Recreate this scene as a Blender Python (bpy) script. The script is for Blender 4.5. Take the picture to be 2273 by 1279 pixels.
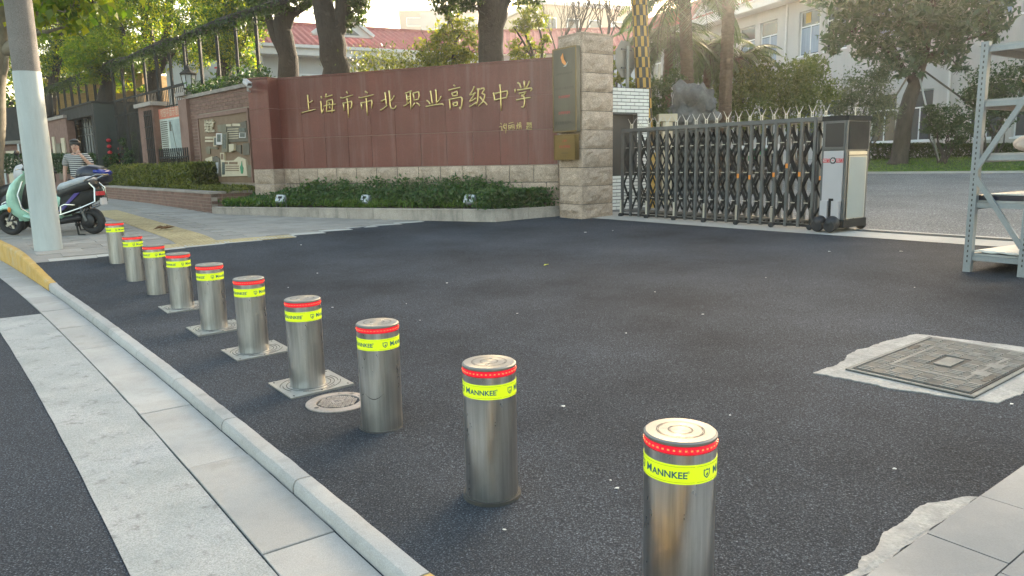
import bpy, bmesh, math, random
import numpy as np
from mathutils import Vector, Matrix, noise
SC = bpy.context.scene
for o in list(bpy.data.objects): bpy.data.objects.remove(o)
R = math.radians
random.seed(7); RNG = np.random.default_rng(7)
# ------------------------------------------------------------ camera
IW, IH, FOC = 2273.0, 1279.0, 1657.0
PITCH, ROLL, CAMH = R(9.662), R(-1.0988), 1.4206
cp, sp, cr, sr = math.cos(PITCH), math.sin(PITCH), math.cos(ROLL), math.sin(ROLL)
FW = np.array([0, cp, -sp]); UP0 = np.array([0, sp, cp]); RT0 = np.array([1.0, 0, 0])
RT = cr*RT0+sr*UP0; UPV = -sr*RT0+cr*UP0
cd = bpy.data.cameras.new('camera'); cam = bpy.data.objects.new('camera', cd); SC.collection.objects.link(cam)
cd.sensor_width = 36.0; cd.lens = 36.0*FOC/IW; cd.clip_start = .05; cd.clip_end = 2000
cam.matrix_world = Matrix(((RT[0], UPV[0], -FW[0], 0), (RT[1], UPV[1], -FW[1], 0), (RT[2], UPV[2], -FW[2], CAMH), (0, 0, 0, 1)))
SC.camera = cam
# ------------------------------------------------------------ light
SUN_AZ, SUN_EL = R(27), R(15)
W = bpy.data.worlds.new('World'); SC.world = W; W.use_nodes = True
nt = W.node_tree; nt.nodes.clear()
sky = nt.nodes.new('ShaderNodeTexSky'); sky.sky_type = 'NISHITA'; sky.sun_disc = False
sky.sun_elevation = SUN_EL; sky.sun_rotation = SUN_AZ; sky.altitude = 0; sky.air_density = 1.0; sky.dust_density = 3.0; sky.ozone_density = 1.0
bg = nt.nodes.new('ShaderNodeBackground'); bg.inputs['Strength'].default_value = .15
wo = nt.nodes.new('ShaderNodeOutputWorld'); tint = nt.nodes.new('ShaderNodeMix'); tint.data_type = 'RGBA'; tint.blend_type = 'MULTIPLY'; tint.inputs[0].default_value = 1; tint.inputs[7].default_value = (1.13, 1.0, .80, 1)
nt.links.new(sky.outputs[0], tint.inputs[6]); nt.links.new(tint.outputs[2], bg.inputs[0]); nt.links.new(bg.outputs[0], wo.inputs[0])
sl = bpy.data.lights.new('sun', 'SUN'); sl.energy = 3.0; sl.angle = R(.6); sl.color = (1, .86, .66)
so = bpy.data.objects.new('sun', sl); SC.collection.objects.link(so)
sd = Vector((math.sin(SUN_AZ)*math.cos(SUN_EL), math.cos(SUN_AZ)*math.cos(SUN_EL), math.sin(SUN_EL)))
so.rotation_euler = sd.to_track_quat('Z', 'Y').to_euler(); so.location = (20, 40, 60)
vs = SC.view_settings; vs.view_transform = 'Standard'; vs.look = 'None'; vs.gamma = 1; vs.use_curve_mapping = False
vs.exposure = 2.65
try:
    SC.cycles.max_bounces = 6; SC.cycles.diffuse_bounces = 3; SC.cycles.glossy_bounces = 3; SC.cycles.transparent_max_bounces = 6
    SC.cycles.transmission_bounces = 4; SC.cycles.sample_clamp_indirect = 6; SC.cycles.use_denoising = True
except Exception: pass
# ------------------------------------------------------------ ground heights and pixel rays (layout only)
U = np.array([-.594, .804]); N = np.array([.804, .594])          # along the kerb (away), across it (towards the gate)
def P2(t, n): return U*t+N*n
def tn(x, y): return U[0]*x+U[1]*y, N[0]*x+N[1]*y
def ss(x, a, b):
    q = np.clip((x-a)/(b-a), 0, 1); return q*q*(3-2*q)
def g(x, y):
    t, n = tn(x, y)
    return .031*np.clip(n-1.7, 0, 8.9)+.22*ss(t, 9.8, 13.5)*(1-ss(n, 2, 9))+.03*ss(t, 6, 12)+.01*np.clip(t-12, 0, 12)+.03*np.clip(n-11.2, 0, 16)
def gr(x, y):
    t, n = tn(x, y); return -.058+.03*ss(t, 7, 13)+.2*ss(t, 12, 30)
def ray(px, py): return ((px-IW/2)/FOC)*RT-((py-IH/2)/FOC)*UPV+FW
def un(px, py, zf=g, dz=0.0):
    d = ray(px, py); s = np.linspace(.5, 90, 20000)
    z = zf(d[0]*s, d[1]*s) if callable(zf) else zf+0*s
    i = int(np.argmax(CAMH+d[2]*s-z-dz < 0)); return d*s[i]+np.array([0, 0, CAMH])
def at(px, py, y):
    d = ray(px, py); return d*(y/d[1])+np.array([0, 0, CAMH])
def onplane(px, py, p, nrm):
    d = ray(px, py); c = np.array([0, 0, CAMH]); k = np.dot(np.array(p)-c, nrm)/np.dot(d, nrm); return c+d*k
# ------------------------------------------------------------ object helpers
MW = {}
def tag(o, label=None, cat=None, group=None, kind=None):
    if label: o['label'] = label
    if cat: o['category'] = cat
    if group: o['group'] = group
    if kind: o['kind'] = kind
    return o
def thing(name, loc=(0, 0, 0), rz=0, label=None, cat=None, group=None, kind=None):
    o = bpy.data.objects.new(name, None); SC.collection.objects.link(o)
    o.location = loc; o.rotation_euler = (0, 0, rz); o.empty_display_size = .2
    MW[o.name] = Matrix.Translation(Vector(loc)) @ Matrix.Rotation(rz, 4, 'Z')
    return tag(o, label, cat, group, kind)
def children(o): return [c for c in SC.collection.objects if c.parent == o]
KIDS = {}
def copy_tree(o, parent=None):
    c = o.copy(); SC.collection.objects.link(c)
    if parent is not None: c.parent = parent; KIDS.setdefault(parent.name, []).append(c)
    for ch in KIDS.get(o.name, []): copy_tree(ch, c)
    return c
def inst(src, parent, loc=(0, 0, 0), rot=(0, 0, 0), scale=None, name=None):
    c = src.copy(); SC.collection.objects.link(c); c.parent = parent; c.location = loc; c.rotation_euler = rot
    if scale: c.scale = scale
    if parent is not None: KIDS.setdefault(parent.name, []).append(c)
    return c
class MB:
    def __init__(s): s.v = []; s.f = []; s.m = []
    def add(s, vs_, fs, m=0):
        k = len(s.v); s.v += [tuple(map(float, p)) for p in vs_]; s.f += [tuple(i+k for i in f) for f in fs]; s.m += [m]*len(fs); return s
    def box(s, c, d, rz=0, m=0, rot=None):
        x, y, z = d[0]/2, d[1]/2, d[2]/2
        M = rot if rot is not None else Matrix.Rotation(rz, 3, 'Z')
        vs_ = [Vector(c)+M @ Vector((a*x, b*y, e*z)) for e in (-1, 1) for b in (-1, 1) for a in (-1, 1)]
        return s.add(vs_, [(0, 2, 3, 1), (4, 5, 7, 6), (0, 1, 5, 4), (2, 6, 7, 3), (0, 4, 6, 2), (1, 3, 7, 5)], m)
    def bbox(s, c, d, b=.01, rz=0, m=0):                      # box with bevelled edges
        x, y, z = d[0]/2, d[1]/2, d[2]/2; M = Matrix.Rotation(rz, 3, 'Z'); prof = [(x-b, y-b, -z), (x, y, -z+b), (x, y, z-b), (x-b, y-b, z)]
        vs_ = []; fs = []
        for (a, e, h) in prof:
            cb = b if a == x else b*.7
            for (i, j) in ((a-cb, -e), (a, -e+cb), (a, e-cb), (a-cb, e), (-a+cb, e), (-a, e-cb), (-a, -e+cb), (-a+cb, -e)):
                vs_.append(Vector(c)+M @ Vector((i, j, h)))
        for k in range(3):
            for i in range(8): fs.append((k*8+i, k*8+(i+1) % 8, k*8+8+(i+1) % 8, k*8+8+i))
        fs += [tuple(range(7, -1, -1)), tuple(range(24, 32))]
        return s.add(vs_, fs, m)
    def bar(s, p0, p1, w, h, m=0, up=(0, 0, 1)):
        p0, p1 = Vector(p0), Vector(p1); d = (p1-p0).normalized(); u = Vector(up)
        if abs(d.dot(u)) > .99: u = Vector((1, 0, 0))
        a = d.cross(u).normalized()*w/2; b = a.cross(d).normalized()*h/2
        vs_ = [p+i*a+j*b for p in (p0, p1) for (i, j) in ((-1, -1), (1, -1), (1, 1), (-1, 1))]
        return s.add(vs_, [(3, 2, 1, 0), (4, 5, 6, 7), (0, 1, 5, 4), (1, 2, 6, 5), (2, 3, 7, 6), (3, 0, 4, 7)], m)
    def tube(s, pts, r, n=8, m=0, caps=True, flat=None):
        pts = [Vector(p) for p in pts]; k = len(pts); rs = r if hasattr(r, '__len__') else [r]*k
        vs_ = []; fs = []; prev = None
        for i, p in enumerate(pts):
            d = (pts[min(i+1, k-1)]-pts[max(i-1, 0)])
            d = d.normalized() if d.length > 1e-9 else Vector((0, 0, 1))
            if prev is None: a = d.orthogonal().normalized()
            else:
                a = prev-d*prev.dot(d); a = a.normalized() if a.length > 1e-6 else d.orthogonal().normalized()
            prev = a; b = d.cross(a)
            for j in range(n):
                q = 2*math.pi*j/n; o = a*math.cos(q)*rs[i]+b*math.sin(q)*rs[i]
                if flat is not None: o = o-flat[0]*o.dot(flat[0])*(1-flat[1])
                vs_.append(p+o)
        for i in range(k-1):
            for j in range(n): fs.append((i*n+j, i*n+(j+1) % n, (i+1)*n+(j+1) % n, (i+1)*n+j))
        if caps: fs += [tuple(range(n-1, -1, -1)), tuple(range((k-1)*n, k*n))]
        return s.add(vs_, fs, m)
    def lathe(s, prof, n=24, c=(0, 0, 0), m=0, axis='Z', M=None):
        vs_ = []; fs = []; k = len(prof)
        for (r, z) in prof:
            for j in range(n):
                q = 2*math.pi*j/n; p = Vector((r*math.cos(q), r*math.sin(q), z))
                if axis == 'X': p = Vector((p.z, p.x, p.y))
                if axis == 'Y': p = Vector((p.y, p.z, p.x))
                if M is not None: p = M @ p
                vs_.append(Vector(c)+p)
        for i in range(k-1):
            for j in range(n): fs.append((i*n+j, i*n+(j+1) % n, (i+1)*n+(j+1) % n, (i+1)*n+j))
        fs += [tuple(range(n-1, -1, -1)), tuple(range((k-1)*n, k*n))]
        return s.add(vs_, fs, m)
    def poly(s, pts, vec, m=0):                                # polygon extruded along vec
        k = len(pts); v = Vector(vec); a = [Vector(p) for p in pts]
        fs = [tuple(range(k-1, -1, -1)), tuple(range(k, 2*k))]+[(i, (i+1) % k, k+(i+1) % k, k+i) for i in range(k)]
        return s.add(a+[p+v for p in a], fs, m)
    def sph(s, c, r, n=10, m=0, sc=(1, 1, 1), M=None):
        prof = [(r*math.sin(math.pi*i/n), -r*math.cos(math.pi*i/n)) for i in range(n+1)]
        prof[0] = (r*.01, -r); prof[-1] = (r*.01, r)
        A = Matrix.Diagonal(sc)
        return s.lathe(prof, n+2, c, m, M=(M @ A) if M is not None else A)
    def build(s, name, mats, parent=None, smooth=False, kind=None, keep=False):
        if not s.v: return None
        me = bpy.data.meshes.new(name); v = s.v
        o = bpy.data.objects.new(name, me)
        if parent is not None:
            inv = MW[parent.name].inverted(); A = np.array(inv); vv = np.array(v) @ A[:3, :3].T+A[:3, 3]
        else:
            vv = np.array(v); lo, hi = vv.min(0), vv.max(0); c = np.array([(lo[0]+hi[0])/2, (lo[1]+hi[1])/2, lo[2]])
            if keep: c = c*0
            vv = vv-c; o.location = c
        me.from_pydata(vv.tolist(), [], s.f)
        for mt in (mats if isinstance(mats, (list, tuple)) else [mats]): me.materials.append(mt)
        if max(s.m, default=0): me.polygons.foreach_set('material_index', s.m)
        if smooth is True: me.polygons.foreach_set('use_smooth', [True]*len(s.f))
        elif smooth:
            me.polygons.foreach_set('use_smooth', [True]*len(s.f)); me.set_sharp_from_angle(angle=R(smooth))
        me.update(); SC.collection.objects.link(o)
        if parent is not None:
            o.parent = parent; KIDS.setdefault(parent.name, []).append(o); MW[o.name] = MW[parent.name]
        else: MW[o.name] = Matrix.Translation(Vector(o.location))
        if kind: o['kind'] = kind
        return o
_TX = {}
def text_geo(body, size=1.0, align='CENTER', bold=0.0):
    key = (body, align, bold)
    if key not in _TX:
        c = bpy.data.curves.new('lettering', 'FONT'); c.body = body; c.align_x = align; c.align_y = 'CENTER'; c.size = 1; c.resolution_u = 3; c.offset = bold
        o = bpy.data.objects.new('lettering', c); SC.collection.objects.link(o)
        dg = bpy.context.evaluated_depsgraph_get(); me = bpy.data.meshes.new_from_object(o.evaluated_get(dg))
        _TX[key] = ([tuple(v.co) for v in me.vertices], [tuple(p.vertices) for p in me.polygons])
        bpy.data.objects.remove(o); bpy.data.curves.remove(c); bpy.data.meshes.remove(me)
    v, f = _TX[key]; return [(a*size, b*size) for (a, b, _) in v], f
def text_on(mb, body, size, o, ux, uy, m=0, align='CENTER', bold=.0, sx=1.0):
    v, f = text_geo(body, size, align, bold); o, ux, uy = Vector(o), Vector(ux), Vector(uy)
    nrm = ux.cross(uy)
    k = len(mb.v); mb.add([o+ux*a*sx+uy*b for a, b in v], f, m)
    return mb
# ------------------------------------------------------------ materials
def _mat(name):
    m = bpy.data.materials.new(name); m.use_nodes = True; nt = m.node_tree; nt.nodes.clear()
    out = nt.nodes.new('ShaderNodeOutputMaterial'); b = nt.nodes.new('ShaderNodeBsdfPrincipled'); nt.links.new(b.outputs[0], out.inputs[0])
    return m, nt, b, out
def _noise(nt, vec, scale, detail=4, rough=.6):
    n = nt.nodes.new('ShaderNodeTexNoise'); n.inputs['Scale'].default_value = scale; n.inputs['Detail'].default_value = detail; n.inputs['Roughness'].default_value = rough
    nt.links.new(vec, n.inputs['Vector']); return n.outputs['Fac']
def _ramp(nt, fac, stops):
    r = nt.nodes.new('ShaderNodeValToRGB'); e = r.color_ramp.elements
    while len(e) < len(stops): e.new(.5)
    for el, (p, c) in zip(e, stops):
        el.position = p; el.color = (c[0], c[1], c[2], 1) if hasattr(c, '__len__') else (c, c, c, 1)
    nt.links.new(fac, r.inputs[0]); return r.outputs[0]
def _mix(nt, fac, a, b, mode='MIX'):
    n = nt.nodes.new('ShaderNodeMix'); n.data_type = 'RGBA'; n.blend_type = mode
    for s_, v in ((0, fac), (6, a), (7, b)):
        if isinstance(v, bpy.types.NodeSocket): nt.links.new(v, n.inputs[s_])
        elif s_ == 0: n.inputs[0].default_value = v
        else: n.inputs[s_].default_value = (v[0], v[1], v[2], 1)
    return n.outputs[2]
def _vec(nt, coords='P', scale=(1, 1, 1), rot=(0, 0, 0)):
    if coords == 'P': v = nt.nodes.new('ShaderNodeNewGeometry').outputs['Position']
    else: v = nt.nodes.new('ShaderNodeTexCoord').outputs['Object']
    mp = nt.nodes.new('ShaderNodeMapping'); mp.inputs['Scale'].default_value = scale; mp.inputs['Rotation'].default_value = rot; nt.links.new(v, mp.inputs[0]); return mp.outputs[0]
def _bump(nt, b, h, strength, dist=.01):
    n = nt.nodes.new('ShaderNodeBump'); n.inputs['Strength'].default_value = strength; n.inputs['Distance'].default_value = dist
    nt.links.new(h, n.inputs['Height']); nt.links.new(n.outputs[0], b.inputs['Normal'])
def mat(name, col, rough=.6, metal=0, var=.15, vs_=3.0, fine=0, fs=80, bump=0, bs=60, bd=.01, coords='P', vscale=(1, 1, 1), col2=None, spec=.5, emit=0, rnd=0, coat=0, stain=None):
    m, nt, b, out = _mat(name); vec = _vec(nt, coords, vscale)
    c2 = col2 if col2 else tuple(c*(1-var) for c in col)
    f1 = _noise(nt, vec, vs_, 6, .65)
    c = _ramp(nt, f1, [(.32, c2), (.68, col)])
    if fine:
        f2 = _noise(nt, vec, fs, 3, .7); c = _mix(nt, 1.0, c, _ramp(nt, f2, [(.3, (1-fine,)*3), (.7, (1+fine*.6,)*3)]), 'MULTIPLY')
    if stain:
        f3 = _noise(nt, _vec(nt, coords, stain[2] if len(stain) > 2 else (1, 1, 1)), stain[1], 5, .7); c = _mix(nt, _ramp(nt, f3, [(.5, 0.), (.68, .75)]), c, stain[0])
    if rnd:
        oi = nt.nodes.new('ShaderNodeObjectInfo'); c = _mix(nt, 1.0, c, _ramp(nt, oi.outputs['Random'], [(0, (1-rnd,)*3), (1, (1+rnd,)*3)]), 'MULTIPLY')
    nt.links.new(c, b.inputs['Base Color']); b.inputs['Metallic'].default_value = metal
    b.inputs['Specular IOR Level'].default_value = spec; b.inputs['Coat Weight'].default_value = coat
    rr = _ramp(nt, f1, [(.3, min(1, rough*1.15)), (.7, rough*.88)]); nt.links.new(rr, b.inputs['Roughness'])
    if emit: b.inputs['Emission Color'].default_value = (*col, 1); b.inputs['Emission Strength'].default_value = emit
    if bump: _bump(nt, b, _noise(nt, _vec(nt, coords), bs, 5, .65), bump, bd)
    return m
def leaf_mat(name, cols, trans=.35, rough=.45):
    m, nt, b, out = _mat(name); ge = nt.nodes.new('ShaderNodeNewGeometry'); k = len(cols)
    c = _ramp(nt, ge.outputs['Random Per Island'], [(i/(k-1), cc) for i, cc in enumerate(cols)])
    nt.links.new(c, b.inputs['Base Color']); b.inputs['Roughness'].default_value = rough; b.inputs['Specular IOR Level'].default_value = .35
    tr = nt.nodes.new('ShaderNodeBsdfTranslucent'); c2 = _mix(nt, 1.0, c, (2.3, 2.6, .45), 'MULTIPLY'); nt.links.new(c2, tr.inputs[0])
    mx = nt.nodes.new('ShaderNodeMixShader'); mx.inputs[0].default_value = trans; nt.links.new(b.outputs[0], mx.inputs[1]); nt.links.new(tr.outputs[0], mx.inputs[2]); nt.links.new(mx.outputs[0], out.inputs[0])
    return m
def asphalt_mat(name, lo, hi, sc=230, patch=.6):
    m, nt, b, out = _mat(name); vec = _vec(nt); f = _noise(nt, vec, sc, 2, .6); f2 = _noise(nt, vec, .55, 5, .6); f4 = _noise(nt, vec, sc*.28, 3, .65)
    vo = nt.nodes.new('ShaderNodeTexVoronoi'); vo.inputs['Scale'].default_value = sc*.42; nt.links.new(vec, vo.inputs['Vector'])
    c = _ramp(nt, f, [(.40, lo), (.5, tuple((a+d)/2*.8 for a, d in zip(lo, hi))), (.60, hi), (.72, tuple(a*2.3 for a in hi))])
    c = _mix(nt, 1.0, c, _ramp(nt, vo.outputs['Distance'], [(.0, (1.35,)*3), (.55, (.72,)*3)]), 'MULTIPLY')
    c = _mix(nt, 1.0, c, _ramp(nt, f2, [(.3, (1-patch*.45,)*3), (.72, (1+patch*.35,)*3)]), 'MULTIPLY')
    nt.links.new(c, b.inputs['Base Color']); b.inputs['Roughness'].default_value = .95; b.inputs['Specular IOR Level'].default_value = .12
    h = nt.nodes.new('ShaderNodeMath'); h.operation = 'SUBTRACT'; nt.links.new(f4, h.inputs[0]); nt.links.new(vo.outputs['Distance'], h.inputs[1])
    _bump(nt, b, h.outputs[0], .35, .005); return m
MA = dict(
 asphalt=asphalt_mat('asphalt_new', (.0325, .0365, .0430), (.078, .0875, .101), 150, 1.0),
 road=asphalt_mat('asphalt_road', (.0325, .0365, .0435), (.080, .090, .105), 140, .4),
 yard=asphalt_mat('asphalt_yard', (.15, .15, .145), (.29, .29, .28), 60, .5),
 ground=mat('soil', (.10, .085, .06), .9, var=.4, vs_=.6),
 conc=mat('concrete', (.43, .42, .39), .85, var=.22, vs_=1.6, fine=.18, fs=140, bump=.35, bs=120, bd=.004, stain=((.27, .26, .24), 2.3)),
 kerb=mat('kerb_concrete', (.42, .405, .38), .85, var=.25, vs_=2.5, fine=.22, fs=170, bump=.5, bs=150, bd=.004, rnd=.08, stain=((.22, .215, .20), 5.0)),
 gutter=mat('gutter_concrete', (.395, .385, .362), .85, var=.28, vs_=1.8, fine=.2, fs=190, bump=.4, bs=160, bd=.003, rnd=.10, stain=((.24, .228, .205), 3.6)),
 yellow=mat('yellow_paint', (.56, .33, .06), .65, var=.2, vs_=4, fine=.2, fs=90, bump=.3, bs=120, bd=.003, stain=((.42, .36, .25), 5.0)),
 stripe=None, paver=mat('paver', (.335, .31, .275), .85, var=.2, vs_=2, fine=.2, fs=120, bump=.3, bs=150, bd=.003, rnd=.13),
 tactile=mat('tactile_paver', (.46, .36, .19), .85, var=.2, vs_=3, fine=.15, fs=120, rnd=.12),
 paleedge=mat('pale_edge_stone', (.46, .44, .40), .85, var=.15, vs_=3, fine=.15, fs=120, rnd=.08),
 mortar=mat('white_mortar', (.38, .375, .35), .9, var=.35, vs_=6, fine=.25, fs=60, bump=.8, bs=25, bd=.012, stain=((.30, .29, .27), 5.0)),
 slab=mat('pale_slab', (.195, .207, .213), .75, var=.15, vs_=1.5, fine=.12, fs=160, bump=.2, bs=150, bd=.002, stain=((.27, .28, .275), 1.4)),
 thresh=mat('threshold_concrete', (.40, .385, .35), .85, var=.2, vs_=1.2, fine=.18, fs=90),
 granite=mat('granite', (.52, .395, .30), .85, var=.35, vs_=4, fine=.55, fs=55, bump=.5, bs=40, bd=.015, rnd=.09),
 kerbgran=mat('planter_granite', (.43, .37, .315), .8, var=.2, vs_=3, fine=.3, fs=70, bump=.2, bs=70, bd=.005, rnd=.08, stain=((.16, .15, .13), 2.2, (1.5, 1.5, .35))),
 marble=mat('red_marble', (.178, .053, .041), .40, var=.28, vs_=1.2, fine=.22, fs=40, rnd=.07, stain=((.19, .095, .08), 3.0, (2.2, 2.2, .12)), spec=.35),
 grout=mat('pale_grout', (.46, .37, .33), .9), gold=mat('gold_letter', (.70, .55, .25), .30, 1, var=.15, vs_=8),
 brass=mat('brass', (.11, .102, .082), .42, .7, var=.2, vs_=3, vscale=(1, 1, .3)), brass2=mat('brass_bright', (.17, .12, .048), .35, .9, var=.15, vs_=3),
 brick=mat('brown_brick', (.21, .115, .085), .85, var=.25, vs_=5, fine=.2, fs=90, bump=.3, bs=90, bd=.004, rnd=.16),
 bmortar=mat('brick_mortar', (.33, .27, .22), .95, var=.2), coping=mat('coping_stone', (.34, .29, .25), .85, var=.25, vs_=3, fine=.2, fs=60, rnd=.08),
 pier=mat('pier_render', (.22, .125, .095), .8, var=.2, vs_=3), whitetile=mat('white_glazed_brick', (.72, .71, .67), .35, var=.06, vs_=4, rnd=.06), tilegrout=mat('tile_grout', (.10, .10, .095), .9),
 steel=None, cap=None, dsteel=mat('dark_gate_steel', (.115, .122, .128), .36, .45, var=.2, vs_=6), lsteel=mat('bright_steel', (.48, .48, .46), .3, 1, var=.1, vs_=6),
 chrome=mat('chrome', (.45, .45, .44), .22, 1, var=.05), black=mat('black_plastic', (.015, .015, .017), .45, var=.2), rubber=mat('rubber', (.022, .022, .023), .8, var=.2),
 dark=mat('dark_paint', (.026, .027, .026), .8, 0, var=.2, spec=.2), darkg=mat('dark_green_grey_paint', (.040, .050, .046), .5, .1, var=.2),
 polew=mat('pole_white_paint', (.44, .47, .455), .6, var=.14, vs_=3, vscale=(2, 2, .25), fine=.05, fs=50, stain=((.36, .37, .35), 2.2, (3, 3, .3))), polec=mat('pole_aggregate', (.21, .185, .165), .9, var=.2, vs_=2, fine=.55, fs=120, bump=.6, bs=120, bd=.006),
  panelw=mat('panel_pinkish_white', (.42, .395, .40), .5, var=.06), panelg=mat('panel_grey_green', (.29, .32, .31), .45, var=.08, vs_=2), red=mat('red_paint', (.50, .03, .04), .45, var=.1), white=mat('white_paint', (.52, .50, .50), .5, var=.08), cream=mat('cream_board', (.52, .44, .31), .7, var=.1), green=mat('green_cloth', (.03, .22, .10), .7, var=.2),
 navy=mat('navy_plastic', (.010, .013, .028), .3, var=.2), blue=mat('blue_lens', (.012, .03, .26), .2, var=.2), mint=mat('mint_paint', (.36, .60, .47), .25, var=.05, coat=.4),
 silverseat=mat('silver_seat', (.42, .44, .46), .45, var=.2, vs_=10), orange=mat('orange_lens', (.75, .25, .03), .3), led=None, ledring=None, film=None, teal=mat('teal_print', (.01, .10, .13), .5, var=.05), linek=mat('line_print', (.22, .27, .02), .5, var=.05),
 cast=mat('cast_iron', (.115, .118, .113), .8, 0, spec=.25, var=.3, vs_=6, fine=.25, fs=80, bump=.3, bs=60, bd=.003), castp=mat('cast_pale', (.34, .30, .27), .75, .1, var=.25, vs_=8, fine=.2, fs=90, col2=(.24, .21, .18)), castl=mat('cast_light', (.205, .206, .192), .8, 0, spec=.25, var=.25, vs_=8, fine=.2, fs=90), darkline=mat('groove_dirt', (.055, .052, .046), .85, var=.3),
 plate=mat('floor_plate', (.37, .37, .35), .42, .7, var=.25, vs_=7, fine=.15, fs=60),
 glass=mat('window_glass', (.05, .06, .065), .06, 0, var=.1, vs_=.5, spec=.9), curtain=mat('blue_curtain', (.30, .38, .48), .6, var=.4, vs_=2.2, vscale=(6, 6, .3)), wframe=mat('window_frame', (.74, .76, .76), .5, var=.05),
 wall=mat('school_render', (.50, .475, .45), .85, var=.1, vs_=.8, fine=.06, fs=30, stain=((.40, .385, .37), .9, (1.5, 1.5, .15))), fascia=mat('fascia', (.66, .64, .62), .7, var=.08), palewall=mat('pale_wall', (.52, .53, .54), .85, var=.1, vs_=.8),
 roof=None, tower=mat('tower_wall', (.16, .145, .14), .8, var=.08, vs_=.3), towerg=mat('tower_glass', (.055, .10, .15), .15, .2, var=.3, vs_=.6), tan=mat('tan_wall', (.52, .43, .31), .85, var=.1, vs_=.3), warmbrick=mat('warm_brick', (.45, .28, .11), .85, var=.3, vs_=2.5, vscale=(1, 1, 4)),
 bark=mat('bark', (.036, .028, .021), .95, var=.45, vs_=5, vscale=(3, 3, .5), bump=1.0, bs=16, bd=.05, fine=.35, fs=22), palebark=mat('plane_bark', (.26, .22, .16), .85, var=.5, vs_=4, vscale=(1, 1, .6), bump=.2, bs=12), palmbark=mat('palm_bark', (.15, .095, .06), .95, var=.5, vs_=8, vscale=(1, 1, 2.5), bump=1, bs=20, bd=.05), greybark=mat('grey_bark', (.085, .07, .055), .95, var=.4, vs_=5, vscale=(2, 2, .6), bump=.6, bs=20, bd=.03),
 rock=mat('scholar_rock', (.155, .152, .145), .95, var=.5, vs_=3.5, fine=.2, fs=18, bump=.5, bs=9, bd=.05),
 skin=mat('skin', (.50, .30, .22), .5, var=.06, vs_=20, coords='O'), hair=mat('black_hair', (.012, .010, .009), .45, var=.3), trousers=mat('dark_trousers', (.02, .02, .024), .8, var=.2), shirt=None,
 rack=mat('rack_grey_paint', (.26, .28, .29), .42, .3, var=.12, vs_=4, fine=.08, fs=50), board=mat('grey_shelf_board', (.33, .33, .31), .7, var=.25, vs_=4), sheet=mat('white_sheet', (.60, .59, .55), .6, var=.15, vs_=5), sack=mat('pale_sack', (.62, .52, .45), .8, var=.25, vs_=9, bump=.4, bs=14, bd=.03), card=mat('cardboard', (.36, .24, .14), .85, var=.2, vs_=5),
 checkY=mat('yellow_panel', (.44, .25, .03), .5, var=.12, vs_=8), checkK=mat('black_panel', (.02, .016, .012), .5, var=.2), muralb=mat('mural_back', (.20, .125, .075), .8, var=.15, vs_=4), muralg=mat('mural_grey', (.115, .098, .072), .75, var=.15), murald=mat('mural_olive', (.17, .15, .10), .75, var=.1), photo=mat('photo_print', (.10, .12, .10), .6, var=.6, vs_=22), signgrey=mat('sign_back_grey', (.21, .21, .195), .5, .4, var=.1), lampglass=mat('lamp_lens', (.5, .52, .53), .12, var=.1, spec=.8), paperc=mat('paper_litter', (.75, .74, .70), .8), leafdry=mat('dry_leaf', (.16, .08, .035), .9, var=.4), ylitter=mat('yellow_litter', (.60, .62, .05), .7),
 notice=mat('notice_print', (.50, .53, .47), .6, var=.25, vs_=9), noticer=mat('notice_header', (.50, .13, .07), .6, var=.1), lantern=mat('red_lantern', (.42, .015, .02), .5, var=.15),
)
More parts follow.
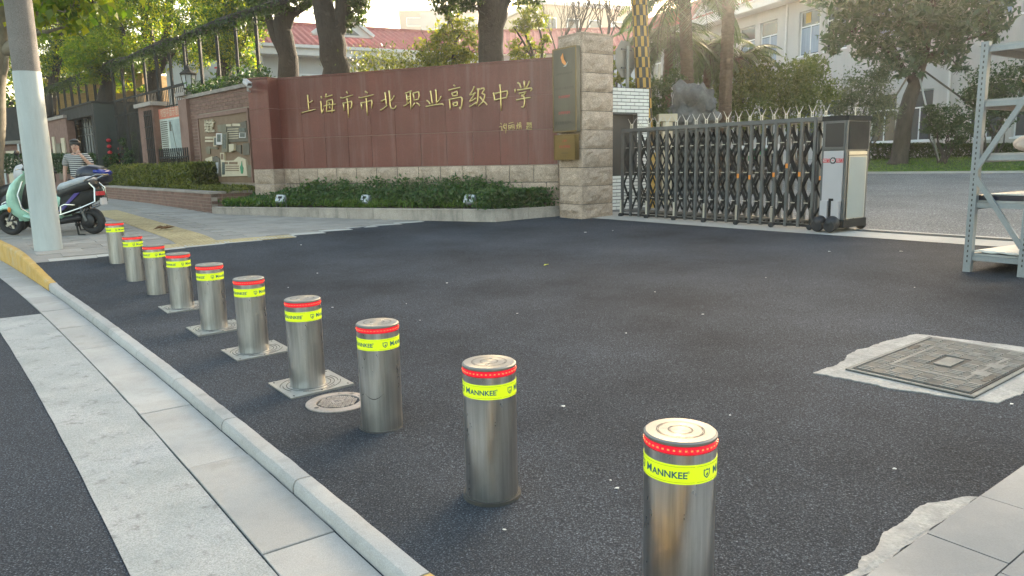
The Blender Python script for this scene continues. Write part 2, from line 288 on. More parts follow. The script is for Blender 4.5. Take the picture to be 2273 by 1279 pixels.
def _special():
    m, nt, b, out = _mat('brushed_steel'); v = _vec(nt, 'O', (1, 1, .03)); f = _noise(nt, v, 60, 4, .7); f2 = _noise(nt, _vec(nt, 'O', (1, 1, .4)), 9, 5, .7); f3 = _noise(nt, _vec(nt, 'O', (.06, .06, 1)), 160, 2, .6)
    c = _ramp(nt, f, [(.3, (.355, .36, .36)), (.7, (.55, .555, .555))]); c = _mix(nt, _ramp(nt, f2, [(.52, 0.), (.75, .55)]), c, (.35, .34, .325)); oi = nt.nodes.new('ShaderNodeObjectInfo')
    nt.links.new(c, b.inputs['Base Color']); b.inputs['Metallic'].default_value = 1; nt.links.new(_ramp(nt, f2, [(.3, .24), (.7, .42)]), b.inputs['Roughness']); _bump(nt, b, f3, .12, .002); MA['steel'] = m
    m, nt, b, out = _mat('turned_steel_cap'); tc = nt.nodes.new('ShaderNodeTexCoord'); gr_ = nt.nodes.new('ShaderNodeTexGradient'); gr_.gradient_type = 'RADIAL'; nt.links.new(tc.outputs['Object'], gr_.inputs[0])
    w = nt.nodes.new('ShaderNodeTexWave'); w.wave_type = 'RINGS'; w.rings_direction = 'Z'; w.inputs['Scale'].default_value = 60; nt.links.new(tc.outputs['Object'], w.inputs[0])
    b.inputs['Base Color'].default_value = (.27, .265, .245, 1); b.inputs['Metallic'].default_value = 1; b.inputs['Roughness'].default_value = .58; b.inputs['Anisotropic'].default_value = .5
    _bump(nt, b, w.outputs['Fac'], .12, .002); MA['cap'] = m
    for nm, col, st in (('led', (1, .20, .06), .28), ('ledring', (1, .02, .045), .085)):
        m, nt, b, out = _mat(nm); b.inputs['Base Color'].default_value = (.5, .01, .02, 1); b.inputs['Emission Color'].default_value = (*col, 1); b.inputs['Emission Strength'].default_value = st; b.inputs['Roughness'].default_value = .25; MA[nm] = m
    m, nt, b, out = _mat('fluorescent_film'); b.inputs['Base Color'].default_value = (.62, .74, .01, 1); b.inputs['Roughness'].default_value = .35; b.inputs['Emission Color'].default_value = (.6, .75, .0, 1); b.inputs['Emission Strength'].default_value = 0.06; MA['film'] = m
    m, nt, b, out = _mat('worn_white_marking'); vec = _vec(nt); f = _noise(nt, vec, 2.2, 6, .7); f2 = _noise(nt, vec, 160, 3, .7); f3 = _noise(nt, vec, 9, 5, .75)
    c = _ramp(nt, f, [(.3, (.25, .27, .26)), (.7, (.37, .37, .36))]); c = _mix(nt, 1.0, c, _ramp(nt, f2, [(.32, (.62,)*3), (.62, (1.12,)*3)]), 'MULTIPLY'); c = _mix(nt, _ramp(nt, f3, [(.57, 0.), (.66, .8)]), c, (.15, .15, .145))
    nt.links.new(c, b.inputs['Base Color']); b.inputs['Roughness'].default_value = .8; _bump(nt, b, f2, .5, .004); MA['stripe'] = m
    m, nt, b, out = _mat('red_roof_tile'); v = _vec(nt); f = _noise(nt, v, 3, 5, .7); c = _ramp(nt, f, [(.3, (.27, .055, .05)), (.7, (.42, .11, .10))]); oi = nt.nodes.new('ShaderNodeObjectInfo')
    nt.links.new(_mix(nt, 1.0, c, _ramp(nt, oi.outputs['Random'], [(0, (.85,)*3), (1, (1.15,)*3)]), 'MULTIPLY'), b.inputs['Base Color']); b.inputs['Roughness'].default_value = .7; MA['roof'] = m
    m, nt, b, out = _mat('striped_shirt'); tc = nt.nodes.new('ShaderNodeTexCoord'); sx = nt.nodes.new('ShaderNodeSeparateXYZ'); nt.links.new(tc.outputs['Object'], sx.inputs[0])
    a = nt.nodes.new('ShaderNodeMath'); a.operation = 'MULTIPLY'; a.inputs[1].default_value = 27; nt.links.new(sx.outputs['Z'], a.inputs[0]); fr = nt.nodes.new('ShaderNodeMath'); fr.operation = 'FRACT'; nt.links.new(a.outputs[0], fr.inputs[0])
    nt.links.new(_ramp(nt, fr.outputs[0], [(.5, (.022, .022, .026)), (.56, (.52, .51, .49))]), b.inputs['Base Color']); b.inputs['Roughness'].default_value = .85; MA['shirt'] = m
_special()
LM = dict(
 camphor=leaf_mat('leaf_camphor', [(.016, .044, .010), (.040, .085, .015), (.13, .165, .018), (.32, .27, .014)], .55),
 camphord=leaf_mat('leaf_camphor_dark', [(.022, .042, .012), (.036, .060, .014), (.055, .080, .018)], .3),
 plane=leaf_mat('leaf_plane', [(.06, .11, .014), (.13, .17, .015), (.24, .22, .012)], .55),
 shrub=leaf_mat('leaf_shrub', [(.018, .045, .016), (.030, .065, .022), (.05, .085, .025)], .2),
 planter=leaf_mat('leaf_planter', [(.022, .056, .020), (.045, .095, .034), (.085, .14, .045)], .3),
 grass=leaf_mat('leaf_grass', [(.06, .12, .02), (.09, .16, .025), (.12, .18, .03)], .3),
 hedge=leaf_mat('leaf_hedge', [(.045, .058, .018), (.11, .12, .035), (.20, .19, .06)], .3),
 magnolia=leaf_mat('leaf_magnolia', [(.034, .066, .042), (.055, .092, .058), (.085, .12, .078)], .2, .35),
 olive=leaf_mat('leaf_olive', [(.06, .08, .03), (.085, .105, .036), (.12, .135, .045)], .3),
 pale=leaf_mat('leaf_pale', [(.07, .085, .06), (.12, .13, .09), (.05, .07, .035)], .2),
 palm=leaf_mat('leaf_palm', [(.045, .075, .038), (.07, .105, .052), (.10, .13, .07)], .25),
 yellowish=leaf_mat('leaf_yellowish', [(.07, .10, .02), (.13, .14, .02), (.19, .17, .02)], .45),
)
# ============================================================ SETTING
UA = math.atan2(U[1], U[0])
def koff(t):
    t = np.asarray(t, float); q = np.clip(t-1, 0, 14.2); return 1.2-.0033*q*q-.085*np.clip(t-15.2, 0, 100)
def aedge(n): return np.interp(n, [.5, .9, 3.8, 7.62, 12], [12.0, 12.0, 12.16, 13.35, 13.35])
def strip(name, ts, lo, hi, nn, zf, m, parent=None, kind='structure', dz=0.0):
    b = MB(); idx = []
    for t in ts:
        row = []
        for k in range(nn+1):
            a, c = lo(t), hi(t); n = a+(c-a)*k/nn; p = P2(t, n); row.append(len(b.v)); b.v.append((p[0], p[1], float(zf(p[0], p[1]))+dz))
        idx.append(row)
    for i in range(len(ts)-1):
        for k in range(nn): b.f.append((idx[i][k], idx[i][k+1], idx[i+1][k+1], idx[i+1][k])); b.m.append(0)
    return b.build(name, m, parent, smooth=True, kind=kind)
def P3(t, n, dz=0.0, zf=g):
    p = P2(t, n); return Vector((p[0], p[1], float(zf(p[0], p[1]))+dz))
b = MB(); b.add([(-400, -200, -.6), (400, -200, -.6), (400, 600, -.6), (-400, 600, -.6)], [(0, 1, 2, 3)]); b.build('ground', MA['ground'], kind='structure')
strip('road', np.arange(-12, 80, 1.0), lambda t: -14.0, lambda t: koff(t)-.09, 14, gr, MA['road'])
# driveway apron between the kerb and the gate
bb = MB(); ns = np.concatenate([np.linspace(0, 1, 29)]); cols = []
for k, q in enumerate(np.linspace(0, 1, 37)):
    row = []
    n_ = 1.0+q*9.25
    tmax = float(aedge(n_)); tmin = 1.05
    for j, s in enumerate(np.linspace(0, 1, 33)):
        t = tmin+(tmax-tmin)*s; n = max(n_, float(koff(t))-.02) if q < .12 else n_
        n = float(koff(t))-.02+(n_-1.0)*(10.25-(float(koff(t))-.02))/9.25
        p = P2(t, n); z = float(g(p[0], p[1])); z += .006*noise.noise(Vector((p[0]*.9, p[1]*.9, 0)))
        row.append(len(bb.v)); bb.v.append((p[0], p[1], z))
    cols.append(row)
for k in range(36):
    for j in range(32): bb.f.append((cols[k][j], cols[k+1][j], cols[k+1][j+1], cols[k][j+1])); bb.m.append(0)
bb.build('driveway', MA['asphalt'], smooth=True, kind='structure')
strip('threshold', np.arange(-9, 13, .5), lambda t: 10.05+.16*math.sin(t*.3+.4), lambda t: 11.25, 3, g, MA['thresh'], dz=.006)
strip('schoolyard', np.arange(-22, 60, 1.5), lambda t: 11.2, lambda t: 60.0, 30, g, MA['yard'], dz=.0)
b = MB()                                                        # steel gate track let into the threshold
for n in (10.86, 10.98): b.bar(P3(-8, n, .012), P3(5.9, n, .012), .012, .018)
for k in range(14):
    t0, t1 = -8+k*1.0, -7+k*1.0
    b.poly([P3(t0, 10.87, .009), P3(t1, 10.87, .009), P3(t1, 10.97, .009), P3(t0, 10.97, .009)], (0, 0, .0015), 1)
tag(b.build('gate_track', [MA['dsteel'], MA['darkline']]), 'sunken dark rail line running across the gateway from the gate cabinet', 'gate track')
# white marking on the road beside the gutter
b = MB(); ts = np.arange(-3, 9.01, .25)
for i, t in enumerate(ts):
    k = koff(t)-.10-.300
    e0 = .428+.004*noise.noise(Vector((t*3.1, 0, 0))); e1 = .006*noise.noise(Vector((t*3.7, 5, 0)))
    for n in (k-e0, k-e0*.5, k+e1-.006): p = P2(t, n); b.v.append((p[0], p[1], float(gr(*p))+.005))
for i in range(len(ts)-1):
    for k in range(2): b.f.append((i*3+k, i*3+k+1, i*3+k+4, i*3+k+3)); b.m.append(0)
b.build('road_marking', MA['stripe'], kind='structure')
def slabpiece(t0, t1, nl, nh, zt0, zt1, d=.12, gap=.008):
    mb = MB(); vs_ = []
    for (t, f0, zf) in ((t0+gap, nl, zt0), (t1-gap, nl, zt1)):
        pass
    return mb
# gutter slabs
gut = thing('gutter', (0, 0, 0), kind='structure')
for i in range(27):
    t0, t1 = -4.7+i*1.06, -4.7+(i+1)*1.06
    lift = random.uniform(.002, .010); mb = MB(); top = []; ch = []
    for t in (t0+.003, t1-.003):
        kf = koff(t)-.10
        for n in (kf-.297, kf-.006): p = P2(t, n); top.append(Vector((p[0], p[1], float(gr(*p))+lift+.004)))
    o = [top[0], top[1], top[3], top[2]]; c = sum(o, Vector())/4
    ins = [p+(c-p).normalized()*.005 for p in o]
    vs_ = [p-Vector((0, 0, .09)) for p in o]+[p-Vector((0, 0, .003)) for p in o]+ins
    fs = [(8, 9, 10, 11)]+[(4+k, 4+(k+1) % 4, 8+(k+1) % 4, 8+k) for k in range(4)]+[(k, (k+1) % 4, 4+(k+1) % 4, 4+k) for k in range(4)]
    mb.add(vs_, fs); mb.build('gutter_slab', MA['gutter'], gut)
# kerb stones
krb = thing('kerb', (0, 0, 0), kind='structure')
def kerb_stone(t0, t1, m, hi=0.0):
    mb = MB(); k = 17; rows = []
    for s in np.linspace(0, 1, k):
        t = t0+.006+(t1-t0-.012)*s; kb = float(koff(t)); kf = kb-.10; pz = P2(t, kb); zt = float(g(*pz))+.006+hi*ss(2.2-t, 0, .8); pr_ = P2(t, kf); zr = float(gr(*pr_))
        j = .003*noise.noise(Vector((t*6, m is MA['yellow'], 3)))+.003*noise.noise(Vector((t*23, 1, 3))); row = []
        for (n, z) in ((kf+j, zr-.06), (kf+.004+j, zt-.032), (kf+.010+j, zt-.016), (kf+.020+j, zt-.004), (kf+.034, zt), (kb-.012+j, zt+j*.4), (kb+j, zt-.012), (kb, zt-.16)):
            p = P2(t, n); row.append(len(mb.v)); mb.v.append((p[0], p[1], z))
        rows.append(row)
    for a, c in zip(rows, rows[1:]):
        for q in range(7): mb.f.append((a[q], a[q+1], c[q+1], c[q])); mb.m.append(0)
    mb.f += [tuple(rows[0][::-1]), tuple(rows[-1])]; mb.m += [0, 0]
    return mb.build('kerb_stone', m, krb, smooth=22)
for i in range(8): kerb_stone(2.12+i*1.06, 2.12+(i+1)*1.06, MA['kerb'])
for i in range(5): kerb_stone(1.06-i*1.06, 2.12-i*1.06, MA['yellow'], .10)
for i in range(9): kerb_stone(10.6+i*1.0, 11.6+i*1.0, MA['yellow'])
for i in range(6): kerb_stone(19.6+i*1.4, 21.0+i*1.4, MA['kerb'])
# pavement: bedding, pavers one by one, tactile strip, pale edge stones
WL0, WL1 = P2(12.0, 8.48), P2(18.18, 4.88)                     # foot of the planter in front of the sign wall
def nmax(t): return float(np.interp(t, [11, 12, 18.18, 18.3, 70], [8.9, 8.40, 4.83, 4.95, 4.2]))
sw = thing('pavement', (0, 0, 0), kind='structure')
strip('bedding', np.concatenate([np.arange(12.0, 30, .4), np.arange(30, 78, 3.0)]), lambda t: koff(t)-.01, lambda t: 9.2, 16, g, MA['paver'], sw, kind='structure', dz=-.007)
def frame(t, n, dz=0.0, zf=g, flip=0):
    a, b_, c = P3(t, n, 0, zf), P3(t+.1, n, 0, zf), P3(t, n+.1, 0, zf)
    x = (b_-a).normalized(); y = (c-a); y = (y-x*y.dot(x)).normalized(); z = x.cross(y)
    if z.z < 0: y = -y; z = -z
    return Matrix(((x.x, y.x, z.x, a.x+z.x*dz), (x.y, y.y, z.y, a.y+z.y*dz), (x.z, y.z, z.z, a.z+z.z*dz), (0, 0, 0, 1)))
def piece(me_src, t, n, parent, dz=0.0):
    o = me_src.copy(); SC.collection.objects.link(o); o.parent = parent; o.matrix_local = frame(t, n, dz); return o
pvb = MB().box((0, 0, -.02), (.2975, .597, .04)); pv0 = pvb.build('paver', MA['paver'], keep=True)
tb = MB().box((0, 0, -.02), (.295, .295, .04))
for a in range(4): tb.box((0, -.11+a*.073, .002), (.24, .026, .005))
tc0 = tb.build('tactile_paver', MA['tactile'], keep=True)
tb = MB().box((0, 0, -.02), (.295, .295, .04))
for a in range(5):
    for c in range(5): tb.lathe([(.018, 0), (.012, .005)], 5, (-.11+a*.055, -.11+c*.055, 0))
tw0 = tb.build('warning_paver', MA['tactile'], keep=True)
ed0 = MB().box((0, 0, -.03), (.19, .59, .06)).build('edge_stone', MA['paleedge'], keep=True)
far = MB(); cnt = 0
for i in range(60):
    t = 12.15+i*.30
    for j in range(20):
        n = .55+j*.60+(.3 if i % 2 else 0)
        if n-.3 < koff(t)+.0 or n+.25 > nmax(t)+.3: continue
        if t-.15 < aedge(n)+.10: continue
        if 2.70 < n+.3 and n-.3 < 3.32 and False: continue
        if abs(n-3.02) < .58: continue
        if t < 22.5 and cnt < 296: piece(pv0, t, n, sw, random.uniform(-.002, .002)); cnt += 1
        elif t < 30:
            Mx = frame(t, n); far.add([Mx @ Vector(v) for v in pvb.v], pvb.f)
far.build('paver_field', MA['paver'], sw, kind='stuff')
for i in range(30):
    t = 12.62+i*.3
    for n in (2.87, 3.17): piece(tc0, t, n, sw, .001)
for i in range(7): piece(tw0, 12.33+.0*i, 2.55+i*.3+.02, sw, .004)
for i in range(11):
    n = .95+i*.6; piece(ed0, float(aedge(n))+.10, n+.3, sw, .004)
for o in (pv0, tc0, tw0, ed0): bpy.data.objects.remove(o)
# corner slabs with torn mortar edge (right foreground)
cs = thing('corner_pavement', (0, 0, 0), kind='structure')
def jag(pts, amp, step=.06, seed=0):
    out = []
    for k, p in enumerate(pts):
        q = pts[(k+1) % len(pts)]; L = math.hypot(q[0]-p[0], q[1]-p[1]); m_ = max(1, int(L/step))
        for i in range(m_):
            s = i/m_; a, c = p[0]+(q[0]-p[0])*s, p[1]+(q[1]-p[1])*s
            a += amp*noise.noise(Vector((a*9, c*9, seed)))+amp*.7*noise.noise(Vector((a*31, c*31, seed+4))); c += amp*noise.noise(Vector((a*9, c*9, seed+9)))+amp*.6*noise.noise(Vector((a*33, c*33, seed+13))); out.append((a, c))
    return out
def flatpoly(name, tnp, m, dz, parent=None, kind=None, thick=.05, jitter=0):
    mb = MB(); k = len(tnp); top = [P3(t, n, dz) for t, n in tnp]; c = sum(top, Vector())/k; c.z += .004
    mb.v = [tuple(c)]+[tuple(p) for p in top]+[tuple(p-Vector((0, 0, thick))) for p in top]
    for i in range(k):
        j = (i+1) % k; mb.f.append((0, 1+i, 1+j)); mb.f.append((1+i, 1+k+i, 1+k+j, 1+j)); mb.m += [0, 0]
    o = mb.build(name, m, parent, kind=kind); bm = bmesh.new(); bm.from_mesh(o.data); bmesh.ops.recalc_face_normals(bm, faces=bm.faces); bm.to_mesh(o.data); bm.free(); return o
tj = [1.155, .882]+[.882-.3*k for k in range(1, 7)]
for j in range(7):
    t1, t0 = tj[j], tj[j+1]; w = .45 if j == 0 else .30; off = .02 if j == 0 else .09
    for i in range(22 if j else 19):
        n0 = 1.35+off+i*w-(0 if j else 0); n1 = n0+w
        if n0 > 6.5 and j > 2: continue
        flatpoly('paving_slab', [(t0+.003, n0+.003), (t1-.003, n0+.003), (t1-.003, n1-.003), (t0+.003, n1-.003)], MA['slab'], .016+random.uniform(-.002, .002), cs)
strip('slab_bedding', np.arange(-1.2, 1.16, .15), lambda t: 1.2, lambda t: 9.9, 30, g, MA['darkline'], cs, dz=.007)
flatpoly('mortar_haunch', jag([(1.158, 3.165), (1.158, 2.5), (1.158, 1.7), (1.17, 1.7), (1.18, 1.9), (1.2, 2.2), (1.191, 2.306), (1.229, 2.41), (1.212, 2.494), (1.259, 2.6), (1.256, 2.71), (1.261, 2.79), (1.277, 2.93), (1.264, 2.977), (1.226, 3.045), (1.192, 3.14)], .014, .018), MA['mortar'], .008, cs)
# lawn and mound in front of the school building
b = MB(); e0, e1 = un(1930, 386), un(2300, 383.5); d_ = (e1-e0)/np.linalg.norm(e1-e0); ex0 = e0-d_*0.0; rows = []
for i in range(24):
    p = e0+d_*(i*.8-.0); row = []
    for k in range(10):
        q = k/9; x, y = p[0]+.55*q*14*.3, p[1]+q*14; z = float(g(p[0], p[1]))+.03+.42*ss(q, 0, .45)+.02*noise.noise(Vector((x, y, 0)))
        row.append(len(b.v)); b.v.append((x, y, z))
    rows.append(row)
for i in range(23):
    for k in range(9): b.f.append((rows[i][k], rows[i+1][k], rows[i+1][k+1], rows[i][k+1])); b.m.append(0)
LAWN = (e0, d_)
b.build('lawn', mat('lawn_green', (.075, .14, .025), .95, var=.35, vs_=3, fine=.5, fs=25, bump=.6, bs=40, bd=.04), smooth=True, kind='structure')
# ============================================================ BOLLARDS
BOL = [(.505, 2.168), (-.100, 2.957), (-.708, 3.820), (-1.307, 4.577), (-1.954, 5.479), (-2.576, 6.311), (-3.270, 7.280), (-3.910, 8.132), (-4.590, 9.035), (-5.33, 10.06)]
BOL = [(x*1.026, y*1.026) for x, y in BOL]
BR, BH = .1115, .581
def ctext(mb, body, size, r, ang0, zc, m=0, bold=0.0, align='LEFT'):
    v, f = text_geo(body, size, align, bold)
    k = len(mb.v); mb.add([(r*math.cos(ang0+a/r), r*math.sin(ang0+a/r), zc+b_) for a, b_ in v], f, m)
def ringband(r, z0, z1, a0, a1, n=20, m=0, mb=None, th=.0012):
    mb = mb or MB(); k = len(mb.v)
    for i in range(n+1):
        a = a0+(a1-a0)*i/n
        for (rr, z) in ((r-th, z0), (r, z0), (r, z1), (r-th, z1)): mb.v.append((rr*math.cos(a), rr*math.sin(a), z))
    for i in range(n):
        for q in range(4): mb.f.append((k+i*4+q, k+(i+1)*4+q, k+(i+1)*4+(q+1) % 4, k+i*4+(q+1) % 4)); mb.m.append(m)
    mb.f += [(k+3, k+2, k+1, k), (k+n*4, k+n*4+1, k+n*4+2, k+n*4+3)]; mb.m += [m, m]
    return mb
def make_bollard():
    t = thing('bollard')
    MB().lathe([(BR, -.12), (BR, BH-.041)], 64).build('body', MA['steel'], t, smooth=40)
    MB().lathe([(BR-.006, BH-.043), (BR-.002, BH-.040), (BR+.0015, BH-.037), (BR+.0015, BH-.016), (BR-.004, BH-.013)], 64).build('light_ring', MA['ledring'], t, smooth=35)
    MB().lathe([(BR-.002, .0035), (BR+.013, .0035), (BR+.014, -.02), (BR-.002, -.02)], 48).build('base_joint', MA['darkline'], t)  # seam round the foot, its dark colour also painting the contact shade
    mb = MB()
    for k in range(40):
        a = 2*math.pi*k/40; mb.box(((BR+.0012)*math.cos(a), (BR+.0012)*math.sin(a), BH-.026), (.004, .007, .005), a)
    mb.build('led_dots', MA['led'], t, kind='stuff')
    cp_ = MB().lathe([(BR+.001, BH-.0135), (BR+.002, BH-.012), (BR+.002, BH-.005), (BR-.004, BH), (.001, BH+.0005)], 64).build('cap', MA['cap'], t, smooth=25)
    mb = MB()
    for (ra_, rb_) in ((.0745, .0725), (.0695, .0682), (.0385, .0365), (.034, .0332)):
        k = len(mb.v)
        for j in range(48):
            q = 2*math.pi*j/48; mb.v += [(ra_*math.cos(q), ra_*math.sin(q), BH+.0012), (rb_*math.cos(q), rb_*math.sin(q), BH+.0012)]
        for j in range(48): mb.f.append((k+2*j, k+2*((j+1) % 48), k+2*((j+1) % 48)+1, k+2*j+1)); mb.m.append(0)
    mb.build('turned_grooves', MA['darkline'], cp_)
    mb = MB()
    for a in (2.2, 2.2+math.pi): mb.lathe([(.0085, BH), (.0085, BH+.0014), (.005, BH+.0014), (.0045, BH+.0006)], 12, (.05*math.cos(a), .05*math.sin(a), 0))
    mb.build('cap_screws', MA['lsteel'], t)
    Z0, Z1 = BH-.132, BH-.071
    bd = ringband(BR+.0014, Z0, Z1, 0, 2*math.pi*.9999, 64).build('reflective_band', MA['film'], t, smooth=40)
    mb = MB(); zc = (Z0+Z1)/2; r = BR+.0022
    for k in range(3):
        a0 = 2*math.pi*k/3
        ctext(mb, 'M', .037, r, a0+.24, zc, bold=.012); ctext(mb, 'ANNKEE', .0295, r, a0+.24+.0305/r, zc-.0025, bold=.026); ctext(mb, '®', .012, r, a0+1.50, zc+.008)
        # shield emblem with a drop inside
        for (pts, m_) in (([(-.013, .014), (-.006, .011), (0, .0145), (.006, .011), (.013, .014), (.013, -.004), (.008, -.011), (0, -.017), (-.008, -.011), (-.013, -.004)], 0),):
            o = len(mb.v); K = len(pts)
            inn = [(x*.72, y*.72-.0003) for x, y in pts]
            mb.add([(r*math.cos(a0+x/r), r*math.sin(a0+x/r), zc+y) for x, y in pts+inn], [(i, (i+1) % K, K+(i+1) % K, K+i) for i in range(K)])
        dr = [(-.004, -.004), (0, -.010), (.005, -.004), (.002, .004), (-.001, -.001)]
        mb.add([(r*math.cos(a0+x/r), r*math.sin(a0+x/r), zc+y) for x, y in dr], [tuple(range(5))])
    mb.build('lettering', MA['teal'], bd, kind='stuff')
    mb = MB()
    for k in range(3):
        a0 = 2*math.pi*k/3-.35
        for z in (Z0+.0055, Z1-.0065): ringband(BR+.0021, z, z+.0011, a0+.03, a0+2*math.pi/3-.03, 24, mb=mb, th=.0004)
    mb.build('border_lines', MA['linek'], bd)
    return t
def make_plate():
    mb = MB().box((0, 0, -.006), (.42, .42, .03)); pl = mb
    return pl
b0 = make_bollard()
looks = ['nearest stainless bollard of the row, cut off by the photo edge, bright turned cap', 'stainless bollard standing straight in asphalt, second from the near end of the row', 'scuffed bollard with dark curved scratches beside the round manhole cover', 'bollard on a large pale square floor plate next to the round manhole cover', 'bollard on a floor plate, dull brown steel, two before the scratched one and its neighbour', 'bollard on a floor plate in the middle of the row, fifth from the far end', 'farthest bollard that still stands on a square floor plate', 'mottled pale bollard with streaked steel, third from the far end', 'bollard second from the far end, partly hiding the last one', 'last bollard at the far end of the row by the white pole and pavement']
looks[4] = 'bollard on a floor plate, second beyond the round manhole cover'
looks[5] = 'bollard on a floor plate, third beyond the round manhole cover'
GRV = None
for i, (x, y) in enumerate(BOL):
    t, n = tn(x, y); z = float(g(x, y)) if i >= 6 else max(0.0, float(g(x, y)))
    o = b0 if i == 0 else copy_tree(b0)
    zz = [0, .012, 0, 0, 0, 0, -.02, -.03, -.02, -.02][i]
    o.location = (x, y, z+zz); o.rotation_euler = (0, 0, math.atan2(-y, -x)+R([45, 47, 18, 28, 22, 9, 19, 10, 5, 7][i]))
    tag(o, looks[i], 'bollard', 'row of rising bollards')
    if i in (3, 4, 5, 6):                                        # square steel floor plate round the bollard, part of it
        MW[o.name] = Matrix.Translation(Vector(o.location)) @ Matrix.Rotation(o.rotation_euler.z, 4, 'Z')
        Mx = frame(t+.005, n+.02); mb = MB().box((0, 0, .002), (.42, .42, .024)); pl = MB().add([Mx @ Vector(v) for v in mb.v], mb.f).build('floor_plate', MA['plate'], o)
        mb = MB()
        for (r_, a0, a1) in ((.128, 0, 6.28), (.150, .3, 2.7), (.150, 3.5, 5.9), (.172, -.6, .6), (.172, 1.2, 2.0), (.172, 2.5, 3.8), (.190, .2, 1.3), (.190, 3.3, 4.4), (.172, 4.3, 5.1)):
            for k in range(14):
                a, c = a0+(a1-a0)*k/14, a0+(a1-a0)*(k+1)/14
                q = [(r_*math.cos(a), r_*math.sin(a)), (r_*math.cos(c), r_*math.sin(c)), ((r_+.004)*math.cos(c), (r_+.004)*math.sin(c)), ((r_+.004)*math.cos(a), (r_+.004)*math.sin(a))]
                if max(abs(v) for p in q for v in p) > .2: continue
                mb.poly([Mx @ Vector((p[0], p[1], .0142)) for p in q], Mx.to_3x3() @ Vector((0, 0, .0012)))
        for (a, c) in ((-.18, -.18), (.18, -.18), (.18, .18), (-.18, .18), (.19, 0), (-.19, 0)): mb.poly([Mx @ Vector((a+.012*math.cos(k), c+.006*math.sin(k), .0143)) for k in (0, 1.2, 2.5, 3.7, 5)], Mx.to_3x3() @ Vector((0, 0, .0012)))
        mb.build('plate_grooves', MA['darkline'], pl, kind='stuff')
    if i == 2:
        mb = MB()
        for (ang, zc, dz, ln) in ((-.35, .215, -.03, 1.0), (-1.0, .25, -.05, .35), (-.75, .46, -.06, .3), (-.9, .40, -.05, .2)):
            base = math.atan2(-y, -x)-o.rotation_euler.z; r = BR+.0006; K = 12
            for k in range(K):
                s0, s1 = k/K, (k+1)/K; pt = []
                for s_, w in ((s0, 1), (s1, 1), (s1, -1), (s0, -1)):
                    a = base+ang+ln*(s_-.5); zz_ = zc+dz*math.sin(math.pi*s_)+w*.0022*math.sin(math.pi*min(max(s_, .05), .95)); pt.append((r*math.cos(a), r*math.sin(a), zz_))
                mb.add(pt, [(0, 1, 2, 3)])
        mb2 = MB(); Mi = Matrix.Translation(Vector(o.location)) @ Matrix.Rotation(o.rotation_euler.z, 4, 'Z'); MW[o.name] = Mi
        mb2.add([Mi @ Vector(v) for v in mb.v], mb.f).build('scratches', MA['darkline'], o)
# ============================================================ COVERS IN THE ASPHALT
mc = thing('manhole_cover', P3(1.98, 4.9), label='rectangular cast iron cover with rib pattern set in a ragged white concrete patch', cat='manhole cover')
flatpoly('concrete_surround', jag([(2.505, 4.19), (2.50, 4.37), (2.515, 4.57), (2.58, 4.7), (2.575, 5.15), (2.515, 5.52), (2.3, 5.56), (1.87, 5.64), (1.5, 5.68), (1.47, 5.3), (1.53, 4.70), (1.55, 4.38), (1.62, 4.345), (2.02, 4.235), (2.4, 4.20)], .02, .02, 3), MA['mortar'], .005, mc)
def fb(mb, t, n, lt, ln, z0, h, m=0):                           # small raised box on the ground in (t, n)
    Mx = frame(t, n); q = MB().box((0, 0, z0+h/2), (lt, ln, h)); mb.add([Mx @ Vector(v) for v in q.v], q.f, m)
T0, T1, N0, N1 = 1.66, 2.40, 4.36, 5.46
mb = MB(); fb(mb, (T0+T1)/2, (N0+N1)/2, T1-T0, N1-N0, .004, .008, 1)
for (t, n, a, c) in ((T0+.012, (N0+N1)/2, .024, N1-N0), (T1-.012, (N0+N1)/2, .024, N1-N0), ((T0+T1)/2, N0+.012, T1-T0-.05, .024), ((T0+T1)/2, N1-.012, T1-T0-.05, .024)): fb(mb, t, n, a, c, .012, .006)
fr = mb.build('cover_frame', [MA['castl'], MA['darkline']], mc)
mb = MB(); fb(mb, (T0+T1)/2, (N0+N1)/2, T1-T0-.07, N1-N0-.07, .012, .005); lid = mb.build('lid', MA['darkline'], mc)
mb = MB(); ct, cn = 8, 11; dt_, dn_ = (T1-T0-.09)/ct, (N1-N0-.09)/cn
for i in range(ct):
    for j in range(cn):
        t, n = T0+.045+(i+.5)*dt_, N0+.045+(j+.5)*dn_
        inner = abs(t-(T0+T1)/2) < .21 and abs(n-(N0+N1)/2) < .30
        if inner and 3 <= i <= 4 and 4 <= j <= 6: continue
        if (i+j) % 2:
            for k in range(3): fb(mb, t, n-dn_*.335+k*dn_*.335, dt_*.96, dn_*.18, .017, .007)
        else: fb(mb, t, n, dt_*1.0, dn_*1.0, .017, .005, 1)
tc_, nc_ = (T0+T1)/2, (N0+N1)/2
for (a, c, la, lc) in ((.215, 0, .02, .62), (-.215, 0, .02, .62), (0, .30, .43, .02), (0, -.30, .43, .02)): fb(mb, tc_+a, nc_+c, la, lc, .019, .006)
mb.build('tread_pattern', [MA['castl'], MA['cast']], lid, kind='stuff')
mb = MB(); fb(mb, tc_, nc_, .10, .20, .019, .006)
for q in (-.09, .12): fb(mb, tc_-.235, nc_+q-.03, .09, .10, .019, .007)
mb.build('pale_tabs', MA['castl'], lid)
mb = MB()
for q in (-.36, .36): fb(mb, tc_-.0+(-.30 if q < 0 else .30), nc_+q*.5, .028, .16, .0185, .006); fb(mb, tc_+(-.30 if q < 0 else .30), nc_+q*.5, .05, .05, .0186, .0055)
mb.build('key_slots', MA['darkline'], lid, kind='stuff')
rm = P3(4.12, 1.72); m2 = thing('manhole_cover', tuple(rm), UA, label='small round cast cover with pale rim between two bollards', cat='manhole cover')
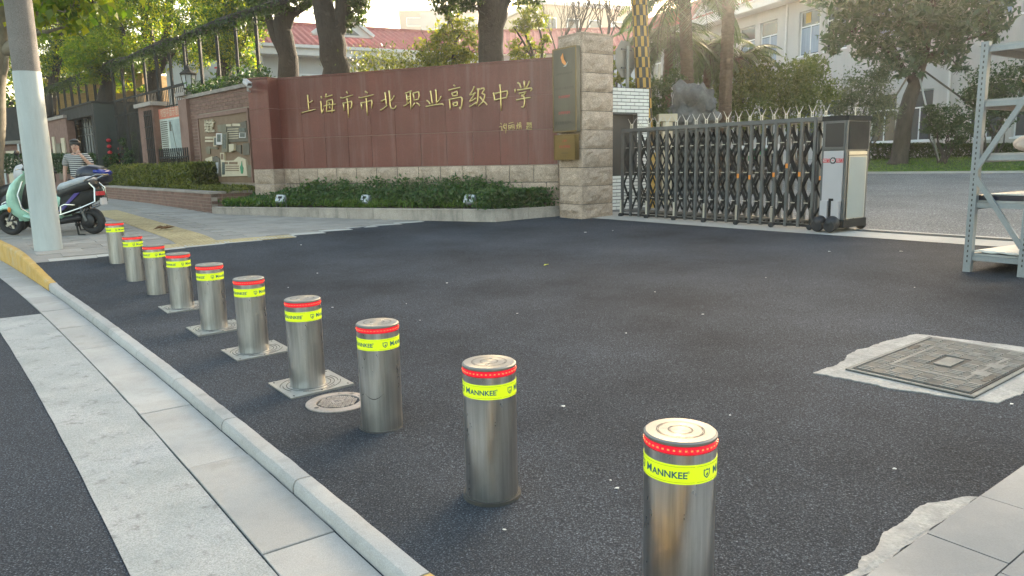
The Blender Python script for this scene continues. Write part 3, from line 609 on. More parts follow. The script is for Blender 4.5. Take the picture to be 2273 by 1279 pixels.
MB().lathe([(.190, -.03), (.190, .006), (.184, .009), (.130, .009), (.128, .002)], 40, tuple(rm)).build('rim', MA['castp'], m2, smooth=30); MB().lathe([(.129, .002), (.001, .004)], 40, tuple(rm)).build('inner_plate', MA['darkline'], m2)
mb = MB()
for i in range(-5, 6):
    for j in range(-5, 6):
        x, y = i*.024, j*.024
        if math.hypot(x, y) > .118 or math.hypot(x, y*1.2) < .042: continue
        hx, hy = ((.021, .009) if (i//2+j//2) % 2 else (.009, .021))
        for s in (-.006, .006): mb.box((rm.x+x+(s if hx < hy else 0), rm.y+y+(s if hy < hx else 0), rm.z+.0062), (hx*.9, hy*.9, .0045))
mb.build('tread_pattern', MA['castp'], m2, kind='stuff')
mb = MB().lathe([(.04, .004), (.04, .0095), (.001, .0098)], 20, tuple(rm)); text_on(mb, '雨', .05, rm+Vector((0, 0, .0101)), (.82, .57, 0), (-.57, .82, 0), 1); mb.build('centre_boss', [MA['castp'], MA['darkline']], m2)
mb = MB()
for q, s in (('上', -.6), ('海', -.1), ('市', .4), ('政', .9)):
    a = 1.15-s; text_on(mb, q, .036, rm+Vector((.155*math.cos(a), .155*math.sin(a), .0098)), (math.sin(a), -math.cos(a), 0), (math.cos(a), math.sin(a), 0))
mb.lathe([(.014, .009), (.014, .0101)], 10, (rm.x-.10, rm.y-.115, rm.z)); mb.build('rim_lettering', MA['darkline'], m2)
# ============================================================ SIGN WALL, PLANTER, PILLAR
Z3 = np.array([0, 0, 1.0]); V3 = lambda p, z: np.array([p[0], p[1], z])
PL0, PL1 = un(1100, 493)[:2], un(480, 475)[:2]
wl = (PL1-PL0)/np.linalg.norm(PL1-PL0); wn = np.array([wl[1], -wl[0]]);
if wn[1] > 0: wn = -wn
wl3, wn3 = V3(wl, 0), V3(wn, 0)
_w = onplane(1237, 300, V3(PL0-wn*1.25, 0), wn3); WO = _w[:2]
def wpt(s, z, off=0.0): return V3(WO+wl*s+wn*off, z)
def wpx(px, py, off=0.0): return onplane(px, py, V3(WO+wn*off, 0), wn3)
WLEN = float(np.dot(wpx(621, 250)[:2]-WO, wl)); ZT, ZM, ZB, ZG = 3.42, 2.05, 1.335, .26
def rough_block(mb, o, ux, uz, nr, w, h, amp=.03, bulge=.035, seed=0, nx=8, nz=6, depth=.09, m=0):
    o, ux, uz, nr = map(Vector, (o, ux, uz, nr)); k = len(mb.v)
    for j in range(nz+1):
        for i in range(nx+1):
            a, c = i/nx, j/nz; e = min(1, 5*min(a, 1-a, 1))*min(1, 4*min(c, 1-c)); e = max(0, e)
            x, z = a*w, c*h
            q = bulge*(e**.6)+amp*e*(noise.noise(Vector((x*5+seed, z*6, seed*3.1)))+.6*noise.noise(Vector((x*13+seed, z*15, seed*1.7))))
            mb.v.append(tuple(o+ux*x+uz*z+nr*q))
    for j in range(nz):
        for i in range(nx): a = k+j*(nx+1)+i; mb.f.append((a, a+1, a+nx+2, a+nx+1)); mb.m.append(m)
    c = [k, k+nx, k+(nz+1)*(nx+1)-1, k+nz*(nx+1)]; b0_ = len(mb.v)
    for q in c: mb.v.append(tuple(Vector(mb.v[q])-nr*depth))
    edges = [[k+i for i in range(nx+1)], [k+nx+j*(nx+1) for j in range(nz+1)], [k+nz*(nx+1)+nx-i for i in range(nx+1)], [k+(nz-j)*(nx+1) for j in range(nz+1)]]
    for q, e in enumerate(edges): mb.f.append(tuple(e[::-1])+(b0_+q, b0_+(q+1) % 4)); mb.m.append(m)
    return mb
sgn = thing('sign_wall', wpt(3.5, ZG, -.2), label='long reddish brown marble sign wall with raised gold Chinese characters above a planter', cat='sign wall')
b = MB(); b.poly([wpt(0, ZG-.3, -.015), wpt(0, ZT-.02, -.015), wpt(WLEN, ZT-.02, -.015), wpt(WLEN, ZG-.3, -.015)], -wn3*.38)
d_ = .36; WE = .60
b.poly([wpt(WLEN, ZG-.3, d_-.015), wpt(WLEN, ZT-.02, d_-.015), wpt(WLEN+WE, ZT-.02, d_-.015), wpt(WLEN+WE, ZG-.3, d_-.015)], -wn3*.74); b.build('wall_core', MA['grout'], sgn)
b = MB(); b.poly([wpt(-.02, ZG-.3, -.010), wpt(-.02, ZB-.004, -.010), wpt(WLEN-.05, ZB-.004, -.010), wpt(WLEN-.05, ZG-.3, -.010)], -wn3*.004); b.build('base_backing', MA['darkline'], sgn)
def slab(s0, s1, z0, z1, off=0.0, gp=.003, nrm=None):
    return MB().poly([wpt(s0+gp, z0+gp, off), wpt(s0+gp, z1-gp, off), wpt(s1-gp, z1-gp, off), wpt(s1-gp, z0+gp, off)], -wn3*.03)
xs = np.linspace(0, WLEN, 12)
for (z0, z1) in ((ZB, ZM), (ZM, 2.74), (2.74, ZT)):
    for a, c in zip(xs, xs[1:]): slab(a, c, z0, z1, random.uniform(-.001, .0015), .0055 if z0 < 2 else (.0022 if z0 < 2.5 else .0008)).build('marble_slab', MA['marble'], sgn)
    slab(WLEN+.03, WLEN+WE, z0, z1, d_).build('marble_slab', MA['marble'], sgn)
    b = MB().poly([wpt(WLEN-.002, z0+.003, 0), wpt(WLEN-.002, z1-.003, 0), wpt(WLEN-.002, z1-.003, d_), wpt(WLEN-.002, z0+.003, d_)], wl3*.03); b.build('marble_slab', MA['marble'], sgn)
b = MB().poly([wpt(0, ZT, .02), wpt(WLEN-.004, ZT, .02), wpt(WLEN-.004, ZT, -.42), wpt(0, ZT, -.42)], (0, 0, .035)); b.build('top_slab', MA['marble'], sgn)
b = MB().poly([wpt(WLEN, ZT, d_+.02), wpt(WLEN+WE, ZT, d_+.02), wpt(WLEN+WE, ZT, -.42), wpt(WLEN, ZT, -.42)], (0, 0, .035)); b.build('top_slab', MA['marble'], sgn)
for r_ in range(3):
    z1 = ZB-r_*.36; z0 = z1-.352; s = -.02; k = 0
    off = 0 if r_ % 2 == 0 else .27
    while s < WLEN-.05:
        e = min(WLEN, s+(.55 if k or not off else off)); rough_block(MB(), wpt(s+.004, z0, -.005), wl3, Z3, wn3, e-s-.014, .344, .035, .025, seed=r_*40+k).build('stone_block', MA['granite'], sgn); s = e; k += 1
    rough_block(MB(), wpt(WLEN+.03, z0, d_-.005), wl3, Z3, wn3, WE-.03, .346, .02, .02, seed=r_*7+300).build('stone_block', MA['granite'], sgn)
    rough_block(MB(), wpt(WLEN-.004, z0, .0), wn3, Z3, -wl3, d_+.02, .346, .015, .015, seed=r_*7+310).build('stone_block', MA['granite'], sgn)
# --- gold characters, each a raised part: brush strokes traced as centre lines on the wall plane
STR = [
('A', [[(235, 222), (252, 400), (268, 580)], [(255, 392), (305, 385), (350, 350)], [(95, 630), (260, 585), (420, 550)]]),
('A', [[(545, 255), (562, 288)], [(535, 365), (548, 420), (552, 560), (572, 640), (600, 540)], [(665, 195), (652, 268)], [(645, 270), (710, 250), (800, 222)], [(680, 355), (676, 480), (672, 600)], [(705, 350), (800, 318), (815, 400), (806, 520), (795, 635)], [(672, 602), (860, 568)], [(615, 480), (670, 455), (880, 425)], [(725, 395), (745, 420)], [(735, 490), (750, 515)]]),
('A', [[(1130, 145), (1155, 180)], [(995, 280), (1040, 293), (1275, 220)], [(1140, 300), (1160, 420), (1175, 735)], [(1055, 400), (1075, 570)], [(1055, 412), (1150, 385), (1240, 358), (1252, 420), (1240, 530), (1215, 508)]]),
('A', [[(1560, 140), (1610, 170)], [(1415, 275), (1460, 287), (1745, 213)], [(1580, 295), (1590, 400), (1607, 680)], [(1465, 400), (1485, 545)], [(1465, 402), (1600, 375), (1705, 338), (1715, 400), (1705, 520)]]),
('A', [[(2010, 165), (2030, 300), (2045, 460)], [(1930, 365), (2010, 320)], [(1912, 570), (1980, 530), (2060, 460)], [(2105, 125), (2125, 300), (2130, 450), (2150, 512), (2200, 535), (2248, 512), (2262, 465)], [(2225, 240), (2195, 300), (2130, 370)]]),
('B', [[(620, 285), (690, 258), (758, 230)], [(648, 310), (662, 525)], [(670, 372), (735, 345)], [(672, 430), (735, 402)], [(735, 268), (740, 430), (748, 660)], [(585, 582), (650, 545), (752, 450)], [(800, 290), (825, 440)], [(800, 285), (922, 246), (936, 330), (920, 430)], [(825, 442), (915, 420)], [(835, 505), (782, 603)], [(880, 505), (920, 530), (948, 568)]]),
('B', [[(1195, 232), (1215, 350), (1240, 540)], [(1318, 193), (1330, 350), (1335, 520)], [(1112, 450), (1150, 475), (1187, 530)], [(1440, 358), (1410, 430), (1348, 492)], [(1095, 590), (1230, 560), (1468, 525), (1495, 548)]]),
('B', [[(1728, 95), (1758, 117)], [(1618, 212), (1740, 180), (1875, 150)], [(1690, 285), (1710, 350)], [(1690, 285), (1810, 243), (1808, 322)], [(1710, 352), (1812, 325)], [(1630, 420), (1640, 520), (1650, 650)], [(1652, 422), (1760, 400), (1895, 370), (1925, 412), (1915, 550), (1885, 652), (1858, 600)], [(1715, 510), (1725, 575)], [(1715, 510), (1812, 483), (1808, 560)], [(1725, 577), (1812, 562)]]),
('C', [[(408, 263), (380, 330), (315, 435)], [(315, 435), (370, 425), (432, 388)], [(432, 388), (392, 450), (312, 572)], [(312, 572), (370, 552), (436, 505)], [(308, 682), (370, 650), (442, 600)], [(472, 317), (610, 290), (618, 325), (568, 402), (628, 430), (620, 500), (580, 590), (492, 672)], [(490, 320), (487, 450), (477, 560), (448, 650)], [(528, 478), (590, 560), (640, 600), (672, 642)]]),
('C', [[(810, 393), (825, 470), (838, 548)], [(852, 407), (960, 380), (1100, 350), (1106, 400), (1080, 500)], [(835, 547), (950, 515), (1080, 493)], [(945, 222), (960, 400), (971, 765)]]),
('C', [[(1320, 180), (1358, 200), (1387, 288)], [(1455, 148), (1465, 282)], [(1566, 153), (1540, 220), (1495, 292)], [(1263, 320), (1267, 388)], [(1315, 337), (1450, 315), (1605, 288), (1616, 318), (1588, 352)], [(1350, 407), (1497, 370), (1452, 430), (1400, 470)], [(1405, 440), (1450, 472), (1466, 560), (1460, 650), (1430, 700), (1398, 680)], [(1292, 547), (1450, 510), (1587, 490)]]),
('D', [[(960, 1030), (978, 1055)], [(930, 1110), (985, 1090), (985, 1190), (1003, 1160)], [(1040, 1040), (1015, 1100), (1045, 1150)], [(1020, 1092), (1085, 1060)], [(1075, 1040), (1080, 1130), (1065, 1240)], [(1040, 1120), (1062, 1142)]]),
('D', [[(1130, 1035), (1225, 1010)], [(1125, 1072), (1135, 1165), (1160, 1160), (1180, 1078), (1125, 1076)], [(1195, 1062), (1200, 1162)], [(1195, 1066), (1240, 1060), (1245, 1150), (1215, 1165)], [(1150, 1110), (1160, 1127)], [(1215, 1100), (1227, 1117)]]),
('D', [[(1320, 1020), (1300, 1100), (1330, 1150)], [(1340, 1050), (1290, 1160)], [(1290, 1082), (1350, 1060)], [(1355, 1020), (1382, 1010), (1386, 1050), (1355, 1055), (1355, 1022)], [(1355, 1075), (1350, 1160)], [(1355, 1077), (1390, 1070), (1390, 1157)], [(1357, 1102), (1388, 1097)]]),
('D', [[(1515, 1020), (1550, 1018), (1550, 1060), (1518, 1062), (1515, 1022)], [(1517, 1041), (1550, 1039)], [(1500, 1096), (1560, 1081)], [(1530, 1086), (1530, 1142)], [(1530, 1111), (1557, 1106)], [(1515, 1112), (1500, 1150), (1540, 1152), (1617, 1157)], [(1565, 1025), (1612, 1018)], [(1575, 1040), (1575, 1100)], [(1575, 1041), (1605, 1036), (1605, 1100)], [(1577, 1067), (1603, 1063)], [(1585, 1105), (1568, 1127)], [(1598, 1105), (1614, 1127)]]),
]
CR = dict(A=(660, 190, 10.332), B=(840, 180, 10.332), C=(1010, 165, 9.473), D=(1010, 165, 9.473))
def smooth_pts(pts, k=3):
    if len(pts) < 3: return [pts[0], tuple((np.array(pts[0])+np.array(pts[1]))/2), pts[1]]
    out = []
    for i in range(len(pts)-1):
        p0, p1, p2, p3 = (np.array(pts[max(0, min(len(pts)-1, q))], float) for q in (i-1, i, i+1, i+2))
        for s in range(k):
            t = s/k; a = .5*(2*p1+(p2-p0)*t*.6+(2*p0-5*p1+4*p2-p3)*t*t*.6+(3*p1-p0-3*p2+p3)*t**3*.6); l = p1+(p2-p1)*t; out.append(tuple(l*.7+a*.3) if False else tuple(l))
    out.append(pts[-1]); return out
for cr_, strokes in STR:
    x0, y0, sc_ = CR[cr_]; mb = MB(); small = cr_ == 'D'
    for st in strokes:
        pts = [wpx(x0+u/sc_, y0+v/sc_, .018 if not small else .008) for u, v in smooth_pts(st)]
        k = len(pts); L = sum(np.linalg.norm(pts[i+1]-pts[i]) for i in range(k-1)); r0 = (.0175 if not small else .0075)
        rr = [r0*(1.28 if i == 0 else (.62 if i == k-1 and L > .3 else (1.1 if i == k-1 else .95))) for i in range(k)]
        e0 = np.array(pts[0])-(np.array(pts[1])-pts[0])/max(1e-6, np.linalg.norm(np.array(pts[1])-pts[0]))*r0*.7; e1 = np.array(pts[-1])+(np.array(pts[-1])-pts[-2])/max(1e-6, np.linalg.norm(np.array(pts[-1])-pts[-2]))*r0*.6
        mb.tube([e0]+pts+[e1], [r0*.5]+rr+[r0*.3], 8, flat=(Vector(wn3), .95))
    mb.build('letter' if not small else 'signature_letter', MA['gold'], sgn, smooth=60)
# ---------------------------------------------------------- planter
PR = un(1240, 480)[:2]; plt = thing('planter', V3((PL0+PL1)/2, .25), label='low granite kerbed planter bed in front of the red sign wall', cat='planter')
PZ = .49
def kerb_run(p, q, cuts, th=.12, parent=plt):
    d = (q-p)/np.linalg.norm(q-p); nr = np.array([d[1], -d[0]]); L = np.linalg.norm(q-p)
    if np.dot(nr, -(p+q)) < 0: nr = -nr
    for a, c in zip(cuts, cuts[1:]):
        pa, pc = p+d*(a*L+.003), p+d*(c*L-.003); j = random.uniform(-.004, .004)
        mb = MB().poly([V3(pa+nr*j, .0), V3(pc+nr*j, .0), V3(pc-nr*th, .0), V3(pa-nr*th, .0)], (0, 0, PZ-.03)); mb.poly([V3(pa+nr*(j+.012), PZ-.03), V3(pc+nr*(j+.012), PZ-.03), V3(pc-nr*th, PZ-.03), V3(pa-nr*th, PZ-.03)], (0, 0, .03))
        mb.build('kerb_block', MA['kerbgran'], parent)
_c = [516, 594, 660, 707, 770, 828, 894, 958, 1027, 1099]
fr_ = [0]+[float(np.linalg.norm(onplane(x, 470, V3(PL0, 0), wn3)[:2]-PL1)/np.linalg.norm(PL0-PL1)) for x in _c[:-1]]+[1]
kerb_run(PL1, PL0, fr_); kerb_run(PL0, PR+(PR-PL0)*.02, [0, .5, 1])
kerb_run(PL1, PL1-wn*.55, [0, 1])
b = MB(); rows = []
for i in range(21):
    row = []
    for k in range(5):
        s = i/20; a = PL1+(PL0-PL1)*s-wn*.1; c = wpt(WLEN+.3-(WLEN+.3)*s, 0, .36 if s < .08 else .0)[:2]; q = k/4; p = a+(c-a)*q; row.append(len(b.v)); b.v.append((p[0], p[1], PZ-.05+.14*q))
    rows.append(row)
for r0_, r1_ in zip(rows, rows[1:]):
    for k in range(4): b.f.append((r0_[k], r1_[k], r1_[k+1], r0_[k+1])); b.m.append(0)
p = V3(PR, PZ-.05); b.poly([V3(PL0-wn*.1, PZ-.06), V3(PR, PZ-.06), wpt(.0, PZ-.06, .03), wpt(.6, PZ-.06, .03)], (0, 0, .02)); b.build('soil', MA['ground'], plt)
# ---------------------------------------------------------- pillar with brass plates
U3, N3 = V3(U, 0), V3(N, 0); PC = un(1293, 487)[:2]; PZ0 = .2; PTOP = 3.76
pil = thing('gate_pillar', V3(PC+U*.35+N*.41, .28), label='square gate pillar of rough granite blocks with brass plates on its street face', cat='pillar')
b = MB().poly([V3(PC+U*.03+N*.03, PZ0), V3(PC+U*.70+N*.03, PZ0), V3(PC+U*.70+N*.82, PZ0), V3(PC+U*.03+N*.82, PZ0)], (0, 0, PTOP-PZ0-.02)); b.build('core', MA['darkline'], pil)
hh = (PTOP-PZ0)/10
for k in range(10):
    z = PZ0+k*hh
    rough_block(MB(), V3(PC+U*.705+N*.02, z+.005), -U3, Z3, -N3, .695, hh-.010, .045, .03, seed=k+.3, nx=9).build('stone_block', MA['granite'], pil)
    rough_block(MB(), V3(PC+U*.02+N*.005, z+.005), N3, Z3, -U3, .82, hh-.010, .045, .035, seed=k+77.7, nx=9).build('stone_block', MA['granite'], pil)
    rough_block(MB(), V3(PC+U*.02+N*.82, z+.005), U3, Z3, N3, .685, hh-.010, .02, .02, seed=k+177.7, nx=4, nz=3).build('stone_block', MA['granite'], pil)
MB().poly([V3(PC+U*.0+N*.0, PTOP-.015), V3(PC+U*.70, PTOP-.015), V3(PC+U*.70+N*.82, PTOP-.015), V3(PC+N*.82, PTOP-.015)], (0, 0, .03)).build('cap_stone', MA['granite'], pil)
def plaque(name, u0, u1, z0, z1, label, th=.10, mt='brass'):
    t = thing(name, V3(PC+U*(u0+u1)/2-N*.06, z0), label=label, cat='wall plaque')
    o = PC-N*.045; MB().poly([V3(o+U*u0, z0), V3(o+U*u1, z0), V3(o+U*u1, z1), V3(o+U*u0, z1)], -N3*th).build('plate', MA[mt], t)
    f = PC-N*(.045+th); mb = MB(); e = .022
    for (a, c, q0, q1) in ((u0, u1, z0, z0+e), (u0, u1, z1-e, z1), (u0, u0+e, z0+e, z1-e), (u1-e, u1, z0+e, z1-e)): mb.poly([V3(f+U*a, q0), V3(f+U*c, q0), V3(f+U*c, q1), V3(f+U*a, q1)], -N3*.006)
    mb.build('rim', MA['brass2'], t); return t, f-N*.003
def ptext(t, f, uc, z, body, size, m, name='lettering'):
    return text_on(MB(), body, size, V3(f+U*uc, z), -U3, Z3).build(name, MA[m], t, kind='stuff')
t, f = plaque('brass_plaque', .0, .69, 1.95, 3.52, 'tall dull brass plaque with orange emblem and dark text, hung on the stone pillar')
mb = MB(); o = V3(f+U*.35, 3.25)
mb.poly([Vector(o)+Vector(-U3)*a+Vector(Z3)*c for a, c in ((-.09, .10), (-.03, .17), (.0, .06), (.09, -.05), (.03, -.06), (-.05, .0))], -N3*.004, 0); mb.poly([Vector(o)+Vector(-U3)*a+Vector(Z3)*c for a, c in ((-.02, -.08), (.06, -.08), (.12, .0), (.05, -.055))], -N3*.005, 1); mb.build('emblem', [MA['orange'], MA['white']], t)
ptext(t, f, .35, 3.04, '上海市市北职业高级中学', 0.045, 'darkline'); ptext(t, f, .35, 2.77, '普陀区职业技能培训学校', 0.051, 'darkline'); ptext(t, f, .35, 2.61, '职业教育集团', 0.055, 'red'); ptext(t, f, .35, 2.31, '志愿服务基地', 0.058, 'red'); ptext(t, f, .35, 2.12, '职业技能培训中心', 0.069, 'black')
t, f = plaque('brass_plaque', .04, .67, 1.42, 1.90, 'small square golden brass plaque with red text, below the tall plaque', mt='brass2')
ptext(t, f, .35, 1.78, '上海市', 0.047, 'red'); ptext(t, f, .35, 1.67, '安全文明校园', 0.055, 'red'); ptext(t, f, .35, 1.55, '上海市教育委员会', 0.027, 'darkline'); ptext(t, f, .35, 1.49, '二〇一八年', 0.023, 'darkline')
# ---------------------------------------------------------- floodlights in the planter
def floodlight(px, py, yaw, label, lit=0):
    p = onplane(px, py, V3(PL0-wn*.28, 0), wn3); q = thing('floodlight', (p[0], p[1], PZ-.03), label=label, cat='floodlight', group='floodlights in the planter')
    A = Matrix.Rotation(math.atan2(wl[1], wl[0])+yaw, 3, 'Z') @ Matrix.Rotation(R(-28), 3, 'X'); c = Vector((p[0], p[1], PZ+.17))
    def T(mb): mb.v = [tuple(c+A @ Vector(v)) for v in mb.v]; return mb
    T(MB().bbox((0, .0, 0), (.25, .10, .21), .02)).build('housing', MA['rack'], q)
    T(MB().box((0, -.052, .0), (.21, .006, .165))).build('lens', MA['lampglass'], q)
    mb = MB(); mb.box((0, -.0565, .02), (.10, .004, .06)); mb.box((0, -.0565, -.04), (.03, .004, .05)); T(mb).build('lamp_holder', MA['dark'], q)
    mb = MB(); mb.bar((c.x-.14*wl[0], c.y-.14*wl[1], PZ-.06), (c.x-.14*wl[0], c.y-.14*wl[1], PZ+.18), .02, .02); mb.bar((c.x+.14*wl[0], c.y+.14*wl[1], PZ-.06), (c.x+.14*wl[0], c.y+.14*wl[1], PZ+.18), .02, .02); mb.build('bracket', MA['dsteel'], q)
floodlight(624, 444, math.pi+.15, 'grey floodlight at the left end of the planter, tilted a little'); floodlight(812, 447, math.pi-.25, 'grey floodlight in the middle of the planter beside bright green grass'); floodlight(1043, 445, math.pi, 'grey floodlight nearest the stone pillar, standing on bare soil')
# ---------------------------------------------------------- cctv camera on the wall end
p = np.array(at(549, 186, 17.9)); t = thing('cctv_camera', tuple(p), label='white bullet CCTV camera mounted on the left end of the red sign wall', cat='camera')
dv = Vector((.55, -.75, -.32)).normalized(); c = Vector(p)
mb = MB(); mb.tube([c-dv*.16, c+dv*.16], .062, 14); mb.tube([c-dv*.17, c-dv*.16], [.045, .062], 14); mb.build('body', MA['white'], t, smooth=40)
MB().tube([c+dv*.16-Vector((0, 0, -.004)), c+dv*.165], .052, 14).build('lens', MA['black'], t)
mb = MB(); mb.bar(c-dv*.18+Vector((0, 0, .068)), c+dv*.21+Vector((0, 0, .068)), .10, .008); mb.build('sun_shield', MA['white'], t)
mb = MB(); e = Vector(wpt(WLEN+WE, 0, d_-.12)); e.z = c.z-.16; mb.tube([c-Vector((0, 0, .05)), c-Vector((0, 0, .15)), e], .022, 8); mb.box(e, (.03, .10, .12), math.atan2(wl[1], wl[0])); mb.build('bracket', MA['white'], t)
# ============================================================ RETRACTING GATE
gate = thing('retracting_gate', P3(8.5, 10.85), label='dark steel concertina gate with scissor bars and forked spikes, closed half way', cat='gate')
NF, TA, TB, GH, N0g, N1g = 19, 10.62, 6.52, 1.70, 10.60, 11.10
tsg = np.linspace(TA, TB, NF); ra = math.atan2(-U[1], -U[0])
def gl(t, n, z): p = P2(t, n); return Vector((p[0], p[1], .281+z))
fr0 = sc0 = sp0 = None
for i, t in enumerate(tsg):
    loc = gl(t, 10.6, 0)-Vector(gate.location)
    if fr0 is None:
        mb = MB(); o = lambda n, z: gl(t, n, z)
        for n in (N0g, N1g): mb.bar(o(n, .03), o(n, GH-.03), .045, .045, 0, up=V3(-U, 0))
        mb.bar(o(N0g-.022, GH-.03), o(N1g+.022, GH-.03), .05, .06); mb.bar(o(N0g, .12), o(N1g, .12), .03, .03)
        fr0 = mb.build('gate_frame', MA['dsteel'], gate); fl = Vector(loc)
        mb = MB()
        for q, s in ((0, .05), (1, -.05)):
            base = o(10.85+s*.5, GH); mb.tube([base, base+Vector((0, 0, .10)), base+Vector((N[0]*s*1.6, N[1]*s*1.6, .165))+Vector((0, 0, .04))], [.007, .007, .004], 6)
        mb.bar(o(10.82, GH+.095), o(10.88, GH+.095), .012, .012); sp0 = mb.build('spike', MA['lsteel'], gate)
    else:
        dlt = gl(t, 10.6, 0)-gl(tsg[0], 10.6, 0); inst(fr0, gate, dlt); inst(sp0, gate, dlt)
    if i < NF-1:
        if sc0 is None:
            t2 = tsg[1]; mb = MB(); dt_ = t2-t; tm = (t+t2)/2
            for n in (N0g+.035, N1g-.035):
                bw2_ = .042 if n < 10.8 else .026
                sgn_ = 1 if n < 10.8 else -1
                for z0 in (.17, .64, 1.11):
                    zz0, zz1 = z0, z0+.47
                    mb.bar(gl(t, n, zz0), gl(t2, n, zz1), .012, bw2_, up=V3(U*.3, 1)); mb.bar(gl(t, n+.014*sgn_, zz1), gl(t2, n+.014*sgn_, zz0), .012, bw2_, up=V3(U*.3, 1))
            sc0 = mb.build('scissor_bars', MA['dark'], gate)
            mb = MB()
            for n in (N0g-.03,):
                for z in (.405, .875, 1.345): mb.bar(gl(tm+.05, n+.06, z), gl(tm-.02, n+.06, z), .014, .014)
            pn0 = mb.build('pivot_pins', MA['lsteel'], gate)
            mb = MB().poly([gl(t+.02, N0g-.024, GH-.004), gl(t2+.01, N0g-.024, GH-.004), gl(t2+.01, N1g+.024, GH-.004), gl(t+.02, N1g+.024, GH-.004)], (0, 0, .012)); mb.poly([gl(t, N0g-.026, GH-.055), gl(t2, N0g-.026, GH-.055), gl(t2, N0g-.026, GH+.006), gl(t, N0g-.026, GH+.006)], -N3*.006)
            tp0 = mb.build('top_plate', MA['dsteel'], gate)
        else:
            dlt = gl(t, 10.6, 0)-gl(tsg[0], 10.6, 0); inst(sc0, gate, dlt); inst(tp0, gate, dlt); inst(pn0, gate, dlt)
wh0 = None
for k, i in enumerate((0, 3, 6, 9, 12, 15, 18)):
    t = tsg[i]
    if wh0 is None:
        mb = MB(); c = gl(t, N0g-.05, .045); A = Matrix.Rotation(ra, 3, 'Z')
        mb.lathe([(.012, -.028), (.040, -.025), (.045, -.01), (.045, .01), (.040, .025), (.012, .028)], 14, c, 0, 'Y', None); mb.v = [tuple(c+A @ (Vector(v)-c)) for v in mb.v]
        wh0 = mb.build('gate_wheel', MA['rubber'], gate, smooth=40); mb = MB().bar(gl(t, N0g-.05, .045), gl(t, N0g-.05, .34), .014, .03); br0 = mb.build('wheel_strut', MA['lsteel'], gate); t_w = t
    else:
        dlt = gl(t, 10.6, 0)-gl(t_w, 10.6, 0); inst(wh0, gate, dlt); o = inst(br0, gate, dlt)
for (i, z) in ((12, .82), (13, .80), (15, .84), (16, .98), (17, .85)):
    MB().box(gl(tsg[i], N0g-.026, z), (.038, .008, .07), math.atan2(U[1], U[0])).build('reflector', MA['orange'], gate)
mb = MB(); mb.bar(gl(TA, N0g, .06), gl(TB, N0g, .06), .03, .04); mb.bar(gl(TA, N1g, .06), gl(TB, N1g, .06), .03, .04); mb.build('bottom_rail', MA['dark'], gate)
# drive cabinet at the moving end of the gate
cc = P3(6.165, 10.84); cab = thing('gate_motor_cabinet', tuple(cc), ra, 'white and mirror steel gate motor cabinet with red logo strip and black wheels', 'gate cabinet')
CX, CY, CHt = .39, .62, 1.66
def cb(name, boxes, m, smooth=False, kind=None):
    mb = MB()
    for (c, d, *q) in boxes: mb.box(c, d, 0, q[0] if q else 0)
    A = Matrix.Rotation(ra, 3, 'Z'); mb.v = [tuple(Vector(cc)+A @ Vector(v)) for v in mb.v]; return mb.build(name, m, cab, smooth, kind)
x0, x1, y0, y1 = -CX/2, CX/2, -CY/2, CY/2
cb('body', [((0, 0, .88), (CX-.03, CY-.03, 1.5))], MA['dsteel'])
cb('corner_post', [((a*(CX/2-.022), c*(CY/2-.022), .88), (.044, .044, 1.58)) for a in (-1, 1) for c in (-1, 1)], MA['dsteel'])
cb('top_cap', [((0, 0, CHt+.01), (CX+.02, CY+.02, .07))], MA['dark'])
cb('display', [((0, y0-.002, 1.43), (CX-.10, .012, .34))], MA['black']); cb('display_frame', [((0, y0-.003, 1.62), (CX-.06, .02, .03)), ((0, y0-.003, 1.24), (CX-.06, .02, .03)), ((x0+.04, y0-.003, 1.43), (.02, .02, .35)), ((x1-.04, y0-.003, 1.43), (.02, .02, .35))], MA['dsteel'])
pnl = cb('white_panel', [((0, y0-.006, .83), (CX-.08, .016, .74))], MA['panelw']); cb('lower_panel', [((-.09, y0-.03, .33), (.115, .07, .27)), ((.09, y0-.03, .33), (.115, .07, .27))], MA['panelw']); cb('lower_vent', [((0, y0-.012, .35), (.07, .03, .30))], MA['dark'])
strp = cb('red_strip', [((-.105, y0-.0165, 1.06), (.11, .006, .06)), ((.105, y0-.0165, 1.06), (.11, .006, .06))], MA['red'], kind='stuff')
A3 = Matrix.Rotation(ra, 3, 'Z'); lx = A3 @ Vector((1, 0, 0)); 
def cpt(x, y, z): return Vector(cc)+A3 @ Vector((x, y, z))
mb = MB(); text_on(mb, '红门', .05, cpt(-.105, y0-.0205, 1.06), lx, (0, 0, 1), bold=.02); text_on(mb, '红门', .05, cpt(.105, y0-.0205, 1.06), lx, (0, 0, 1), bold=.02); mb.build('lettering', MA['white'], cab, kind='stuff')
mb = MB(); K = 12
pts = []
for k in range(K):
    for (a, r) in ((0, .05), (.4, .05), (.5, .041), (.9, .041)): q = 2*math.pi*(k+a)/K; pts.append(cpt(r*math.cos(q), y0-.015, 1.06+r*math.sin(q)))
mb.poly(pts, A3 @ Vector((0, -.007, 0)), 0); mb.poly([cpt(.030*math.cos(q), y0-.0222, 1.06+.030*math.sin(q)) for q in np.linspace(0, 2*math.pi, 21)[:-1]], A3 @ Vector((0, -.002, 0)), 1); text_on(mb, 'H', .042, cpt(0, y0-.0252, 1.06), lx, (0, 0, 1), 2, bold=.03); mb.build('gear_emblem', [MA['dark'], MA['white'], MA['red']], cab)
cb('side_screen', [((x1+.002, 0, 1.42), (.012, CY-.07, .40))], MA['dark']); cb('side_panel', [((x1+.003, .0, .66), (.014, CY-.12, .93)), ((x1+.002, 0, 1.165), (.012, CY-.12, .05))], MA['lsteel'])
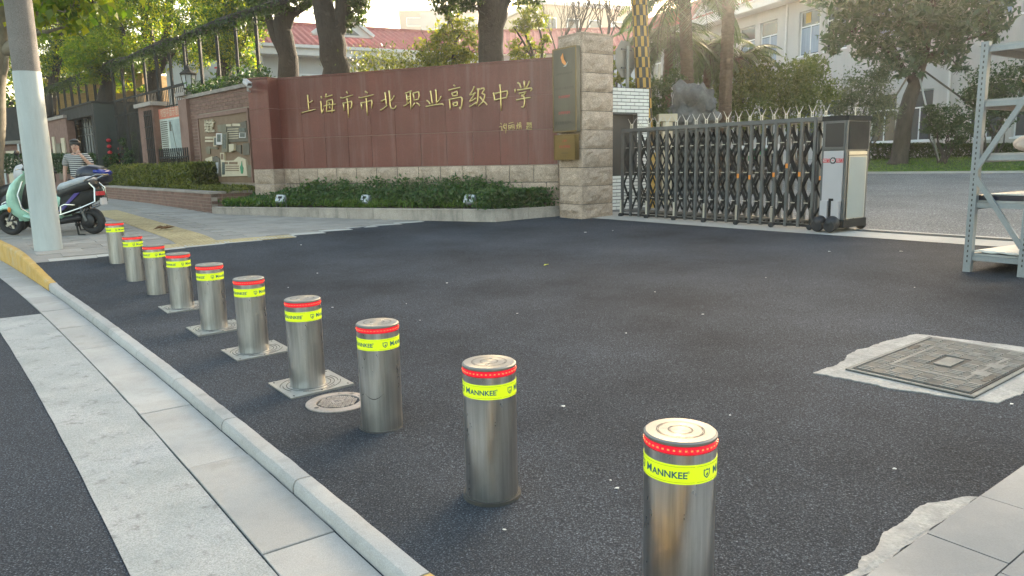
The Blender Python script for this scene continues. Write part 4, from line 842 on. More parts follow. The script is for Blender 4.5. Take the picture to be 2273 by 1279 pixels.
sp_ = cb('side_panel_white', [((x1+.0105, .0, .66), (.004, CY-.16, .90))], MA['panelg']); cb('base_skirt', [((0, 0, .13), (CX+.03, CY+.02, .12))], MA['dark'])
for a in (-.125, .075):
    mb = MB(); mb.sph(cpt(a, y0-.08, .14), .115, 12, 0, (.95, .9, .95)); mb.build('wheel_cover', MA['black'], cab, smooth=True)
    mb = MB().lathe([(.03, -.04), (.085, -.035), (.095, 0), (.085, .035), (.03, .04)], 18, (0, 0, 0), 0, 'Y'); mb.v = [tuple(cpt(a, y0-.14, .098)+A3 @ Vector(v)) for v in mb.v]; mb.build('wheel', MA['rubber'], cab, smooth=40)
for a in (-.11, .11):
    mb = MB().lathe([(.03, -.03), (.07, -.03), (.078, 0), (.07, .03), (.03, .03)], 16, (0, 0, 0), 0, 'Y'); mb.v = [tuple(cpt(a, y1+.05, .08)+A3 @ Vector(v)) for v in mb.v]; mb.build('wheel', MA['rubber'], cab, smooth=40)
cb('marker_lamp', [((x0-.02, y0+.03, .80), (.03, .03, .06))], MA['orange']); cb('mast', [((.12, 0, CHt+.10), (.012, .012, .15)), ((.12, .03, CHt+.17), (.012, .07, .012))], MA['lsteel'])
# ---------------------------------------------------------- gatehouse with white glazed bricks
gh = thing('gatehouse', tuple(at(1398, 470, 16.8)), label='small gatehouse of white glazed bricks with a dark window behind the pillar', cat='gatehouse')
ga, gb = np.array(at(1350, 300, 16.3)), np.array(at(1440, 300, 16.9)); gu = (gb-ga)[:2]; GL = np.linalg.norm(gu); gu = gu/GL; gn = np.array([gu[1], -gu[0]]); gu3, gn3 = V3(gu, 0), V3(gn, 0); ZT_ = float(at(1400, 195, 16.6)[2]); wx = float(np.dot(np.array(onplane(1415, 270, ga*[1, 1, 0], gn3))[:2]-ga[:2], gu)); wz1 = float(at(1390, 254, 16.55)[2]); wz0 = 1.0
GX0, gp3 = -1.2, lambda s, z, o=0.0: V3(ga[:2]+gu*s+gn*o, z)
mb = MB()
for (s0, s1, z0, z1) in ((GX0, GL, wz1, ZT_), (wx, GL, .2, wz1), (GX0, wx, .2, wz0), (GX0, -.9, wz0, wz1)): mb.poly([gp3(s0, z0, -.012), gp3(s1, z0, -.012), gp3(s1, z1, -.012), gp3(s0, z1, -.012)], -gn3*.2)
mb.poly([gp3(GX0, .2, -.9), gp3(GL, .2, -.9), gp3(GL, ZT_, -.9), gp3(GX0, ZT_, -.9)], -gn3*.2, 1); mb.poly([gp3(GX0, ZT_-.08, -.1), gp3(GL-.01, ZT_-.08, -.1), gp3(GL-.01, ZT_-.08, -1.0), gp3(GX0, ZT_-.08, -1.0)], (0, 0, .06)); mb.poly([gp3(GL-.2, .2, -.2), gp3(GL-.01, .2, -.2), gp3(GL-.01, .2, -.9), gp3(GL-.2, .2, -.9)], (0, 0, ZT_-.3)); mb.build('wall', [MA['tilegrout'], MA['dark']], gh)
rh, bw = .0745, .245; br = None; rows_ = int((ZT_-.3)/rh)
for r_ in range(rows_):
    z = ZT_-.004-(r_+1)*rh
    for k in range(-4, 6):
        s0 = k*bw+(bw/2 if r_ % 2 else 0); s1 = min(s0+bw, GL); s0 = max(s0, -.35)
        if s1-s0 < .03: continue
        if z+rh*.5 < wz1 and z > wz0 and s0 < wx:
            if s1 <= wx+.03: continue
            s0 = wx
        MB().poly([gp3(s0+.007, z+.008), gp3(s1-.007, z+.008), gp3(s1-.007, z+rh-.008), gp3(s0+.007, z+rh-.008)], -gn3*.012).build('glazed_brick', MA['whitetile'], gh)
MB().poly([gp3(-.9, wz0, -.15), gp3(wx, wz0, -.15), gp3(wx, wz1, -.15), gp3(-.9, wz1, -.15)], -gn3*.01).build('window', MA['black'], gh)
# octagonal sign seen from behind
p = np.array(at(1388, 132, 17.4)); sg = thing('road_sign', (p[0], p[1], .3), label='octagonal road sign seen from its grey back behind the glazed brick gatehouse', cat='road sign')
yw = R(50); sx = Vector((math.cos(yw), math.sin(yw), 0)); sn = Vector((sx.y, -sx.x, 0)); c = Vector(p)
MB().poly([c+sx*.43*math.cos(R(22.5+45*k))+Vector((0, 0, .43*math.sin(R(22.5+45*k)))) for k in range(8)], -sn*.012).build('sign_plate', MA['signgrey'], sg)
mb = MB(); mb.poly([c-sn*.014+sx*.40*math.cos(R(22.5+45*k))+Vector((0, 0, .40*math.sin(R(22.5+45*k)))) for k in range(8)], -sn*.004); mb.build('sign_face', MA['red'], sg)
MB().tube([Vector((p[0], p[1], .2))+sn*.06, c+sn*.06+Vector((0, 0, .28))], .038, 12).build('post', MA['signgrey'], sg)
for dz in (-.2, .2): MB().box(c+sn*.03+Vector((0, 0, dz)), (.42, .03, .035), yw).build('bracket', MA['dsteel'], sg)
# tall post wrapped in yellow and black panels
p0, p1 = np.array(at(1428, 195, 17.6)), np.array(at(1419, 0, 17.6)); dd = (p1-p0)/(p1[2]-p0[2]); base = p0+dd*(.3-p0[2]); topp = p0+dd*(7.2-p0[2])
ck = thing('checkered_post', tuple(base), label='tall leaning post wrapped in yellow and black checker panels behind the gatehouse', cat='post')
MB().tube([base, topp], [.13, .115], 12).build('core', MA['black'], ck)
mb = MB(); n_ = 14; rows_ = 30
for r_ in range(rows_):
    for k in range(n_):
        z0, z1 = .3+r_*.225, .3+(r_+1)*.225; a0, a1 = 2*math.pi*k/n_, 2*math.pi*(k+1)/n_; rr = .165
        zo = .05*k % .2 if False else 0
        q = [base+dd*(z-.3)+np.array([rr*math.cos(a), rr*math.sin(a), 0]) for z, a in ((z0+.006, a0+.03), (z0+.006, a1-.03), (z1-.006, a1-.03), (z1-.006, a0+.03))]
        nn = np.array([math.cos((a0+a1)/2), math.sin((a0+a1)/2), 0]); mb.poly(q, nn*.012, (r_+k) % 2)
mb.build('checker_panels', [MA['checkY'], MA['checkK']], ck)
# ============================================================ BRICK PLANTER WALL, HEDGE, MURAL WALL, FENCE, PORTAL
B0, B1 = un(470, 473)[:2], un(236, 440)[:2]; bd2 = (B1-B0)/np.linalg.norm(B1-B0); bn2 = np.array([bd2[1], -bd2[0]])
if bn2[1] > 0: bn2 = -bn2
bd3, bn3 = V3(bd2, 0), V3(bn2, 0); BL = float(np.linalg.norm(B1-B0))
bw_ = thing('brick_planter_wall', V3((B0+B1)/2, .35), label='long low brown brick planter wall with stone coping in front of the hedge', cat='low wall')
bz0, bz1 = .24, .78
q = lambda s, z, o=0.0: V3(B0+bd2*s+bn2*o, z)
MB().poly([q(.0, bz0, -.012), q(BL, bz0, -.012), q(BL, bz1, -.012), q(.0, bz1, -.012)], -bn3*.22).build('mortar_core', MA['bmortar'], bw_)
MB().poly([q(.012, bz0, -.232), q(.012, bz1, -.232), q(.012, bz1, -1.1), q(.012, bz0, -1.1)], bd3*.2).build('mortar_core', MA['bmortar'], bw_)
rh = .083; L_ = .27; fld = MB(); cnt = 0; src = {}
for r_ in range(6):
    z = bz1-(r_+1)*rh-.002
    for k in range(int(BL/L_)+1):
        s = k*L_-(L_/2 if r_ % 2 else 0); s0, s1 = max(0, s+.005), min(s+L_-.005, BL)
        if s1-s0 < .03: continue
        mb = fld if s > 11.4 else MB(); mb.poly([q(s0, z+.005, 0), q(s1, z+.005, 0), q(s1, z+rh-.005, 0), q(s0, z+rh-.005, 0)], -bn3*.03)
        if mb is not fld: mb.build('brick', MA['brick'], bw_); cnt += 1
    for k in range(4):
        o = -(.02+k*L_+(L_/2 if r_ % 2 else 0)); e = o-L_+.01
        MB().poly([q(0, z+.005, o), q(0, z+rh-.005, o), q(0, z+rh-.005, e), q(0, z+.005, e)], bd3*.03).build('brick', MA['brick'], bw_)
fld.build('brick_field', MA['brick'], bw_, kind='stuff')
for k in range(int(BL/.62)+1):
    s0, s1 = k*.62-.02, min((k+1)*.62-.03, BL+.02); MB().poly([q(s0, bz1, .025), q(s1, bz1, .025), q(s1, bz1, -.27), q(s0, bz1, -.27)], (0, 0, .055)).build('coping_stone', MA['coping'], bw_)
for k in range(2): MB().poly([q(-.02, bz1, -.28-k*.5), q(.26, bz1, -.28-k*.5), q(.26, bz1, -.77-k*.5), q(-.02, bz1, -.77-k*.5)], (0, 0, .055)).build('coping_stone', MA['coping'], bw_)
MB().poly([q(.2, .5, -.2), q(BL+8, .5, -.2), q(BL+8, .5, -6), q(.2, .5, -3)], (0, 0, .12)).build('soil', MA['ground'], bw_)
# fence line
FO = np.array([WO[0]+wl[0]*(WLEN+WE*.9), WO[1]+wl[1]*(WLEN+WE*.9)])-wn*.05; fd = np.array([-.67, .742]); fd /= np.linalg.norm(fd); fn = np.array([-fd[1], fd[0]]); 
if np.dot(fn, FO) > 0: fn = -fn
fd3, fn3 = V3(fd, 0), V3(fn, 0)
def fp(s, z, o=0.0): return V3(FO+fd*s+fn*o, z)
def fpx(px, py, o=0.0): return onplane(px, py, V3(FO+fn*o, 0), fn3)
def fs_(px, o=0.0): return float(np.dot(fpx(px, 300, o)[:2]-FO, fd))
MS = fs_(427); MT = float(fpx(500, 203)[2]); mw = thing('mural_wall', fp(MS/2, .4), label='brown brick wall with a framed relief display board beside the red sign wall', cat='brick wall')
MB().poly([fp(-.3, .2, -.015), fp(MS, .2, -.015), fp(MS, MT, -.015), fp(-.3, MT, -.015)], -fn3*.3).build('mortar_core', MA['bmortar'], mw)
mc_ = [fpx(443, 268), fpx(553.5, 249), fpx(553.5, 395), fpx(456, 395)]; ms0, ms1 = fs_(554), fs_(446); mz1 = float(fpx(500, 256)[2]); mz0 = float(fpx(505, 396)[2])
fld = MB(); cnt = 0; rh = .094; L_ = .30
for r_ in range(int((MT-.3)/rh)):
    z = MT-(r_+1)*rh
    for k in range(-1, int(MS/L_)+1):
        s = k*L_+(L_/2 if r_ % 2 else 0); s0, s1 = max(-.25, s+.005), min(s+L_-.005, MS)
        if z < mz1+.1 and z > mz0-.25:
            if s0 >= ms0-.1 and s1 <= ms1+.1: continue
            if s0 < ms0-.1 < s1: s1 = ms0-.1
            if s0 < ms1+.1 < s1: s0 = ms1+.1
        if s1-s0 < .03: continue
        one = z > .8 and cnt < 295; mb = MB() if one else fld
        mb.poly([fp(s0, z+.006, 0), fp(s1, z+.006, 0), fp(s1, z+rh-.006, 0), fp(s0, z+rh-.006, 0)], -fn3*.03)
        if one: mb.build('brick', MA['brick'], mw); cnt += 1
fld.build('brick_field', MA['brick'], mw, kind='stuff')
for k in range(8): MB().poly([fp(-.3+k*.68, MT, .06), fp(-.3+k*.68+.66, MT, .06), fp(-.3+k*.68+.66, MT, -.36), fp(-.3+k*.68, MT, -.36)], (0, 0, .09)).build('coping_stone', MA['coping'], mw)
# relief board, elements traced on the board plane
mu = thing('relief_board', fp((ms0+ms1)/2, mz0), label='framed brown relief display board with raised photos, title characters and text lines', cat='display board')
MB().poly([fp(ms0-.02, mz0-.1, .02), fp(ms1+.02, mz0-.1, .02), fp(ms1+.02, mz1+.0, .02), fp(ms0-.02, mz1+.0, .02)], -fn3*.05).build('back_panel', MA['muralb'], mu)
mb = MB()
for (a, c, z0, z1) in ((ms0-.10, ms0-.02, mz0-.1, mz1+.1), (ms1+.02, ms1+.10, mz0-.1, mz1+.1), (ms0-.02, ms1+.02, mz1, mz1+.1)): mb.poly([fp(a, z0, .05), fp(c, z0, .05), fp(c, z1, .05), fp(a, z1, .05)], -fn3*.08)
mb.build('frame', MA['pier'], mu)
def mp(u, v, o): return fpx(435+u/8.254, 245+v/8.254, o)
def mpiece(name, pts, o, th, m): return MB().poly([mp(u, v, o) for u, v in pts], -fn3*th).build(name, MA[m], mu)
R4 = lambda a, b, c, d, k=0: [(a, b+k), (c, b), (c, d), (a, d+k*.3)]
mpiece('grey_panel', [(560, 300), (905, 195), (960, 570), (570, 585)], .06, .05, 'muralg'); mpiece('olive_panel', [(390, 270), (545, 255), (545, 400), (400, 400)], .045, .03, 'murald')
for k in range(5): mpiece('text_line', R4(575, 330+k*42, 775, 348+k*42, 12), .075, .02, 'cream')
mpiece('text_line', R4(550, 255, 645, 295), .075, .02, 'cream'); mpiece('text_line', R4(665, 245, 808, 290), .075, .02, 'cream'); mpiece('photo', R4(790, 410, 905, 505), .075, .015, 'white'); mpiece('photo_print', R4(805, 415, 890, 490), .081, .006, 'photo'); mpiece('photo_print', R4(790, 325, 895, 390), .078, .012, 'photo')
for (a, b_, c, d, m_) in ((318, 480, 372, 660, 'cream'), (368, 420, 480, 630, 'white'), (470, 405, 575, 765, 'murald')): mpiece('photo_block', R4(a, b_, c, d), .10, .06, m_)
for (a, b_, c, d) in ((330, 500, 362, 640), (385, 440, 445, 580), (490, 440, 545, 700)): mpiece('photo_print', R4(a, b_, c, d), .108, .008, 'photo')
for k in range(2): mpiece('text_line', R4(165, 485+k*60, 305, 520+k*62), .05, .02, 'cream')
mpiece('pale_block', [(597, 620), (690, 615), (692, 735), (605, 770)], .11, .07, 'cream'); mpiece('grey_block', [(695, 640), (820, 640), (825, 800), (700, 720)], .05, .03, 'muralg'); mpiece('grey_block', [(855, 610), (970, 600), (975, 815), (865, 820)], .07, .05, 'muralg'); mpiece('hook_block', [(175, 690), (215, 660), (400, 690), (390, 715), (255, 700), (255, 800), (200, 795)], .05, .03, 'murald')
mpiece('house_block', [(170, 885), (290, 845), (320, 1200), (205, 1200)], .07, .05, 'cream'); mpiece('house_block', [(300, 870), (360, 840), (430, 890), (460, 1210), (325, 1205)], .05, .03, 'muralg')
for (a, b_, c, d) in ((195, 960, 250, 1145), (262, 970, 310, 1160)): mpiece('photo_print', R4(a, b_, c, d), .078, .008, 'photo')
mpiece('photo', R4(325, 955, 405, 1155), .06, .01, 'white'); mpiece('photo_print', [(330, 1070), (360, 1030), (395, 1075), (380, 1130), (345, 1130)], .066, .006, 'photo')
mpiece('text_board', [(440, 780), (515, 780), (520, 925), (690, 920), (770, 850), (905, 900), (940, 1200), (470, 1215)], .07, .06, 'cream'); mpiece('recess', R4(455, 800, 500, 905), .073, .006, 'muralb')
for (a, c) in ((525, 580), (605, 755)): mpiece('text_line', R4(a, 945, c, 990), .078, .008, 'muralb')
for k in range(3): mpiece('text_line', R4(540, 1015+k*40, 780, 1032+k*40), .078, .008, 'muralb')
mpiece('photo_print', R4(475, 950, 525, 1180), .078, .008, 'photo'); mpiece('green_print', [(835, 930), (845, 1010), (865, 1060), (855, 1160), (825, 1160), (805, 1040), (825, 1000)], .08, .01, 'green')
mpiece('edge_block', R4(945, 1000, 1010, 1230), .05, .03, 'murald')
a, c = mp(240, 310, .075), mp(360, 300, .075); ux = (c-a)/np.linalg.norm(c-a); ux[2] = 0; ux /= np.linalg.norm(ux)
mb = MB(); text_on(mb, '绽放', .36, a, -fd3, Z3, bold=.012); me_ = mb.build('title_characters', MA['cream'], mu); sm = me_.modifiers.new('thickness', 'SOLIDIFY'); sm.thickness = .04
# end pier with deco lantern
PSa, PSb = fs_(427), fs_(409); pier = thing('fence_pier', fp((PSa+PSb)/2, .4), label='brown rendered pier at the left end of the relief board wall', cat='pier')
MB().poly([fp(PSa+.005, .2, .10), fp(PSb, .2, .10), fp(PSb, MT, .10), fp(PSa+.005, MT, .10)], -fn3*.5).build('shaft', MA['pier'], pier); MB().poly([fp(PSa-.06, MT+.09, .16), fp(PSb+.06, MT+.09, .16), fp(PSb+.06, MT+.09, -.46), fp(PSa-.06, MT+.09, -.46)], (0, 0, .10)).build('cap', MA['coping'], pier)
p = fp((PSa+PSb)/2+.0, MT+.19, -.15); ln = thing('post_lantern', tuple(p), label='black lantern with glass cage on top of the brown pier', cat='lantern'); p = Vector(p)
mb = MB(); mb.tube([p, p+Vector((0, 0, .1))], .05, 8); mb.lathe([(.16, .1), (.19, .14), (.02, .15)], 8, p); mb.lathe([(.24, .52), (.25, .55), (.10, .66), (.02, .80)], 8, p)
for k in range(8): a = 2*math.pi*k/8; mb.bar(p+Vector((.16*math.cos(a), .16*math.sin(a), .13)), p+Vector((.22*math.cos(a), .22*math.sin(a), .53)), .018, .018)
mb.build('cage', MA['dark'], ln); MB().lathe([(.13, .15), (.18, .51)], 8, p).build('glass', MA['lampglass'], ln)
mb = MB()
for k in range(9): mb.tube([p+Vector((0, .03, .8+k*.11)), p+Vector((.0, .03, .9+k*.11))], [.035, .02], 6)
mb.build('hanging_chain', MA['dark'], ln)
# railing fence above and beyond: beam, rail, posts, bars
ZR, ZTp = 3.86, 5.15; fence = thing('railing_fence', fp(12, .4), label='tall dark railing fence with a vine covered top beam running away to the far end', cat='fence')
MB().bar(fp(-1.2, ZTp, -.2), fp(46, ZTp, -.2), .10, .12).build('top_beam', MA['dark'], fence); MB().bar(fp(MS+.3, ZR, -.2), fp(46, ZR, -.2), .06, .07).build('rail', MA['dark'], fence); MB().bar(fp(MS+.3, 1.45, -.2), fp(46, 1.45, -.2), .06, .06).build('rail', MA['dark'], fence); MB().bar(fp(MS+.3, ZR-.55, -.2), fp(46, ZR-.55, -.2), .04, .04).build('rail', MA['dark'], fence)
s = .5; fpm = None; k = 0
while s < 46: 
    z0 = MT if s < MS+.5 else .35; MB().bar(fp(s, z0, -.2), fp(s, ZTp, -.2), .07 if k % 3 else .10, .07).build('fence_post', MA['dark'], fence); s += 1.25; k += 1
bars = MB(); b1 = None
for i in range(250):
    s = MS+.45+i*.155
    if s > 45: break
    if i < 60: MB().bar(fp(s, 1.3, -.2), fp(s, ZR, -.2), .022, .022).build('fence_bar', MA['dark'], fence)
    else: bars.bar(fp(s, 1.3, -.2), fp(s, ZR, -.2), .022, .022)
bars.build('bar_field', MA['dark'], fence, kind='stuff')
pl_ = thing('fence_plinth', fp(20, .3), label='brick plinth carrying the dark railing fence beyond the pier', cat='low wall'); MB().poly([fp(PSb+.02, .2, -.05), fp(46, .2, -.05), fp(46, 1.3, -.05), fp(PSb+.02, 1.3, -.05)], -fn3*.3).build('brick_face', MA['brick'], pl_); MB().poly([fp(PSb+.02, 1.3, 0), fp(46, 1.3, 0), fp(46, 1.3, -.4), fp(PSb+.02, 1.3, -.4)], (0, 0, .08)).build('coping', MA['coping'], pl_)
# notice board with map
n0, n1 = fs_(411, .1), fs_(356, .1); nz1, nz0 = float(fpx(385, 237, .1)[2]), float(fpx(385, 352, .1)[2]); nb = thing('notice_board', fp((n0+n1)/2, nz0, .1), label='notice board with red header, text column and grey map fixed to the fence', cat='notice board')
MB().poly([fp(n0, nz0, .08), fp(n1, nz0, .08), fp(n1, nz1, .08), fp(n0, nz1, .08)], -fn3*.06).build('board', MA['notice'], nb); hz = nz1-(nz1-nz0)*.20
MB().poly([fp(n0, hz, .09), fp(n1, hz, .09), fp(n1, nz1, .09), fp(n0, nz1, .09)], -fn3*.008).build('header', MA['noticer'], nb); mb = MB(); text_on(mb, '校园平面示意图', (n1-n0)*.12, fp((n0+n1)/2, (hz+nz1)/2, .093), -fd3, Z3); mb.build('header_lettering', MA['cream'], nb)
MB().poly([fp(n0+.06, nz0+.2, .088), fp(n0+(n1-n0)*.62, nz0+.2, .088), fp(n0+(n1-n0)*.62, hz-.06, .088), fp(n0+.06, hz-.06, .088)], -fn3*.006).build('map_print', mat('map_print', (.30, .36, .34), .6, var=.35, vs_=2.4), nb)
mb = MB()
for k in range(24): z = hz-.1-k*.062; mb.poly([fp(n1-.08, z, .089), fp(n1-(n1-n0)*random.uniform(.28, .34), z, .089), fp(n1-(n1-n0)*.30, z+.03, .089), fp(n1-.08, z+.03, .089)], -fn3*.004)
pts = [fp(n0+(n1-n0)*a, hz-.1-c, .091) for a, c in ((.5, .1), (.45, .5), (.38, .9), (.30, 1.1), (.25, 1.25), (.12, 1.15))]; mb.tube(pts, .009, 5); mb.box(fp(n0+.25, hz-.25, .09), (.12, .02, .28), math.atan2(fd[1], fd[0])); mb.box(fp(n0+(n1-n0)*.56, hz-.25, .09), (.12, .02, .28), math.atan2(fd[1], fd[0])); mb.build('print_lines', MA['muralg'], nb)
bp0, bp1 = fs_(345, .2), fs_(312, .2); bpz = float(fpx(330, 236, .2)[2]); bp = thing('brick_pier', fp((bp0+bp1)/2, .3, .2), label='broad brick pier between the dark portal and the notice board', cat='pier'); MB().poly([fp(bp0, .2, .2), fp(bp1, .2, .2), fp(bp1, bpz, .2), fp(bp0, bpz, .2)], -fn3*.4).build('shaft', MA['brick'], bp); MB().poly([fp(bp0-.1, bpz, .3), fp(bp1+.1, bpz, .3), fp(bp1+.1, bpz, -.3), fp(bp0-.1, bpz, -.3)], (0, 0, .12)).build('cap', MA['coping'], bp)
mb = MB()
for k in range(5): s = bp0+.05+.16*k; mb.bar(fp(s-.2, 1.2, .32), fp(s-.2, bpz-.15, .32), .03, .03)
for k in range(4): mb.bar(fp(bp0-.2, bpz-.3-.35*k, .33), fp(bp0+.55, bpz-.3-.35*k, .33), .03, .03)
tag(mb.build('trellis', MA['dark']), 'black metal trellis with crossing bars beside the notice board', 'trellis')
mb = MB()
sp0, sp1 = fs_(413, .3), fs_(350, .3)
for k in range(15): s = sp0+(sp1-sp0)*k/14; p = fp(s, .95, .3); mb.bar(p, (p[0], p[1], 1.98), .03, .03)
mb.bar(fp(sp0, 1.72, .3), fp(sp1, 1.72, .3), .03, .04); tag(mb.build('picket_fence', MA['dark']), 'short dark picket fence under the notice board behind the hedge', 'fence')
# dark pedestrian portal
pc = np.array(at(213, 300, 28.0))[:2]; pz1 = float(at(213, 228, 28)[2]); pe = pc+fd*5.2; pf = pc-fn*1.5; pz = lambda p, z: V3(p, z)
po = thing('entrance_portal', pz((pc+pe)/2, .4), label='dark grey box portal with vertical bars over the pavement entrance', cat='portal')
mb = MB(); tb_ = .42
mb.poly([pz(pc, pz1-tb_), pz(pe, pz1-tb_), pz(pe, pz1), pz(pc, pz1)], -fn3*.25); mb.poly([pz(pc, .3), pz(pc+fd*.35, .3), pz(pc+fd*.35, pz1-tb_), pz(pc, pz1-tb_)], -fn3*.25); mb.poly([pz(pe-fd*.25, .3), pz(pe, .3), pz(pe, pz1-tb_), pz(pe-fd*.25, pz1-tb_)], -fn3*.25); mb.build('frame', MA['dark'], po)
MB().poly([pz(pc-fd*.01, .3), pz(pf-fd*.01, .3), pz(pf-fd*.01, pz1-.02), pz(pc-fd*.01, pz1-.02)], fd3*.12).build('side_panel', MA['darkg'], po); MB().poly([pz(pc-fn*-.05, pz1+.003), pz(pe-fn*-.05, pz1+.003), pz(pe-fn*1.9, pz1+.003), pz(pf-fn*.4-fd*.4, pz1+.003)], (0, 0, .06)).build('roof', MA['dark'], po)
for k in range(11): p = pc+fd*(.6+k*.42)-fn*.6; MB().bar(pz(p, .4), pz(p, pz1-.3), .07, .07).build('bar', MA['dsteel'], po)
mb = MB()
for k in range(2): mb.bar(pz(pc+fd*.4-fn*.6, pz1-.7-k*.3), pz(pe-fn*.6, pz1-.7-k*.3), .05, .05)
mb.build('cross_rail', MA['dsteel'], po); MB().poly([pz(pc+fd*4.0-fn*.9, .4), pz(pe-fn*.9, .4), pz(pe-fn*.9, pz1-1), pz(pc+fd*4.0-fn*.9, pz1-1)], -fn3*.05).build('back_panel', MA['palewall'], po)
for j, n_ in ((0, 7), (1, 6), (2, 4)):  # lantern reflections in the side panel, put in as modelled strings
    p = pc-fn*(.38+j*.36)-fd*.10; st = thing('lantern_string', pz(p, 1.1), label=['red lantern string nearest the corner of the dark portal', 'middle red lantern string on the side of the dark portal', 'short red lantern string low on the side of the dark portal'][j], cat='lantern string', group='red lantern strings on the portal')
    MB().tube([pz(p, .9), pz(p, 3.0)], .01, 5).build('cord', MA['black'], st)
    for k in range(n_): MB().sph(pz(p, 2.45-j*.3-k*.22-(.35 if k > 3 else 0)), .085, 8, 0, (1, 1, .8)).build('lantern', MA['lantern'], st, smooth=True)
# boards and grey shed at the far left
a0, a1 = np.array(at(150, 300, 31))[:2], np.array(at(94, 300, 34.0))[:2]; w1 = float(at(140, 262, 31)[2]); bw2 = thing('relief_wall', V3((a0+a1)/2, .4), label='brick wall with pale relief plates between the white pole and the portal', cat='brick wall'); dv_ = (a1-a0)/np.linalg.norm(a1-a0); nv = np.array([dv_[1], -dv_[0]])
if nv[1] > 0: nv = -nv
MB().poly([V3(a0, .3), V3(a1, .3), V3(a1, w1), V3(a0, w1)], -V3(nv, 0)*.3).build('brick_face', MA['brick'], bw2); MB().poly([V3(a0+nv*.08, w1), V3(a1+nv*.08, w1), V3(a1-nv*.4, w1), V3(a0-nv*.4, w1)], (0, 0, .12)).build('coping', MA['coping'], bw2)
for (s, z0, z1, m_, w_) in ((.4, 1.3, 2.7, 'cream', .5), (1.1, 1.0, 2.5, 'murald', .7), (2.0, 1.4, 2.8, 'cream', .35), (2.7, .9, 2.3, 'muralg', .8)): MB().poly([V3(a0+dv_*s+nv*.06, z0), V3(a0+dv_*(s+w_)+nv*.06, z0), V3(a0+dv_*(s+w_)+nv*.06, z1), V3(a0+dv_*s+nv*.06, z1)], -V3(nv, 0)*.055).build('relief_plate', MA[m_], bw2)
p0_, p1_ = np.array(at(-60, 300, 36))[:2], np.array(at(72, 300, 34))[:2]; zt = float(at(30, 240, 35)[2]); nz_ = np.array([0, -1]); sh = thing('grey_shed', V3((p0_+p1_)/2, .4), label='dark grey panelled shed wall at the far left behind the parked bikes', cat='shed')
dv_ = (p1_-p0_)/np.linalg.norm(p1_-p0_); nv = np.array([dv_[1], -dv_[0]])
MB().poly([V3(p0_, 2.7), V3(p1_, 2.7), V3(p1_, zt), V3(p0_, zt)], -V3(nv, 0)*.8).build('upper_wall', MA['dark'], sh); MB().poly([V3(p0_+nv*.1, 2.6), V3(p1_+nv*.1, 2.6), V3(p1_+nv*.1, 2.75), V3(p0_+nv*.1, 2.75)], -V3(nv, 0)*.95).build('sill', MA['dsteel'], sh); MB().poly([V3(p0_-nv*.1, .3), V3(p1_-nv*.1, .3), V3(p1_-nv*.1, 2.6), V3(p0_-nv*.1, 2.6)], -V3(nv, 0)*.3).build('lower_wall', MA['brick'], sh)
for s in (.55, .86): q_ = p0_+(p1_-p0_)*s; MB().poly([V3(q_+nv*.0, .6), V3(q_+dv_*.9, .6), V3(q_+dv_*.9, 2.3), V3(q_, 2.3)], V3(nv, 0)*.06).build('display_frame', MA['cream'], sh)
for s in (.52, .8): q_ = p0_+(p1_-p0_)*s; MB().bar(V3(q_+nv*.12, .3), V3(q_+nv*.12, 2.6), .08, .08).build('post', MA['polew'], sh)
# ---------------------------------------------------------- pole
pp = un(108, 553); pol = thing('utility_pole', tuple(pp), label='thick round concrete pole with white painted lower half at the kerb', cat='pole')
rp = 32.5/FOC*float(np.dot(pp-[0, 0, CAMH], FW))*math.cos(math.atan2(pp[0], pp[1])); zp = float(at(54, 160, pp[1])[2]); tp = lambda z: rp*(1-.0125*(z-pp[2]))
MB().lathe([(tp(pp[2])-.004, pp[2]-.1), (tp(zp)-.004, zp), (tp(9)-.004, 9.5)], 40, (pp[0], pp[1], 0)).build('shaft', MA['polec'], pol, smooth=40); MB().lathe([(tp(pp[2]), pp[2]-.02), (tp(zp), zp)], 40, (pp[0], pp[1], 0)).build('painted_band', MA['polew'], pol, smooth=40)
# ============================================================ SCOOTERS
def wheel(t, x, r, w, name='wheel'):
    mb = MB(); n1, n2 = 26, 8; R0 = r-w/2
    for i in range(n1):
        a = 2*math.pi*i/n1
        for j in range(n2): c = 2*math.pi*j/n2; rr = R0+w/2*math.cos(c); mb.v.append((x+rr*math.cos(a), w/2*1.1*math.sin(c), r+rr*math.sin(a)))
    for i in range(n1):
        for j in range(n2): mb.f.append((i*n2+j, ((i+1) % n1)*n2+j, ((i+1) % n1)*n2+(j+1) % n2, i*n2+(j+1) % n2)); mb.m.append(0)
    ty = mb.build(name, MA['rubber'], t, smooth=True); mb = MB(); ri = R0-w*.35
    mb.lathe([(ri, -w*.3), (ri+.02, -w*.35), (ri+.02, w*.35), (ri, w*.3), (ri, -w*.3)], 22, (x, 0, r), 0, 'Y'); mb.f = mb.f[:-2]; mb.m = mb.m[:-2]; mb.lathe([(.045, -w*.5), (.05, 0), (.045, w*.5)], 12, (x, 0, r), 0, 'Y')
    for k in range(5):
        a = 2*math.pi*k/5; mb.bar((x+.04*math.cos(a), 0, r+.04*math.sin(a)), (x+ri*math.cos(a), 0, r+ri*math.sin(a)), .035, .03, up=(0, 1, 0))
    mb.build('rim', MA['lsteel'], ty)
